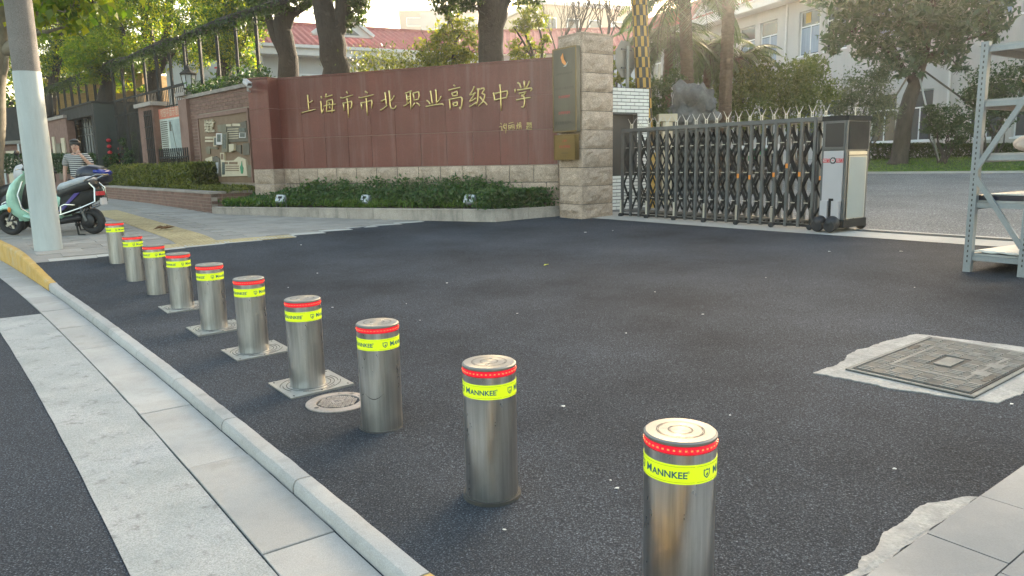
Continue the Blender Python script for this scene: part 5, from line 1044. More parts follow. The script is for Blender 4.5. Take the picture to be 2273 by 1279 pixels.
def loft(secs, m=0, mb=None, n=14, p=2.6):                       # closed superellipse sections (x, zc, halfwidth y, halfheight z) along x or tilted
    mb = mb or MB(); k0 = len(mb.v)
    for (c, ax, hy, hz) in secs:
        c, ax = Vector(c), Vector(ax).normalized()
        for j in range(n):
            q = 2*math.pi*j/n; cy, cz = math.cos(q), math.sin(q); mb.v.append(tuple(c+Vector((0, 1, 0))*hy*math.copysign(abs(cy)**(2/p), cy)+ax*hz*math.copysign(abs(cz)**(2/p), cz)))
    for i in range(len(secs)-1):
        for j in range(n): mb.f.append((k0+i*n+j, k0+i*n+(j+1) % n, k0+(i+1)*n+(j+1) % n, k0+(i+1)*n+j)); mb.m.append(m)
    mb.f += [tuple(k0+j for j in range(n-1, -1, -1)), tuple(k0+(len(secs)-1)*n+j for j in range(n))]; mb.m += [m, m]
    return mb
def scooter(label, body, seatc, box=None, bars=True, group=None, legshield=True):
    t = thing('scooter', label=label, cat='scooter', group=group)
    wheel(t, -.66, .20, .10, 'front_wheel'); wheel(t, .64, .19, .11, 'rear_wheel')
    mb = MB(); rows = []                                           # front mudguard: part of a torus over the wheel
    for i in range(13):
        a = R(5+i*14); row = []
        for j in range(7):
            c = R(-90+j*30); rr = .185+.075*math.cos(c); row.append(len(mb.v)); mb.v.append((-.66+rr*1.08*math.cos(a), .095*math.sin(c), .20+rr*math.sin(a)*1.12))
        rows.append(row)
    for a, c in zip(rows, rows[1:]):
        for j in range(6): mb.f.append((a[j], a[j+1], c[j+1], c[j])); mb.m.append(0)
    o = mb.build('front_mudguard', MA[body], t, smooth=True); sm = o.modifiers.new('shell', 'SOLIDIFY'); sm.thickness = .008
    loft([((-.36, 0, .22), (1, 0, .2), .10, .05), ((-.46, 0, .36), (1, 0, .5), .16, .11), ((-.52, 0, .50), (1, 0, .45), .20, .105), ((-.50, 0, .64), (1, 0, .4), .215, .09), ((-.46, 0, .78), (1, 0, .35), .18, .07), ((-.41, 0, .87), (1, 0, .3), .11, .05), ((-.36, 0, .93), (1, 0, .3), .06, .04)]).build('front_shield', MA[body], t, smooth=True)
    loft([((-.37, 0, .40), (1, 0, .3), .15, .02), ((-.32, 0, .60), (1, 0, .3), .165, .02), ((-.275, 0, .78), (1, 0, .3), .13, .02)]).build('inner_shield', MA['dark'], t, smooth=True)
    loft([((-.33, 0, .97), (.2, 0, 1), .07, .05), ((-.28, 0, 1.0), (.2, 0, 1), .10, .06), ((-.22, 0, .98), (.2, 0, 1), .08, .045)]).build('handlebar_cowl', MA[body], t, smooth=True); MB().lathe([(.055, -.37), (.06, -.35), (.03, -.33)], 14, (0, 0, 1.0), 0, 'X').build('headlight', MA['lampglass'], t, smooth=30)
    mb = MB()
    for s in (-1, 1): mb.tube([(-.25, s*.08, 1.0), (-.22, s*.2, 1.03), (-.14, s*.33, 1.0)], .013, 7); mb.tube([(-.17, s*.22, 1.025), (-.11, s*.35, .995)], .021, 8)
    mb.build('handlebar', MA['black'], t, smooth=40); mb = MB()
    for s in (-1, 1): mb.tube([(-.20, s*.20, 1.03), (-.24, s*.26, 1.20)], .007, 6); mb.sph((-.24, s*.27, 1.24), .06, 8, 0, (.25, 1, .7))
    mb.build('mirror', MA['black'], t, smooth=True); mb = MB()
    for s in (-1, 1): mb.tube([(-.20, s*.19, 1.01), (-.26, s*.25, 1.0), (-.24, s*.34, .99)], .006, 5)
    mb.build('brake_lever', MA['chrome'], t)
    loft([((-.40, 0, .30), (0, 0, 1), .12, .04), ((-.25, 0, .27), (0, 0, 1), .16, .035), ((.10, 0, .27), (0, 0, 1), .17, .035), ((.22, 0, .29), (0, 0, 1), .15, .05)]).build('floorboard', MA['mint' if body == 'mint' else 'dark'], t, smooth=40)
    loft([((-.30, 0, .22), (0, 0, 1), .10, .03), ((.1, 0, .20), (0, 0, 1), .13, .05), ((.5, 0, .26), (0, 0, 1), .10, .06)]).build('underbody', MA['black'], t, smooth=True)
    loft([((.16, 0, .44), (.15, 0, 1), .11, .12), ((.22, 0, .45), (.1, 0, 1), .15, .17), ((.35, 0, .50), (0, 0, 1), .17, .17), ((.58, 0, .55), (0, 0, 1), .15, .13), ((.78, 0, .60), (0, 0, 1), .08, .07)]).build('rear_body', MA['navy'] if body != 'mint' else MA['dark'], t, smooth=True)
    if body == 'mint': loft([((.10, 0, .47), (.2, 0, 1), .11, .10), ((.18, 0, .50), (.15, 0, 1), .175, .145), ((.25, 0, .51), (.1, 0, 1), .16, .12)]).build('mint_seat_post', MA['mint'], t, smooth=True)
    for s in (-1, 1): MB().poly([(.22, s*.176, .36), (.30, s*.18, .38), (.58, s*.165, .64), (.50, s*.17, .63)], (0, -s*.02, 0)).build('side_flash', MA['blue'] if body == 'navy' else mat('violet_flash', (.05, .03, .22), .35), t)
    st = loft([((.17, 0, .60), (.2, 0, 1), .09, .08), ((.22, 0, .62), (.1, 0, 1), .15, .13), ((.36, 0, .66), (0, 0, 1), .165, .12), ((.50, 0, .72), (0, 0, 1), .165, .10), ((.66, 0, .76), (-.1, 0, 1), .155, .085), ((.74, 0, .77), (-.2, 0, 1), .10, .05)]).build('seat', MA['black'], t, smooth=True)
    if seatc: loft([((.20, 0, .70), (.2, 0, 1), .115, .05), ((.26, 0, .72), (0, 0, 1), .165, .07), ((.36, 0, .745), (0, 0, 1), .178, .07), ((.50, 0, .79), (0, 0, 1), .178, .068), ((.64, 0, .825), (0, 0, 1), .166, .058), ((.70, 0, .83), (-.1, 0, 1), .12, .03)]).build('seat_cover', MA[seatc], st, smooth=True)
    mb = MB()
    if bars:
        for s in (-1, 1):
            mb.tube([(-.30, s*.15, .82), (-.36, s*.20, .62), (-.30, s*.225, .42), (-.10, s*.235, .30), (.30, s*.235, .32), (.62, s*.215, .42), (.80, s*.16, .50), (.80, s*.13, .70), (.72, s*.12, .78)], .013, 7); mb.tube([(.30, s*.235, .32), (.30, s*.22, .44), (.36, s*.21, .47), (.52, s*.21, .46)], .012, 6); mb.tube([(.60, s*.13, .78), (.70, s*.14, .84), (.86, s*.13, .90), (.90, s*.08, .90)], .013, 6)
        mb.tube([(.90, -.08, .90), (.90, .08, .90)], .013, 6); mb.build('crash_bars', MA['chrome'], t, smooth=40)
    MB().box((.80, 0, .62), (.05, .16, .06)).build('tail_light', MA['red'], t); MB().box((.84, 0, .50), (.02, .15, .10)).build('number_plate', MA['white'], t); mb = MB(); mb.bar((.16, -.12, .25), (.12, -.20, .005), .025, .02); mb.bar((.44, -.12, .22), (.50, -.17, .01), .02, .02); mb.bar((.44, .12, .22), (.50, .17, .01), .02, .02); mb.bar((.50, -.17, .012), (.60, -.17, .012), .03, .015); mb.build('stand', MA['dark'], t)
    MB().sph((-.53, -.19, .40), .035, 8, 0, (.7, .5, 1.2)).build('indicator', MA['orange'], t, smooth=True)
    MB().lathe([(.07, -.09), (.10, -.07), (.10, .07), (.07, .09)], 16, (.60, 0, .21), 0, 'Y').build('hub_motor', MA['black'], t, smooth=40)
    mb = MB()
    for s in (-1, 1): mb.bar((.60, s*.10, .21), (.50, s*.11, .52), .03, .035); mb.bar((-.66, s*.075, .215), (-.44, s*.075, .60), .025, .025)
    mb.build('suspension', MA['dsteel'], t, kind='stuff')
    if box:
        b = loft([((.50, 0, .92), (.1, 0, 1), .15, .11), ((.54, 0, .93), (.1, 0, 1), .20, .155), ((.72, 0, .95), (0, 0, 1), .22, .17), ((.90, 0, .94), (-.1, 0, 1), .20, .15), ((.98, 0, .92), (-.2, 0, 1), .14, .10)]).build('top_box', MA[box], t, smooth=True); MB().box((.72, 0, .775), (.34, .24, .03)).build('rack_plate', MA['black'], t)
        if box == 'navy': loft([((.84, 0, 1.00), (0, 0, 1), .217, .05), ((.92, 0, .99), (0, 0, 1), .20, .05), ((.99, 0, .97), (0, 0, 1), .14, .04)]).build('blue_reflector', MA['blue'], b, smooth=True)
    return t
def place(t, loc, rz, sc=1.0): t.location = loc; t.rotation_euler = (0, 0, rz); t.scale = (sc, sc, sc); return t
f0, f1 = un(30, 522), un(205, 520); md = (f0+f1)/2; hd = math.atan2((f1-f0)[1], (f1-f0)[0]); scs = float(np.linalg.norm((f1-f0)[:2]))/1.26
sc1 = scooter('mint green scooter with silver seat cover and chrome bars, behind the white pole', 'mint', 'silverseat'); place(sc1, (md[0]+.03, md[1], md[2]), hd, scs)
sc2 = scooter('navy scooter with dark blue top box parked behind the mint scooter', 'navy', None, 'navy'); place(sc2, (md[0]-.33, md[1]+.70, md[2]+.02), hd+.06, scs*.93)
sc3 = scooter('black scooter with white rear box at the left edge behind the mint one', 'black', None, 'white'); place(sc3, (md[0]-1.85, md[1]+1.3, md[2]+.02), hd+.02, scs*.98)
yardspots = [(1590, 352, 24, 'white scooter parked in the schoolyard behind the gate, nearest its middle'), (1500, 350, 25, 'white scooter parked behind the gate beside the grey rock'), (1668, 350, 25.5, 'white scooter parked behind the gate next to the green banner')]
for i, (px, py, d, lb) in enumerate(yardspots):
    p = at(px, py, d)
    if i == 0: ws = scooter(lb, 'white', None, 'white', False, 'white scooters parked in the yard')
    else: ws = copy_tree(ws0); ws['label'] = lb
    if i == 0: ws0 = ws
    place(ws, (p[0], p[1], float(g(p[0], p[1]))+.0), hd-.5+i*.2, 1.05)
p = at(1618, 345, 27); bnr = thing('banner', (p[0], p[1], float(g(p[0], p[1]))), label='long green banner strip on posts in the yard behind the gate', cat='banner'); c = Vector(p)
MB().box(c+Vector((0, 0, .0)), (3.2, .02, .42), -.3).build('cloth', MA['green'], bnr); mb = MB()
for s in (-1.5, 1.5): q_ = c+Vector((s*math.cos(-.3), s*math.sin(-.3), 0)); mb.bar((q_.x, q_.y+.03, float(g(q_.x, q_.y))), (q_.x, q_.y+.03, q_.z+.25), .04, .04)
mb.build('post', MA['dsteel'], bnr)
p = at(1448, 400, 16.5); yp = thing('warning_post', (p[0], p[1], float(g(p[0], p[1]))), label='yellow warning post with pale cap behind the left part of the gate', cat='post'); z = float(g(p[0], p[1])); MB().box((p[0], p[1], z+.6), (.14, .14, 1.2)).build('post', MA['yellow'], yp); MB().box((p[0], p[1], z+1.28), (.18, .18, .14)).build('cap', MA['white'], yp); p = at(1480, 300, 17.2); z = float(g(p[0], p[1])); cbn = thing('control_box', (p[0], p[1], z), label='cream control box on a stand behind the left part of the gate', cat='box'); MB().box((p[0], p[1], z+1.95), (.42, .25, .16)).build('lid', MA['cream'], cbn); MB().box((p[0], p[1], z+.93), (.22, .18, 1.85)).build('stand', MA['cream'], cbn)
# ============================================================ PERSON
def skinmesh(name, verts, edges, radii, m, parent, sub=2):
    me = bpy.data.meshes.new(name); me.from_pydata(verts, edges, []); o = bpy.data.objects.new(name, me); SC.collection.objects.link(o)
    md_ = o.modifiers.new('skin', 'SKIN'); md_.use_smooth_shade = True; o.modifiers.new('sub', 'SUBSURF').levels = sub; o.modifiers['sub'].render_levels = sub
    for i, r in enumerate(radii): me.skin_vertices[0].data[i].radius = r if hasattr(r, '__len__') else (r, r)
    me.skin_vertices[0].data[0].use_root = True
    dg = bpy.context.evaluated_depsgraph_get(); dg.update(); ev = bpy.data.meshes.new_from_object(o.evaluated_get(dg)); bpy.data.objects.remove(o); ev.name = name
    q = bpy.data.objects.new(name, ev); SC.collection.objects.link(q); ev.materials.clear(); ev.materials.append(m); q.parent = parent; MW[q.name] = Matrix(); KIDS.setdefault(parent.name, []).append(q); return q
pr_ = thing('person', label='person in a striped t-shirt and dark trousers raising a hand to the mouth', cat='person')
V = [(0, 0, .92), (0, 0, 1.06), (0, .0, 1.22), (0, .01, 1.36), (0, .005, 1.43), (0, -.012, 1.50), (0, -.012, 1.575), (0, 0, 1.63), (-.17, .01, 1.345), (-.235, .02, 1.10), (-.235, -.05, .90), (-.23, -.08, .83), (.17, .01, 1.345), (.285, -.06, 1.13), (.155, -.185, 1.33), (.105, -.185, 1.41), (-.09, 0, .86), (-.10, -.01, .48), (-.10, .02, .09), (-.10, -.10, .04), (.09, 0, .86), (.10, -.01, .48), (.10, .02, .09), (.10, -.10, .04)]
E_ = [(0, 1), (1, 2), (2, 3), (3, 4), (4, 5), (5, 6), (6, 7), (3, 8), (8, 9), (9, 10), (10, 11), (3, 12), (12, 13), (13, 14), (14, 15), (0, 16), (16, 17), (17, 18), (18, 19), (0, 20), (20, 21), (21, 22), (22, 23)]
rad = [(.13, .10), (.12, .09), (.14, .095), (.09, .07), .048, (.072, .082), (.078, .095), (.05, .06), .052, .040, .030, (.035, .02), .052, .042, .030, (.036, .024), .085, .055, .035, .035, .085, .055, .035, .035]
skinmesh('body', V, E_, rad, MA['skin'], pr_)
skinmesh('shirt', [(0, 0, .88), (0, 0, 1.06), (0, 0, 1.22), (0, .01, 1.355), (-.165, .01, 1.345), (-.225, .02, 1.16), (.165, .01, 1.345), (.26, -.04, 1.18), (0, .008, 1.405)], [(0, 1), (1, 2), (2, 3), (3, 4), (4, 5), (3, 6), (6, 7), (3, 8)], [(.165, .125), (.15, .115), (.165, .12), (.105, .085), .075, .072, .075, .072, .055], MA['shirt'], pr_)
skinmesh('trousers', [(0, 0, .93), (-.09, 0, .85), (-.10, -.01, .48), (-.10, .02, .12), (.09, 0, .85), (.10, -.01, .48), (.10, .02, .12)], [(0, 1), (1, 2), (2, 3), (0, 4), (4, 5), (5, 6)], [(.14, .115), .105, .078, .07, .105, .078, .07], MA['trousers'], pr_)
mb = MB(); mb.sph((0, .012, 1.60), .102, 12, 0, (.95, 1.05, .86)); mb.sph((0, .045, 1.55), .096, 10, 0, (.95, .8, 1.15)); mb.sph((0, -.05, 1.645), .06, 8, 0, (1.4, .85, .55)); mb.build('hair', MA['hair'], pr_, smooth=True)
mb = MB(); mb.tube([(0, .008, 1.40), (0, .008, 1.425)], .062, 14); mb.build('collar', MA['black'], pr_)
mb = MB()
for s in (-1, 1): mb.sph((s*.030, -.098, 1.562), .010, 6, 0, (1.3, .5, .6)); mb.box((s*.031, -.099, 1.582), (.032, .008, .006))
mb.build('eyes', MA['black'], pr_); mb = MB(); mb.sph((0, -.104, 1.535), .014, 6, 0, (.8, 1, 1.5)); mb.build('nose', MA['skin'], pr_, smooth=True); mb = MB(); mb.sph((0, -.094, 1.503), .016, 6, 0, (1.3, .5, .4)); mb.build('mouth', mat('lips', (.35, .12, .10), .5), pr_)
for (c, d, nm) in (((.100, -.187, 1.42), (-.45, .35, .6), 'raised_hand'), ((-.23, -.085, .82), (0, -.2, -1), 'lowered_hand')):
    mb = MB(); c, d = Vector(c), Vector(d).normalized(); sd_ = d.cross(Vector((0, -1, .2))).normalized()
    for k, L in enumerate((.055, .065, .07, .06)): o = c+sd_*(k-1.5)*.016; cv = Vector((0, .02, 0)); mb.tube([o, o+d*L*.55, o+d*L*.9+cv*.8, o+d*L+cv*1.4], [.009, .0085, .008, .006], 6)
    o = c-sd_*.028-d*.02; mb.tube([o, o-sd_*.02+d*.03, o-sd_*.012+d*.055], [.010, .009, .007], 6); mb.build('fingers', MA['skin'], pr_, smooth=True)
mb = MB()
for s in (-1, 1): loft([((s*.10, .06, .05), (0, 0, 1), .0, .0)], mb=MB()); mb.sph((s*.10, -.05, .045), .07, 8, 0, (.65, 1.7, .6))
mb.build('shoes', MA['black'], pr_, smooth=True)
px_ = at(168, 330, 14.7); place(pr_, (px_[0], px_[1], float(g(px_[0], px_[1]))+.005), R(14), 1.0)
# ============================================================ BUILDINGS
# school building on the right, its street side running away to the left
QF = np.array([16.5, 44.0]); ff = np.array([-.33, .944]); ff /= np.linalg.norm(ff); fo = np.array([-ff[1], ff[0]])
if np.dot(fo, QF) > 0: fo = -fo
ff3, fo3 = V3(ff, 0), V3(fo, 0)
def bp_(s, z, o=0.0): return V3(QF+ff*s+fo*o, z)
def bs(px):
    w = onplane(px, 200, V3(QF, 0), fo3); return float(np.dot(w[:2]-QF, ff))
sb = thing('school_building', bp_(0, .8), label='two storey grey rendered school building with white eaves and red roof on the right', cat='building')
SA, SBb, ZE = -24.0, 34.0, 10.0; UZ0, UZ1, LZ0, LZ1 = 6.95, 9.35, 2.0, 4.35
wins = []
for k in range(-4, 6):
    for o in (0, 2.07): wins.append((k*5.55-1.62-o, k*5.55-o))
wins = [w for w in wins if w[0] > SA+.5 and w[1] < SBb-.5]
cuts = sorted(wins); b = MB(); TH = .30
def wq(s0, s1, z0, z1): b.poly([bp_(s0, z0), bp_(s1, z0), bp_(s1, z1), bp_(s0, z1)], -fo3*TH)
for (z0, z1) in ((.3, LZ0), (LZ1, UZ0), (UZ1, ZE)): wq(SA, SBb, z0, z1)
for (z0, z1) in ((LZ0, LZ1), (UZ0, UZ1)):
    e = SA
    for (s0, s1) in cuts: wq(e, s0, z0, z1); e = s1
    wq(e, SBb, z0, z1)
b.poly([bp_(SA, .3, -.31), bp_(SA, ZE, -.31), bp_(SA, ZE, -11), bp_(SA, .3, -11)], ff3*.3); b.poly([bp_(SBb-.3, .3, -.31), bp_(SBb-.3, ZE, -.31), bp_(SBb-.3, ZE, -11), bp_(SBb-.3, .3, -11)], ff3*.3); b.poly([bp_(SA, .3, -11), bp_(SBb, .3, -11), bp_(SBb, ZE, -11), bp_(SA, ZE, -11)], fo3*.2)
b.build('wall', MA['wall'], sb)
b = MB()
for z in (.35, 5.2, ZE-.3): b.poly([bp_(SA+.3, z, -.32), bp_(SBb-.4, z, -.32), bp_(SBb-.4, z, -10.7), bp_(SA+.3, z, -10.7)], (0, 0, .15))
b.build('floor_slab', MA['dark'], sb)
for li, (z0, z1) in enumerate(((LZ0, LZ1), (UZ0, UZ1))):
    for wi, (s0, s1) in enumerate(cuts):
        if li == 0 and s0 > 6: continue
        f = MB(); r_ = .055; o = -.14
        for (a, c, q0, q1) in ((s0, s1, z0, z0+r_), (s0, s1, z1-r_, z1), (s0, s0+r_, z0+r_, z1-r_), (s1-r_, s1, z0+r_, z1-r_), (s0+r_, s1-r_, z0+(z1-z0)*.64, z0+(z1-z0)*.64+r_*1.2), ((s0+s1)/2-.03, (s0+s1)/2+.03, z0+r_, z0+(z1-z0)*.64)): f.poly([bp_(a, q0, o), bp_(c, q0, o), bp_(c, q1, o), bp_(a, q1, o)], -fo3*.07)
        f.poly([bp_(s0-.05, z0-.07, .05), bp_(s1+.05, z0-.07, .05), bp_(s1+.05, z0-.002, .05), bp_(s0-.05, z0-.002, .05)], -fo3*.2)
        wnd = f.build('window', MA['wframe'], sb); MB().poly([bp_(s0+.02, z0+.02, -.165), bp_(s1-.02, z0+.02, -.165), bp_(s1-.02, z1-.02, -.165), bp_(s0+.02, z1-.02, -.165)], -fo3*.006).build('pane', MA['glass'], wnd)
        if random.random() < .75 or wi in (2, 3):
            m_ = random.choice([(0, 1), (0, .45), (.55, 1), (0, 1)]); c_ = MB(); K = 14
            for k in range(K):
                a, d = s0+.06+(s1-s0-.12)*(m_[0]+(m_[1]-m_[0])*k/K), s0+.06+(s1-s0-.12)*(m_[0]+(m_[1]-m_[0])*(k+1)/K); c_.add([bp_(a, z0+.1, -.155 if k % 2 else -.158), bp_(d, z0+.1, -.158 if k % 2 else -.155), bp_(d, z0+(z1-z0)*.62, -.158 if k % 2 else -.155), bp_(a, z0+(z1-z0)*.62, -.155 if k % 2 else -.158)], [(0, 1, 2, 3)])
            if li: c_.build('curtain', MA['curtain'], wnd)
        if li == 1 and abs(s0+1.62) < .05: MB().poly([bp_(s0+.85, z0+1.75, -.15), bp_(s0+1.25, z0+1.75, -.15), bp_(s0+1.25, z1-.12, -.15), bp_(s0+.85, z1-.12, -.15)], fo3*.01).build('yellow_sheet', MA['checkY'], wnd)
EO = 1.0
b = MB(); b.poly([bp_(SA-.5, ZE+.02, EO), bp_(SBb, ZE+.02, EO), bp_(SBb, ZE+.42, EO), bp_(SA-.5, ZE+.42, EO)], -fo3*.12); b.poly([bp_(SA-.5, ZE+.005, EO-.13), bp_(SBb, ZE+.005, EO-.13), bp_(SBb, ZE+.005, -.1), bp_(SA-.5, ZE+.005, -.1)], (0, 0, .08)); b.poly([bp_(SA-.5, ZE+.42, EO+.12), bp_(SBb, ZE+.42, EO+.12), bp_(SBb, ZE+.50, EO+.12), bp_(SA-.5, ZE+.50, EO+.12)], -fo3*.3); b.build('eaves', MA['fascia'], sb)
for s in (1.0, 12.1, -10.1): MB().tube([bp_(s, .5, .07), bp_(s, ZE, .07)], .06, 8).build('downpipe', MA['fascia'], sb)
def tiled_roof(parent, p0, d, L, up, rise, run, m='roof', step=.45, courses=None, bat=True):
    """sloping roof face: eave line from p0 along d for L, rising `rise` over `run` towards `up`; ridged tiles in rows"""
    p0, d, up = Vector(p0), Vector(d), Vector(up); mb = MB(); sl = up*run+Vector((0, 0, rise)); nrm = d.cross(sl).normalized(); nrm = nrm if nrm.z > 0 else -nrm
    mb.add([p0, p0+d*L, p0+d*L+sl, p0+sl], [(0, 1, 2, 3)]); n_ = int(L/step)
    for i in range(n_):
        a = p0+d*(i*step); w = step*.5; mb.add([a, a+d*w*.5+nrm*.09, a+d*w, a+sl, a+sl+d*w*.5+nrm*.09, a+sl+d*w], [(0, 1, 4, 3), (1, 2, 5, 4), (0, 2, 1)])
    o = mb.build('roof', MA[m], parent); k = MB(); k.bar(p0+sl, p0+sl+d*L, .3, .25); k.build('ridge', MA[m], o); return o
tiled_roof(sb, bp_(SBb, ZE+.5, EO+.1), -ff3, SBb-SA, -fo3, 3.2, 6.2); b = MB().add([bp_(SA, ZE+3.7, -5.3), bp_(SBb, ZE+3.7, -5.3), bp_(SBb, ZE+.4, -11.2), bp_(SA, ZE+.4, -11.2)], [(0, 1, 2, 3)]); b.build('rear_roof', MA['roof'], sb)
for s in (6.6, -8.0, 21):
    w = 2.6; o = .9; tri = [bp_(s-w, ZE+.55, o), bp_(s+w, ZE+.55, o), bp_(s, ZE+2.1, o)]; dm = MB().poly(tri, -fo3*.2).build('dormer', MA['fascia'], sb); inn = [bp_(s-w*.6, ZE+.75, o+.02), bp_(s+w*.6, ZE+.75, o+.02), bp_(s, ZE+1.65, o+.02)]; MB().poly(inn, -fo3*.05).build('louvre', MA['dsteel'], dm)
    b = MB()
    for (a, c) in ((tri[0], tri[2]), (tri[1], tri[2])): b.bar(np.array(a)+fo3*.05+Z3*.05, np.array(c)+fo3*.05+Z3*.05, .25, .14)
    b.build('barge_board', MA['fascia'], dm); MB().add([np.array(tri[0])-fo3*.2, tri[2]-fo3*.2+Z3*.06, tri[2]-fo3*4.0+Z3*.06, np.array(tri[0])-fo3*.25], [(0, 1, 2, 3)]).add([np.array(tri[1])-fo3*.2, tri[2]-fo3*.2+Z3*.06, tri[2]-fo3*4.0+Z3*.06, np.array(tri[1])-fo3*.25], [(3, 2, 1, 0)]).build('dormer_roof', MA['roof'], dm)
# long hall with red tiled roof behind the wall
hd_ = np.array([.89, .45]); hd_ /= np.linalg.norm(hd_); hn = np.array([hd_[1], -hd_[0]]); H0 = np.array(at(583, 125, 36.0))[:2]; hz = float(at(640, 127, 36.6)[2]); h3, hn3 = V3(hd_, 0), V3(hn, 0)
hall = thing('red_roof_hall', V3(H0+hd_*5, .8), label='white walled hall with red tiled roof and small gable, behind the sign wall trees', cat='building')
hp = lambda s, z, o=0.0: V3(H0+hd_*s+hn*o, z); HL = 11.2
b = MB().poly([hp(0, .5), hp(HL, .5), hp(HL, hz+.2), hp(0, hz+.2)], -hn3*8); b.build('wall', MA['palewall'], hall); b = MB().poly([hp(-.5, hz, .8), hp(HL+.5, hz, .8), hp(HL+.5, hz+.32, .8), hp(-.5, hz+.32, .8)], -hn3*.9); b.poly([hp(-.5, hz+.32, .95), hp(HL+.5, hz+.32, .95), hp(HL+.5, hz+.46, .95), hp(-.5, hz+.46, .95)], -hn3*.4); b.build('eaves', MA['fascia'], hall)
tiled_roof(hall, hp(HL+.6, hz+.46, .8), -h3, HL+1.2, -hn3, 1.7, 4.8, step=.32); s = float(np.dot(onplane(768, 95, V3(H0+hn*.85, 0), hn3)[:2]-H0, hd_)); w = 1.5
tri = [hp(s-w, hz+1.0, .35), hp(s+w, hz+1.0, .35), hp(s, hz+2.1, .35)]; dm = MB().poly(tri, -hn3*.2).build('dormer', MA['fascia'], hall); b = MB()
for (a, c) in ((tri[0], tri[2]), (tri[1], tri[2])): b.bar(np.array(a)+hn3*.05+Z3*.06, np.array(c)+hn3*.05+Z3*.06, .3, .14)
b.build('barge_board', MA['fascia'], dm); MB().poly([hp(s-w*.55, hz+1.1, .38), hp(s+w*.55, hz+1.1, .38), hp(s, hz+1.7, .38)], -hn3*.04).build('louvre', MA['dsteel'], dm)
for px in (690, 760, 850): s = float(np.dot(onplane(px, 150, V3(H0, 0), hn3)[:2]-H0, hd_)); f = MB().poly([hp(s-.55, hz-2.0, .03), hp(s+.55, hz-2.0, .03), hp(s+.55, hz-.75, .03), hp(s-.55, hz-.75, .03)], -hn3*.06).build('window', MA['wframe'], hall); MB().poly([hp(s-.47, hz-1.92, .04), hp(s+.47, hz-1.92, .04), hp(s+.47, hz-.83, .04), hp(s-.47, hz-.83, .04)], -hn3*.006).build('pane', MA['glass'], f)
def simple_block(name, label, p, q, ztop, depth, m, z0=.3, wrows=0, wcols=0, wm='glass', parapet=.0):
    p, q = np.array(p)[:2], np.array(q)[:2]; d = (q-p); L = np.linalg.norm(d); d /= L; n = np.array([d[1], -d[0]]); 
    if np.dot(n, p+q) > 0: n = -n
    t = thing(name, V3((p+q)/2, z0), label=label, cat='building'); MB().poly([V3(p, z0), V3(q, z0), V3(q, ztop), V3(p, ztop)], -V3(n, 0)*depth).build('wall', MA[m], t)
    if parapet: MB().poly([V3(p-d*.3+n*.3, ztop), V3(q+d*.3+n*.3, ztop), V3(q+d*.3-n*depth, ztop), V3(p-d*.3-n*depth, ztop)], (0, 0, parapet)).build('parapet', MA['fascia'], t)
    for r_ in range(wrows):
        for c in range(wcols):
            s = L*(c+.5)/wcols; z = ztop-(r_+.62)*3.1; ww = L/wcols*.28
            f = MB().poly([V3(p+d*(s-ww)+n*.03, z-.8), V3(p+d*(s+ww)+n*.03, z-.8), V3(p+d*(s+ww)+n*.03, z+.8), V3(p+d*(s-ww)+n*.03, z+.8)], -V3(n, 0)*.08).build('window', MA['wframe'], t); MB().poly([V3(p+d*(s-ww+.1)+n*.04, z-.7), V3(p+d*(s+ww-.1)+n*.04, z-.7), V3(p+d*(s+ww-.1)+n*.04, z+.7), V3(p+d*(s-ww+.1)+n*.04, z+.7)], -V3(n, 0)*.006).build('pane', MA[wm], f)
    return t, p, q, d, n, L
# pale building with slogan behind the fence trees, grey annex, warm sunlit wall
t, p, q, d, n, L = simple_block('pale_annex', 'pale walled annex with slogan characters, seen between the trees above the mural wall', at(372, 200, 40), at(600, 200, 37), float(at(480, 115, 38)[2]), 6, 'palewall', parapet=.3)
mb = MB(); zc = float(at(452, 162, 38)[2])
for i, (ch, m_) in enumerate(zip('社会主义', (0, 0, 1, 0))): text_on(mb, ch, .95, V3(p+d*(L*.28+i*.95)+n*.04, zc), V3(d, 0), Z3, m_, bold=.01)
mb.build('slogan_lettering', [MA['white'], MA['red']], t)
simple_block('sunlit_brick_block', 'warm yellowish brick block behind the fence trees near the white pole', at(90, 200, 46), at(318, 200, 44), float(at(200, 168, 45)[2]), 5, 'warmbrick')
# grey roof gable left of the hall
t, p, q, d, n, L = simple_block('tower_block', 'distant pale tower block with blue glass bay beyond the red roof', at(888, 40, 150), at(1075, 40, 152), float(at(960, 24, 150)[2]), 22, 'tower', 0, 7, 3, 'towerg', 1.2)
MB().poly([V3(p+d*L*.24+n*.3, 3), V3(p+d*L*.50+n*.3, 3), V3(p+d*L*.50+n*.3, float(at(950, 30, 150)[2])), V3(p+d*L*.24+n*.3, float(at(950, 30, 150)[2]))], V3(n, 0)*.8).build('glass_bay', MA['towerg'], t); MB().poly([V3(p+d*L*.35-n*4, 30), V3(p+d*L*.9-n*4, 30), V3(p+d*L*.9-n*4, float(at(960, 10, 150)[2])), V3(p+d*L*.35-n*4, float(at(960, 10, 150)[2]))], -V3(n, 0)*8).build('roof_house', MA['tower'], t)
for k in range(4): MB().tube([V3(p+d*(L*.05+k*2.2)-n*2, 32), V3(p+d*(L*.05+k*2.2)-n*2, float(at(900, 12, 150)[2])+k % 2)], .12, 5).build('mast', MA['dsteel'], t)
simple_block('tan_block', 'tan building with flat top behind the bare trees, right of the big trunk', at(1195, 40, 75), at(1440, 40, 80), float(at(1300, 12, 76)[2]), 14, 'tan', .3, 4, 5, 'glass', .4)
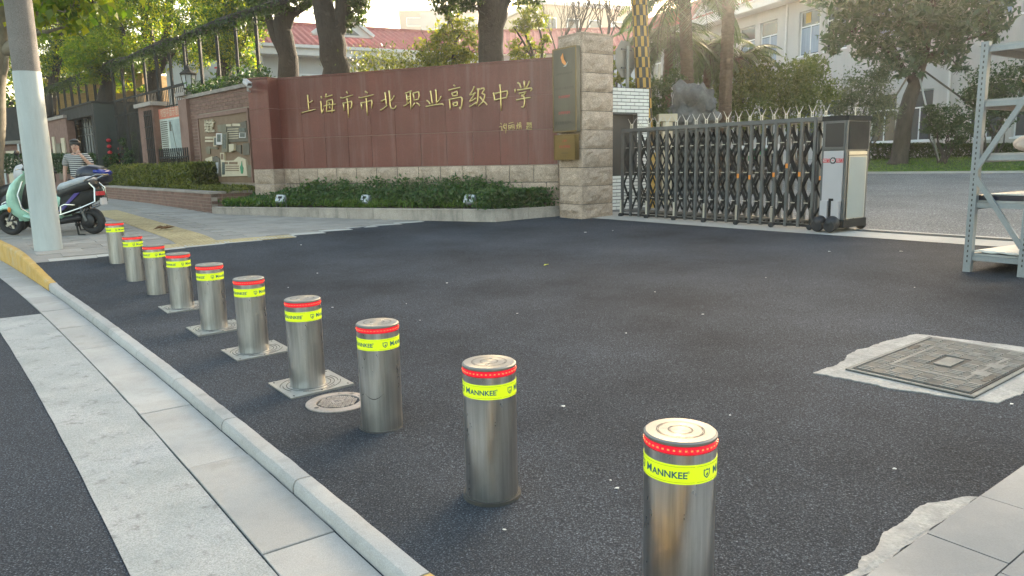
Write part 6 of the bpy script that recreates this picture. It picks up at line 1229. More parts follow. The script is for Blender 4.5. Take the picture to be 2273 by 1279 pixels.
rt = thing('low_tiled_house', tuple(at(1215, 120, 52)), label='low house with pinkish tiled roof beyond the wall, behind the bare trees', cat='building'); a0, a1 = np.array(at(985, 130, 50)), np.array(at(1440, 126, 50)); dv_ = V3((a1-a0)[:2], 0); LL = np.linalg.norm(dv_); dv_ /= LL; nv_ = np.array([dv_[1], -dv_[0], 0]); z_ = float(at(1200, 122, 50)[2])
MB().poly([V3(a0[:2], .4), V3(a1[:2], .4), V3(a1[:2], z_), V3(a0[:2], z_)], -nv_*7).build('wall', MA['palewall'], rt); tiled_roof(rt, V3(a1[:2], z_)+nv_*.6, -dv_, LL, -nv_, 2.1, 4.4, step=.4)
# ============================================================ PLANTS
def leaf_mesh(name, pts, size, m, parent=None, aspect=.42, droop=.25, kind=None, jit=.35, radial=None):
    pts = np.asarray(pts, float); n = len(pts); rng = RNG
    d = rng.normal(size=(n, 3)); d[:, 2] -= droop
    if radial is not None: d = d*.7+radial
    d /= np.linalg.norm(d, axis=1)[:, None]; u = rng.normal(size=(n, 3)); u[:, 2] += .8; s = np.cross(d, u); s /= np.linalg.norm(s, axis=1)[:, None]+1e-9; nr = np.cross(s, d)
    L = size*(1+jit*rng.uniform(-1, 1, n))[:, None]; w = L*aspect*.5
    v = np.empty((n, 4, 3)); v[:, 0] = pts-d*L*.5; v[:, 1] = pts+s*w+nr*w*.35-d*L*.05; v[:, 2] = pts+d*L*.5-nr*L*.08; v[:, 3] = pts-s*w+nr*w*.35-d*L*.05
    vv = v.reshape(-1, 3)
    if parent is not None: A = np.array(MW[parent.name].inverted()); vv = vv @ A[:3, :3].T+A[:3, 3]; c = 0
    else: c = np.array([vv[:, 0].mean(), vv[:, 1].mean(), vv[:, 2].min()]); vv = vv-c
    me = bpy.data.meshes.new(name); me.vertices.add(n*4); me.vertices.foreach_set('co', vv.astype(np.float32).ravel()); me.loops.add(n*4); me.loops.foreach_set('vertex_index', np.arange(n*4, dtype=np.int32)); me.polygons.add(n); me.polygons.foreach_set('loop_start', np.arange(0, n*4, 4, dtype=np.int32)); me.polygons.foreach_set('loop_total', np.full(n, 4, dtype=np.int32)); me.materials.append(m); me.update(calc_edges=True)
    o = bpy.data.objects.new(name, me); SC.collection.objects.link(o)
    if parent is not None: o.parent = parent; KIDS.setdefault(parent.name, []).append(o); MW[o.name] = MW[parent.name]
    else: o.location = c
    if kind: o['kind'] = kind
    return o
DENS = 1.0
def clump_pts(clumps, per=26, spread=.16):
    out = []
    for (c, r, n) in clumps:
        c = np.asarray(c, float); r = np.asarray(r, float)*np.ones(3); k = max(3, int(n*DENS/per)); d = RNG.normal(size=(k, 3)); d /= np.linalg.norm(d, axis=1)[:, None]
        q = d*(RNG.uniform(.12, 1, k)**.5)[:, None]*r+c; sp_ = spread*r.mean()
        tw = np.repeat(q, per, 0)+RNG.normal(size=(k*per, 3))*np.array([sp_, sp_, sp_*.6]); out.append(tw)
    return np.concatenate(out)
def limb(mb, p, q, r0, r1, n=7, wob=.06, k=5):
    p, q = np.array(p, float), np.array(q, float); L = np.linalg.norm(q-p); pts = [p+(q-p)*i/k+(RNG.normal(size=3)*wob*L*.5*math.sin(math.pi*i/k) if 0 < i < k else 0) for i in range(k+1)]
    mb.tube(pts, [r0+(r1-r0)*i/k for i in range(k+1)], n)
def tree(name, label, trunks, clumps, leaf, size, bark='bark', group=None, aspect=.42, per=26, spread=.16, droop=.25, base=None, cat='tree'):
    b0_ = np.array(trunks[0][0][0]) if base is None else np.array(base); t = thing(name, tuple(b0_), label=label, cat=cat, group=group); mb = MB()
    for (pts, rr) in trunks:
        P = [np.array(p, float) for p in pts]; out = [P[0]]; ro = [rr[0]]
        for i in range(len(P)-1):
            for s in (.33, .67, 1): out.append(P[i]+(P[i+1]-P[i])*s+(RNG.normal(size=3)*rr[i]*.07 if s < 1 else 0)); ro.append((rr[i]+(rr[i+1]-rr[i])*s)*(1+.025*RNG.normal()))
        mb.tube(out, ro, 14)
    mb.build('trunk', MA[bark], t, smooth=True); br = MB(); allp = [np.array(p, float) for (pts, _) in trunks for p in pts[1:]]
    for (c, r, n) in clumps:
        c = np.array(c); dd = [np.linalg.norm(c-p)+.6*max(0, p[2]-c[2]) for p in allp]; j = int(np.argmin(dd)); limb(br, allp[j], c, min(.07, .02+.018*dd[j]), .015, 6); 
        for _ in range(3): limb(br, c, c+RNG.normal(size=3)*np.asarray(r)*.55, .016, .006, 5)
    if clumps: br.build('limbs', MA[bark], t, smooth=True, kind='stuff'); leaf_mesh('crown', clump_pts(clumps, per, spread), size, LM[leaf], t, aspect, droop)
    return t
def cl(px, py, d, rpx, n, sy=1.0, dd=1.2): c = at(px, py, d); r = rpx/FOC*d; return (c, (r, r*dd, r*sy), n)
def tp_(d, *pp): return [at(px, py, d) for px, py in pp]
gz = lambda p, dz=-.2: np.array([p[0], p[1], float(g(p[0], p[1]))+dz])
def trunk(d, pts, radii, grounded=True):
    P = tp_(d, *pts)
    if grounded: b_ = P[0]+(P[0]-P[1])*.0; b_ = np.array([P[0][0], P[0][1], float(min(g(P[0][0], P[0][1]), .9))-.2]); P = [b_]+P; radii = [radii[0]*1.15]+list(radii)
    return (P, list(radii))
DENS = 1.6
GL_ = 'camphor trees behind the railing fence'
tree('camphor_tree', 'forked dark trunk camphor tree behind the fence, left of the wall lantern', [trunk(32, [(345, 230), (342, 145), (325, 60), (322, -60)], [.30, .27, .24, .16]), trunk(32.2, [(347, 160), (366, 120), (373, 40), (380, -60)], [.22, .2, .19, .12], False), trunk(32, [(370, 130), (430, 88), (475, 55)], [.13, .11, .06], False)],
 [cl(250, 50, 31, 55, 1500), cl(330, 15, 31, 50, 1300), cl(405, 55, 31, 55, 1500), cl(300, 115, 30.5, 45, 1100), cl(455, 35, 31, 50, 1300), cl(425, 115, 31, 40, 900), cl(360, -70, 32, 90, 2600), cl(240, -70, 32, 80, 2200), cl(480, -60, 32, 80, 2200), cl(300, -170, 33, 90, 2200), cl(430, -170, 33, 90, 2200), cl(385, 90, 33.5, 50, 900)], 'camphor', .125, group=GL_)
tree('camphor_tree', 'slim camphor tree behind the fence beside the white pole', [trunk(36, [(112, 290), (118, 180), (128, 110), (140, 20)], [.22, .2, .16, .1]), trunk(36, [(122, 170), (152, 105), (165, 60)], [.1, .08, .05], False)],
 [cl(115, 70, 36, 50, 1300), cl(165, 40, 35, 45, 1200), cl(95, 130, 36, 45, 1200), cl(165, 115, 36, 45, 1100), cl(50, 40, 37, 60, 1500), cl(150, -60, 36, 80, 2000), cl(60, -70, 37, 80, 2000), cl(130, 175, 36.5, 30, 600), cl(30, 150, 38, 50, 1200)], 'camphor', .13, group=GL_)
tree('camphor_tree', 'broad trunked camphor tree with forked low limbs behind the fence, above the portal', [trunk(29.5, [(234, 260), (240, 190), (238, 158), (246, 130)], [.34, .27, .2, .12]), trunk(29.5, [(238, 175), (210, 155), (186, 140)], [.15, .12, .08], False), trunk(29.5, [(242, 165), (262, 120), (275, 70)], [.14, .11, .07], False)],
 [cl(195, 150, 29, 38, 1300), cl(240, 110, 29, 42, 1400), cl(285, 135, 29, 36, 1000), cl(200, 95, 29.5, 42, 1300), cl(260, 60, 30, 45, 1200), cl(195, 45, 30, 45, 1300), cl(170, 120, 30, 30, 800), cl(225, -40, 30, 70, 1800)], 'plane', .125, group=GL_)
tree('camphor_tree', 'camphor tree with dense low crown behind the relief board wall', [trunk(27, [(497, 230), (497, 165), (505, 100), (512, 20), (515, -60)], [.30, .26, .22, .16, .1])],
 [cl(500, 90, 26.5, 50, 1500), cl(545, 55, 26.5, 50, 1500), cl(468, 95, 26.5, 42, 1200), cl(535, 125, 26.5, 36, 800), cl(500, 15, 26.5, 55, 1500), cl(560, 10, 26.5, 50, 1300), cl(510, -70, 27, 90, 2400), cl(575, -80, 27, 80, 1800), cl(450, -20, 27, 50, 1200)], 'camphor', .12, group=GL_)
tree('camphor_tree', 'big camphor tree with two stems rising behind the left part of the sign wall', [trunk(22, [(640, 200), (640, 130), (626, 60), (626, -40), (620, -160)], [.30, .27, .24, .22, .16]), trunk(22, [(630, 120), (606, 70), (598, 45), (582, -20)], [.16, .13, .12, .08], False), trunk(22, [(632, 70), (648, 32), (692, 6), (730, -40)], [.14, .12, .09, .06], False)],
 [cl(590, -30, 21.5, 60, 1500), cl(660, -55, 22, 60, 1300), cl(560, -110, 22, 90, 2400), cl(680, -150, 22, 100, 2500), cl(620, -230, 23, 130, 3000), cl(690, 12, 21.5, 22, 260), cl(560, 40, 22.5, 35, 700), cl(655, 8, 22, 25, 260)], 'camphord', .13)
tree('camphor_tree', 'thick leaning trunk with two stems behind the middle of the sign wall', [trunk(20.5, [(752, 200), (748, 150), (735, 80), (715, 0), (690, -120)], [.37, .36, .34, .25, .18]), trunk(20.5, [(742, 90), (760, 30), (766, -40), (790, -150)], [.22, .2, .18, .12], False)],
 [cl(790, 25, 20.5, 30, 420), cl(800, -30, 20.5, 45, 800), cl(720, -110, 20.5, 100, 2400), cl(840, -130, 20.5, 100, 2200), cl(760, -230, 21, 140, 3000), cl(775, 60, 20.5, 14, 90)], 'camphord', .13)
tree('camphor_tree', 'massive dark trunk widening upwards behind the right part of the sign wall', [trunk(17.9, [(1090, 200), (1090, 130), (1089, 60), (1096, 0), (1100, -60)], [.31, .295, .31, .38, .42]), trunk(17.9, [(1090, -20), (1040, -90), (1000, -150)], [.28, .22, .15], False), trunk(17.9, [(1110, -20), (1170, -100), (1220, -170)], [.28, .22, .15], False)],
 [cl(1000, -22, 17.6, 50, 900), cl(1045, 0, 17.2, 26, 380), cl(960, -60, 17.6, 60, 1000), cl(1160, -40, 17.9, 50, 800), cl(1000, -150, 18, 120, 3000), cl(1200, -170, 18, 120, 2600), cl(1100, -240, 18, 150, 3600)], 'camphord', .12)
DENS = .8
tree('garden_tree', 'small bushy yellow green tree behind the sign wall, left of the massive trunk', [trunk(21.5, [(1005, 190), (1008, 130), (1012, 90)], [.09, .08, .05])], [cl(985, 85, 21.5, 34, 1000), cl(1030, 65, 21.5, 30, 800), cl(1005, 125, 21.2, 36, 1000), cl(955, 115, 21.3, 32, 900), cl(1045, 115, 21.3, 28, 800), cl(1000, 45, 21.5, 22, 400), cl(965, 150, 21, 30, 800)], 'yellowish', .11, 'greybark', per=18)
tree('garden_tree', 'sparse yellow leaved tree with thin stems, right of the massive trunk', [trunk(22.5, [(1195, 190), (1180, 110), (1150, 40)], [.05, .045, .02]), trunk(22.5, [(1198, 180), (1205, 100), (1190, 30)], [.04, .035, .02], False), trunk(22.5, [(1192, 150), (1160, 90), (1140, 60)], [.04, .03, .02], False)], [cl(1160, 60, 22.5, 26, 420), cl(1195, 45, 22.5, 26, 380), cl(1150, 105, 22.5, 22, 360), cl(1190, 110, 22.5, 24, 360), cl(1170, 20, 22.5, 26, 380), cl(1210, 90, 22.5, 16, 180), cl(1150, 130, 22.3, 20, 350)], 'yellowish', .14, 'greybark', per=12, aspect=.3)
hb = MB()
leaf_mesh('hedge_row', np.concatenate([np.stack([at(x, y, 21.0)+RNG.normal(size=3)*[.25, .5, .12] for x, y in zip(RNG.uniform(785, 975, 3000), RNG.uniform(118, 210, 3000))])]), .10, LM['hedge']); tag(bpy.data.objects['hedge_row'], 'dense hedge row showing just above the sign wall top', 'hedge')
DENS = 1.0
# plane tree with big yellow leaves near the pole
tree('plane_tree', 'plane tree with pale bark and big yellowing leaves at the left edge by the pole', [trunk(14.5, [(-22, 420), (-14, 200), (-2, 60), (-4, -60)], [.22, .2, .18, .16]), trunk(14.5, [(-6, 190), (10, 150), (14, 120)], [.09, .07, .05], False), trunk(14.5, [(-2, 120), (60, 80), (82, 20), (92, -40)], [.12, .10, .085, .07], False)],
 [cl(115, 5, 13.2, 30, 90), cl(160, 30, 13.2, 34, 66), cl(105, 55, 13.3, 26, 36), cl(205, 5, 13.2, 28, 60), cl(120, -50, 13.5, 90, 620), cl(40, -60, 14, 90, 420), cl(-30, 60, 14.8, 60, 260), cl(10, 130, 15, 24, 40), cl(150, 60, 13.3, 20, 14), cl(220, -70, 13.4, 80, 300), cl(100, -160, 14, 120, 600)], 'plane', .155, 'palebark', aspect=.8, per=5, spread=.35, droop=.9)
# bare trees
def bare(mb, p, d, L, r, lev):
    q = p+d*L; limb(mb, p, q, r, r*.68, 6 if lev < 2 else 4, .05, 3)
    if lev >= 4: return
    for _ in range(3 if lev < 3 else 2):
        nd = d+RNG.normal(size=3)*.27; nd[2] = abs(nd[2])*.6+.55; nd /= np.linalg.norm(nd); bare(mb, p+(q-p)*RNG.uniform(.7, 1), nd, L*RNG.uniform(.62, .82), r*.62, lev+1)
for i, (px, py, d, sc_) in enumerate(((1275, 100, 29, 1.0), (1345, 100, 30, 1.0), (1395, 95, 28, .9), (1235, 110, 31, .8))):
    p = at(px, py, d); b_ = gz(p); t = thing('bare_tree', tuple(b_), label=['bare tree with fanned branches behind the pillar, left one of the middle pair', 'bare tree with fanned branches right above the stone pillar top', 'bare tree above the octagonal sign beside the checkered post', 'smaller bare tree at the left of the bare group, beside the yellow leaved tree'][i], cat='tree', group='bare trees beyond the pillar'); mb = MB(); tr = MB(); tr.tube([b_, p], [.14*sc_, .10*sc_], 8); tr.build('trunk', MA['greybark'], t, smooth=True)
    for k in range(6):
        dv2 = np.array([RNG.normal()*.36, RNG.normal()*.3, 1.0]); dv2 /= np.linalg.norm(dv2); bare(mb, np.array(p)-[0, 0, .15], dv2, 1.1*sc_, .032*sc_, 1)
    mb.build('branches', MA['greybark'], t)
# far mass of trees closing the view behind the fence
pts = []
for _ in range(26000):
    x = RNG.uniform(-40, 590); y = RNG.uniform(-60, 205 if x > 100 else 265); d = 43+RNG.normal()*1.5
    if noise.noise(Vector((x*.018, y*.025, 2)))+.25*noise.noise(Vector((x*.07, y*.08, 5))) < -.12+.25*max(0, (x-430)/160): continue
    pts.append(at(x, y, d))
tag(leaf_mesh('far_trees', np.array(pts), .30, LM['camphor'], None, .5, .2, 'stuff'), 'far mass of green trees behind the fence and the slogan building', 'trees')
# palms
def palm(label, d, pts, r, fronds, L, seed=0, drop=0.2):
    P = [at(x, y, d) for x, y in pts]; P = [gz(P[0])]+P; t = thing('palm_tree', tuple(P[0]), label=label, cat='palm', group='palms in the schoolyard'); mb = MB(); k = 46; zs = np.linspace(0, 1, k); A = np.array(P); cum = np.concatenate([[0], np.cumsum(np.linalg.norm(np.diff(A, axis=0), axis=1))]); pts_ = [np.array([np.interp(s*cum[-1], cum, A[:, j]) for j in range(3)]) for s in zs]
    mb.tube(pts_, [r*(1+.13*(i % 2)-.15*i/k) for i in range(k)], 12); mb.build('trunk', MA['palmbark'], t); top = pts_[-1]; fr = []; ms_ = MB()
    for i in range(fronds):
        a = 2*math.pi*(i*.618)+seed; el = RNG.uniform(-.35, 1.0); h = np.array([math.cos(a), math.sin(a), 0]); m_ = 13; last = top.copy(); pp = [last]
        for s in range(1, m_):
            e_ = el-1.5*(s/m_)**1.3-drop*.5; last = last+(h*math.cos(e_)+np.array([0, 0, math.sin(e_)]))*L/m_; pp.append(last)
        ms_.tube(pp, [.022*(1-.8*s/m_) for s in range(m_)], 4); sd2 = np.array([-h[1], h[0], 0])
        for s in range(2, m_):
            for w in np.linspace(0, 1, 4)[:-1]:
                c = pp[s-1]+(pp[s]-pp[s-1])*w; ll = .42*L*math.sin(math.pi*min(1, (s+w)/m_)*.93+.12)*.55
                for sg_ in (-1, 1): dl = sd2*sg_*.8+(pp[s]-pp[s-1])/np.linalg.norm(pp[s]-pp[s-1])*.5+np.array([0, 0, -.35+RNG.normal()*.12]); dl /= np.linalg.norm(dl); e = c+dl*ll; wv = np.cross(dl, [0, 0, 1.0]); wv = wv/(np.linalg.norm(wv)+1e-6)*.030; fr.append((c-wv*.6, c+wv*.6, c+dl*ll*.55+wv+[0, 0, .01], e))
    ms_.build('frond_stems', MA['greybark'], t); mb = MB()
    for q in fr: mb.add(q, [(0, 1, 2, 3)][:0]+[(0, 1, 2), (0, 2, 3)])
    mb.build('fronds', LM['palm'], t); return t
palm('palm with rough brown trunk in the yard behind the gate, crown above the photo', 24, [(1530, 330), (1526, 190), (1522, 60), (1520, -25)], .20, 40, 2.8)
palm('palm with smooth grey trunk in the yard, right of the brown trunked palm', 23, [(1607, 330), (1611, 190), (1616, 60), (1620, -140)], .19, 30, 2.6, 2.0)
palm('short palm with low spreading fronds beside the checkered post', 26, [(1475, 330), (1480, 200), (1486, 85)], .16, 38, 2.3, 1.0, .5)
palm('short palm with fronds between the two tall palm trunks', 27, [(1572, 330), (1570, 220), (1570, 105)], .15, 36, 2.0, 4.0, .5)
palm('short palm with fronds just right of the grey palm trunk', 27, [(1640, 330), (1640, 220), (1641, 130)], .14, 32, 1.8, 5.0, .5)
# scholar rock
pr2 = at(1528, 255, 21.5); mb = MB(); c0 = np.array([pr2[0], pr2[1], float(g(pr2[0], pr2[1]))])
bm = bmesh.new()
for (ox, oz, r) in ((0, .4, .75), (-.25, 1.1, .62), (.2, 1.5, .55), (-.1, 2.0, .5), (.35, 2.15, .36), (-.42, 1.8, .33), (.5, 1.0, .42), (.62, 1.75, .25), (-.5, .6, .5)):
    bmesh.ops.create_icosphere(bm, subdivisions=4, radius=r, matrix=Matrix.Translation(Vector((ox, random.uniform(-.15, .15), oz))))
me = bpy.data.meshes.new('scholar_rock'); bm.to_mesh(me); bm.free(); o = bpy.data.objects.new('scholar_rock', me); SC.collection.objects.link(o); o.location = c0
rmd = o.modifiers.new('fuse', 'REMESH'); rmd.mode = 'VOXEL'; rmd.voxel_size = .055; dg = bpy.context.evaluated_depsgraph_get(); dg.update(); me2 = bpy.data.meshes.new_from_object(o.evaluated_get(dg)); bpy.data.objects.remove(o); co = np.empty(len(me2.vertices)*3); nn = np.empty(len(me2.vertices)*3); me2.vertices.foreach_get('co', co); me2.vertices.foreach_get('normal', nn); co = co.reshape(-1, 3); nn = nn.reshape(-1, 3)
for i in range(len(co)):
    p = Vector(co[i]); h_ = .26*noise.noise(p*2.2)+.15*noise.noise(p*5.0)+.035*noise.noise(p*11); 
    if noise.noise(p*2.2+Vector((7, 3, 1))) > .28: h_ -= .16
    co[i] += nn[i]*h_
me2.vertices.foreach_set('co', co.ravel()); me2.update(); me2.polygons.foreach_set('use_smooth', [True]*len(me2.polygons)); me2.materials.clear(); me2.materials.append(MA['rock']); o = bpy.data.objects.new('scholar_rock', me2); SC.collection.objects.link(o); o.location = c0; o.scale = (.95, .9, 1.17); tag(o, 'tall pitted grey scholar rock standing in the yard behind the gate', 'rock')
DENS = .62
# magnolia with support stakes
DM = 28.5; mbase = at(1995, 362, DM)
tree('magnolia_tree', 'dark leathery leaved tree on the lawn held by slanting stakes', [(tp_(DM, (1990, 372), (1997, 345), (2010, 255), (2028, 195), (2050, 120), (2066, 40), (2074, -60)), [.40, .30, .27, .23, .19, .15, .1]), (tp_(DM, (2028, 190), (1990, 130), (1945, 95), (1900, 70)), [.12, .09, .06, .03]), (tp_(DM, (2045, 135), (2085, 115), (2140, 90), (2200, 70)), [.11, .08, .05, .03]), (tp_(DM, (2055, 100), (2020, 50), (1980, -20)), [.1, .08, .05])],
 [cl(1900, 60, 28, 44, 560), cl(1850, 75, 28.2, 26, 260), cl(1945, 30, 28, 50, 700), cl(1935, 105, 28, 34, 380), cl(1990, 110, 27.6, 34, 380), cl(2005, 50, 27.6, 52, 800), cl(2060, 60, 27.6, 50, 800), cl(2070, 15, 28, 60, 1000), cl(2120, 60, 28, 48, 640), cl(2165, 40, 28.5, 48, 620), cl(2205, 55, 28.7, 36, 380), cl(2100, 115, 28, 34, 340), cl(2130, 150, 28, 20, 110), cl(2030, 140, 27.7, 28, 260), cl(1980, 150, 27.8, 24, 170), cl(1880, 0, 28.5, 60, 700), cl(1960, -50, 28.5, 80, 1300), cl(2070, -70, 28.5, 90, 1600), cl(2190, -30, 28.8, 80, 1200), cl(1850, 110, 28.2, 20, 130)], 'magnolia', .30, 'greybark', aspect=.38, per=9, spread=.22, droop=-.1, base=mbase)
DENS = 1.0
for i, (a, c, m_) in enumerate((((2038, 158), (2086, 368), 'polew'), ((2014, 172), (1972, 240), 'palebark'), ((2052, 158), (2165, 240), 'greybark'))):
    mb = MB(); mb.tube([at(*a, DM-.25), at(*c, DM-.4 if i == 0 else DM-.1)], .035, 8); tag(mb.build('tree_stake', MA[m_], smooth=True), ['white stake leaning against the magnolia down to the lawn', 'thin pale stake propping the magnolia on its near left side', 'dark stake propping the magnolia on the side of the grey rack'][i], 'stake')
def bush(label, clumps, leaf, size, name='shrub', stems=None, per=20, aspect=.45, spread=.2, cat='shrub'):
    c = np.mean([q[0] for q in clumps], 0); b_ = gz(c, 0); t = thing(name, tuple(b_), label=label, cat=cat); mb = MB()
    for q in clumps:
        for _ in range(2): limb(mb, b_+RNG.normal(size=3)*[.12, .12, 0], q[0], .035, .012, 5)
    mb.build('stems', MA['greybark'], t); leaf_mesh('foliage', clump_pts(clumps, per, spread), size, LM[leaf], t, aspect); return t
bush('rounded olive green bush in the yard, nearest the grey palm trunk', [cl(1650, 200, 26, 50, 1700), cl(1610, 230, 26, 40, 1100), cl(1690, 175, 26.5, 42, 1200), cl(1660, 250, 25.5, 50, 1300)], 'olive', .13)
bush('rounded olive green bush in the yard, below the paired upper windows', [cl(1770, 175, 26, 48, 1500), cl(1730, 205, 26, 50, 1600), cl(1810, 200, 26, 44, 1300), cl(1775, 235, 25.5, 55, 1700), cl(1800, 150, 26.4, 30, 700)], 'olive', .13)
bush('pale variegated shrub tree beside the magnolia trunk', [cl(1890, 200, 27.2, 44, 1100), cl(1940, 190, 27.2, 40, 1000), cl(1960, 240, 27.5, 36, 800), cl(1900, 250, 27, 44, 900), cl(1950, 165, 27.4, 26, 500), cl(1925, 285, 27.2, 36, 600), cl(1858, 235, 27, 34, 700)], 'pale', .11)
bush('small ornamental tree on the lawn under the ground floor window', [cl(2105, 265, 27.5, 34, 900), cl(2080, 285, 27.5, 28, 600), cl(2130, 290, 27.4, 26, 500), cl(2110, 310, 27.5, 26, 400), cl(2060, 255, 27.8, 22, 300)], 'shrub', .12)
bush('dark shrub behind the grey rack at the right edge', [cl(2200, 190, 28, 50, 1200), cl(2250, 215, 27.5, 48, 1200), cl(2170, 215, 28, 30, 600), cl(2265, 165, 28, 36, 700), cl(2215, 265, 27.5, 36, 500), cl(2160, 280, 28, 30, 400)], 'shrub', .13)
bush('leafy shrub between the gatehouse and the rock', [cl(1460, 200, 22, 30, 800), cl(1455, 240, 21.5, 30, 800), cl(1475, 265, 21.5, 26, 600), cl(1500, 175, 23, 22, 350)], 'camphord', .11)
bush('climber foliage above the gatehouse roof beside the octagonal sign', [cl(1368, 178, 17.6, 16, 300), cl(1405, 185, 17.8, 16, 260), cl(1372, 140, 17.9, 14, 200), cl(1360, 110, 18, 10, 90)], 'yellowish', .09)
bush('leafy shrub beside the tall brick pier, left of the map board', [cl(312, 330, 27.5, 20, 520), cl(290, 315, 28, 18, 440), cl(328, 345, 27.5, 16, 400), cl(300, 350, 27.5, 22, 400)], 'shrub', .14)
bush('bright leaved shrub in front of the map board', [cl(385, 328, 24.3, 18, 300), cl(378, 305, 24.4, 12, 120), cl(402, 342, 24.2, 16, 260), cl(352, 345, 25, 16, 260)], 'hedge', .14)
# ground hedges by the school wall, clipped hedges
def hedge(label, poly_px, n, size, leaf, name='hedge'):
    pts = [];
    for (x0, x1, y0, y1, d0, d1, th) in poly_px:
        k = int(n*(x1-x0)/sum(q[1]-q[0] for q in poly_px)); xs_ = RNG.uniform(0, 1, k)
        for s in xs_:
            d = d0+(d1-d0)*s; x = x0+(x1-x0)*s; zt_, zb_ = at(x, y0, d)[2], at(x, y1, d)[2]; b_ = at(x, y1, d); f = RNG.uniform(); 
            if f < .55: pts.append([b_[0]+RNG.normal()*.05, b_[1]+RNG.normal()*.05, RNG.uniform(zb_, zt_)])
            else: pts.append([b_[0], b_[1]+RNG.uniform(0, th), zt_+RNG.normal()*.03])
    return tag(leaf_mesh(name, np.array(pts), size, LM[leaf]), label, 'hedge')
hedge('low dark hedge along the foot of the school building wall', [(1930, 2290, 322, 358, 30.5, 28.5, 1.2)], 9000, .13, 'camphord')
def hedge_line(label, s0, s1, o0, zb, zt_, th, n, size, leaf):
    pts = []
    for _ in range(n):
        s = s0+(s1-s0)*RNG.uniform()**1.35; f = RNG.uniform(); bump_ = .05*noise.noise(Vector((s*2.2, 0, 3)))
        if f < .5: p = q_b(s, RNG.uniform(zb, zt_+bump_), o0+RNG.normal()*.03+.06*noise.noise(Vector((s*3, 1, 1))))
        elif f < .9: p = q_b(s, zt_+bump_+RNG.normal()*.035, o0-RNG.uniform(0, th))
        else: p = q_b(s0+RNG.normal()*.04, RNG.uniform(zb, zt_), o0-RNG.uniform(0, th))
        pts.append(p)
    o = leaf_mesh('clipped_hedge', np.array(pts), size, LM[leaf]); tag(o, label, 'hedge'); return o
q_b = lambda s, z, o: V3(B0+bd2*s+bn2*o, z)
sH = float(np.dot(onplane(432, 400, V3(B0-bn2*.55, 0), bn3)[:2]-B0, bd2)); sH2 = float(np.dot(onplane(246, 400, V3(B0-bn2*.55, 0), bn3)[:2]-B0, bd2))
h_ = hedge_line('clipped leafy hedge on top of the low brick planter wall', sH, sH2, -.5, .62, 1.47, .9, 22000, .105, 'hedge'); MB().poly([q_b(sH+.05, .6, -.56), q_b(sH2, .6, -.56), q_b(sH2, 1.40, -.56), q_b(sH+.05, 1.40, -.56)], -bn3*.8).build('hedge_heart', LM['shrub'], h_) if False else None
hedge('dark hedge strip behind the parked scooters at the far left', [(-30, 260, 345, 385, 30, 28, 1.2)], 7000, .13, 'shrub')
# planter plants and grass
pts = []; pts2 = []
for _ in range(900):
    s = RNG.uniform(.02, .985); a = PL1+(PL0-PL1)*s; dpt = RNG.uniform(.32, 1.15); c = a-wn*dpt; tall = (.20+.26*ss(s, .05, .35))*(1-.25*ss(s, .9, 1.0))*RNG.uniform(.6, 1.3)*(.30+.75*dpt)
    for _ in range(26): pts.append([c[0]+RNG.normal()*.11, c[1]+RNG.normal()*.11, PZ+.02+RNG.uniform(0, 1)**.7*tall])
for _ in range(130):
    s = RNG.uniform(0, 1); c = PL0+(PR-PL0)*s-wn*.5*(1-s)*0+np.array([-.25, .15])*RNG.uniform(.6, 1.4)
    for _ in range(20): pts.append([c[0]+RNG.normal()*.1, c[1]+RNG.normal()*.1, PZ+RNG.uniform(0, .38)])
tag(leaf_mesh('planter_shrubs', np.array(pts), .085, LM['planter'], None, .45, -.2, 'stuff'), 'mass of low dark green shrubs filling the granite planter', 'ground cover')
for _ in range(2600):
    s = RNG.choice([RNG.normal(.52, .05), RNG.normal(.08, .06), RNG.uniform(0, 1)]); s = min(max(s, .01), .985); c = PL1+(PL0-PL1)*s-wn*RNG.uniform(.16, .45); pts2.append([c[0], c[1], PZ+.03+RNG.uniform(0, .12)])
tag(leaf_mesh('planter_grass', np.array(pts2), .18, LM['grass'], None, .10, -1.2, 'stuff'), 'tufts of bright grass along the planter edge', 'grass')
pts = []
for _ in range(5200): s = RNG.uniform(-.1, 4.5); pts.append(q_b(s, .80+RNG.uniform(0, .14)*(1 if s > .6 else .7), -RNG.uniform(.35, 1.5)))
tag(leaf_mesh('border_plants', np.array(pts), .11, LM['hedge'], None, .25, -.6, 'stuff'), 'low grassy border plants under the relief board', 'ground cover')
pts = []
for _ in range(9000): s = RNG.uniform(-1, 30); pts.append(fp(s, ZTp+RNG.normal()*.06-abs(RNG.normal())*.12, -.2+RNG.normal()*.09))
tag(leaf_mesh('fence_vine', np.array(pts), .09, LM['camphord'], None, .5, .5, 'stuff'), 'tangled vine growing along the top beam of the fence', 'vine')
mb = MB()
for k in range(5): P = [fp(s, ZTp+.05*math.sin(s*1.3+k)+.03*k-.04, -.2+.07*math.cos(s*1.1+k*1.3)) for s in np.arange(-1.2, 34, .5)]; mb.tube(P, .035, 5)
tag(mb.build('vine_stems', MA['bark'], kind='stuff'), 'woody vine stems twisted round the top beam of the fence', 'vine')
pts = []
for _ in range(1500): s = RNG.uniform(0, MS); pts.append(fp(s, MT+.1+abs(RNG.normal())*.16, -.15+RNG.normal()*.12))
tag(leaf_mesh('wall_top_creeper', np.array(pts), .12, LM['shrub'], None, .4, 0, 'stuff'), 'creeper lying along the coping above the relief board', 'vine')
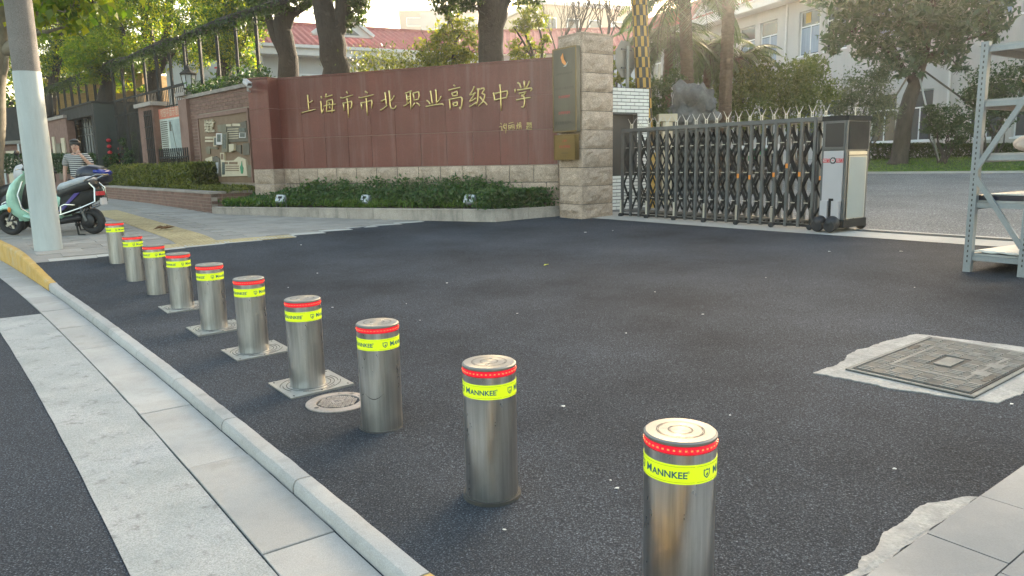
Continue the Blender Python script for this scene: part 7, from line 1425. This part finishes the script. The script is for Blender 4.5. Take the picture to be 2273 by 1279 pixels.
# grass blades on the lawn
e0, d_ = LAWN; pts = []
for _ in range(14000):
    i, q_ = RNG.uniform(0, 17.5), RNG.uniform(0, .5)**1.2; p = e0+d_*i; x, y = p[0]+.55*q_*14*.3, p[1]+q_*14; pts.append([x, y, float(g(p[0], p[1]))+.05+.42*float(ss(q_, 0, .45))])
tag(leaf_mesh('lawn_grass', np.array(pts), .14, LM['grass'], None, .12, -1.0, 'stuff'), 'short grass blades of the schoolyard lawn', 'grass')
e = LAWN; b = MB(); pa, pb = e0-d_*.2, e0+d_*18
b.poly([(pa[0], pa[1]-.02, g(*pa[:2])-.05), (pb[0], pb[1]-.02, g(*pb[:2])-.05), (pb[0]+.05, pb[1]+.14, g(*pb[:2])-.05), (pa[0]+.05, pa[1]+.14, g(*pa[:2])-.05)], (0, 0, .12)); b.build('lawn_kerb', MA['paleedge'], kind='structure')
# ============================================================ STORAGE RACK
s0_, s1_ = un(2147, 603), un(2266, 615); zg_ = float(s0_[2]); e1_ = (s1_-s0_)[:2]; WD = np.linalg.norm(e1_); e1_ /= WD; WD *= 1.02; e2_ = np.array([-e1_[1], e1_[0]]);
if e2_[0] < 0: e2_ = -e2_
rk = thing('storage_rack', tuple(s0_), label='tall grey steel storage rack with braced end frame and shelves at the right edge', cat='rack'); RL = 2.0; rp = lambda a, c, z: V3(s0_[:2]+e1_*a+e2_*c, z)
ztop = float(at(2174, 93, s0_[1])[2])
for a in (0, WD):
    for c in (0, RL):
        mb = MB(); mb.poly([rp(a-.035, c-.03, zg_), rp(a+.035, c-.03, zg_), rp(a+.035, c-.026, zg_), rp(a-.035, c-.026, zg_)], (0, 0, ztop-zg_)); sg2 = -1 if a == 0 else 1
        mb.poly([rp(a+sg2*-.035, c-.026, zg_), rp(a+sg2*-.031, c-.026, zg_), rp(a+sg2*-.031, c+.04, zg_), rp(a+sg2*-.035, c+.04, zg_)], (0, 0, ztop-zg_)); mb.poly([rp(a+sg2*.031, c-.026, zg_), rp(a+sg2*.035, c-.026, zg_), rp(a+sg2*.035, c+.04, zg_), rp(a+sg2*.031, c+.04, zg_)], (0, 0, ztop-zg_)); mb.build('upright', MA['rack'], rk)
zl = [float(at(2200, y, s0_[1])[2]) for y in (112, 226, 345, 449)]+[zg_+.16]
zl = [ztop-.05, zl[1], zl[2], zl[3], zg_+.17]
mb = MB()
for a in (0, WD):
    for k in range(44):
        z = zg_+.1+k*.052
        if z < ztop-.05: mb.poly([rp(a-.006, -.0315, z), rp(a+.006, -.0315, z), rp(a+.006, -.0315, z+.024), rp(a-.006, -.0315, z+.024)], V3(e2_, 0)*.001)
mb.build('slot_row', MA['darkline'], rk, kind='stuff')
for i, z in enumerate(zl):
    MB().poly([rp(.03, .0, z-.05), rp(WD-.03, .0, z-.05), rp(WD-.03, .0, z), rp(.03, .0, z)], V3(e2_, 0)*.03).build('end_beam', MA['rack'], rk)
    for a in (.0, WD-.03): MB().poly([rp(a, .04, z-.07), rp(a+.03, .04, z-.07), rp(a+.03, .04, z), rp(a, .04, z)], V3(e2_, 0)*(RL-.05)).build('shelf_beam', MA['rack'], rk)
    MB().poly([rp(.0, .03, z+.002), rp(WD, .03, z+.002), rp(WD, RL, z+.002), rp(.0, RL, z+.002)], (0, 0, .02)).build('shelf', MA['board'], rk)
for (za, zb, a0, a1) in ((zl[2]-.12, zl[1]+.16, 0, WD), (zl[2]-.22, zl[4]+.12, 0, WD)): MB().bar(rp(a0+.02, -.02, za), rp(a1-.02, -.02, zb), .05, .03, up=V3(e2_, 0)).build('brace', MA['rack'], rk)
c = Vector(rp(WD*.80, .45, zl[2]+.022)); mb = MB(); mb.sph(c+Vector((0, 0, .09)), .2, 14, 0, (1.2, 1.3, .5)); mb.sph(c+Vector((.05, .0, .20)), .09, 10, 0, (1, 1, .8)); mb.sph(c+Vector((-.12, -.05, .07)), .13, 10, 0, (1.1, 1.1, .52)); mb.tube([c+Vector((.05, 0, .24)), c+Vector((.07, 0, .30)), c+Vector((.09, .0, .34))], [.03, .045, .06], 8)
o = mb.build('sack', MA['sack'], smooth=True); tag(o, 'tied pale sack lying on the middle shelf of the rack', 'sack')
tb_ = thing('red_crate', rp(WD*.62, .75, zl[2]+.022), label='red crate behind the pale sack on the rack shelf', cat='crate'); mb = MB(); cc_ = Vector(rp(WD*.72, .75, zl[2]+.022)); an = math.atan2(e2_[1], e2_[0])
for (dx, dy, sx_, sy_) in ((0, -.15, .4, .015), (0, .15, .4, .015), (-.2, 0, .015, .3), (.2, 0, .015, .3)): mb.box(cc_+Matrix.Rotation(an, 3, 'Z') @ Vector((dx, dy, .11)), (sx_, sy_, .2), an)
mb.build('side', MA['red'], tb_); MB().box(cc_+Vector((0, 0, .012)), (.38, .29, .02), an).build('base', MA['red'], tb_)
o = MB().box(rp(WD*.93, .35, zl[1]+.16), (.05, .42, .26), 0, rot=Matrix.Rotation(an, 3, 'Z') @ Matrix.Rotation(R(38), 3, 'X') @ Matrix.Rotation(R(15), 3, 'Y')).build('cardboard_sheet', MA['card']); tag(o, 'tilted brown cardboard sheet on the upper shelf of the rack', 'cardboard')
o = MB().box(rp(WD*1.0, .55, zl[1]+.12), (.3, .4, .18), an).build('cardboard_box', MA['card']); tag(o, 'brown cardboard box lying behind the tilted sheet on the rack', 'box')
mb = MB(); mb.poly([rp(-.01, .05, zl[3]+.024), rp(WD, .05, zl[3]+.024), rp(WD, 1.9, zl[3]+.024), rp(-.01, 1.9, zl[3]+.024)], (0, 0, .05)); tag(mb.build('dark_panels', MA['navy']), 'stack of dark blue panels on the lower middle shelf of the rack', 'panel'); mb = MB().poly([rp(.10, .1, zl[3]+.078), rp(WD*.98, .04, zl[3]+.078), rp(WD*.98, 1.2, zl[3]+.078), rp(.3, 1.4, zl[3]+.078)], (0, 0, .012)); tag(mb.build('white_sheet', MA['sheet']), 'white sheet lying on the dark blue panels of the rack', 'sheet')
mb = MB(); k = 8; z0 = zl[4]+.024; P = [rp(.03+(WD-.06)*i/k, .04+.012*math.sin(i*2.1), z0+.012+.006*math.sin(i*1.7)) for i in range(k+1)]+[rp(WD*.98, 1.7, z0+.02), rp(.2, 1.5, z0+.02)]; mb.poly(P, (0, 0, .015)); tag(mb.build('white_sheet', MA['sheet']), 'creased white sheet on the bottom shelf of the rack', 'sheet')
# ============================================================ LITTER
def litter(px, py, r, m, label, name='litter', cat='litter', group='scraps of litter on the asphalt'):
    c = un(px, py); k = 6; a0 = random.uniform(0, 6); P = [c+np.array([r*random.uniform(.5, 1.2)*math.cos(a0+i), r*.7*random.uniform(.5, 1.2)*math.sin(a0+i), .006+random.uniform(0, r*.35)]) for i in range(k)]
    mb = MB().poly(P, (0, 0, .003)); return tag(mb.build(name, MA[m]), label, cat, group)
litter(1213, 590, .05, 'ylitter', 'bright yellow scrap on the asphalt in the middle of the driveway', group=None)
lt = [(1454, 650), (1390, 742), (1700, 618), (738, 684), (932, 713), (1148, 698), (992, 630), (1355, 1070), (2245, 900), (1370, 1088), (902, 676), (1360, 513), (1300, 517), (2030, 640), (1840, 560), (1985, 1045), (640, 640), (705, 608), (410, 605), (668, 545), (1620, 925), (2000, 560), (1560, 700), (1120, 1180), (1250, 905)]
for i, (x, y) in enumerate(lt): litter(x, y, random.uniform(.006, .013)*(1 if y > 600 else 1.8), 'paperc', 'small pale scrap of litter lying on the dark asphalt')
p = un(352, 512); mb = MB()
for k in range(5): a = k*1.3; q = Vector(p)+Vector((.10*math.cos(a), .08*math.sin(a), .02)); mb.poly([q, q+Vector((.10, .02, .05)), q+Vector((.16, .09, .03)), q+Vector((.05, .10, .06))], (0, 0, .004))
tag(mb.build('dry_leaves', MA['leafdry']), 'curled dry brown leaves on the tactile paving', 'leaf')
# ============================================================ HAZE
hz_m = bpy.data.materials.new('haze_air'); hz_m.use_nodes = True; hn_t = hz_m.node_tree; hn_t.nodes.clear(); ho = hn_t.nodes.new('ShaderNodeOutputMaterial'); hv = hn_t.nodes.new('ShaderNodeVolumePrincipled')
hv.inputs['Color'].default_value = (.96, .97, .95, 1); hv.inputs['Density'].default_value = .0010; hv.inputs['Anisotropy'].default_value = .75; hn_t.links.new(hv.outputs[0], ho.inputs['Volume'])
b = MB().box((0, 90, 20), (380, 260, 43.2)); hzo = b.build('haze', hz_m, kind='stuff')
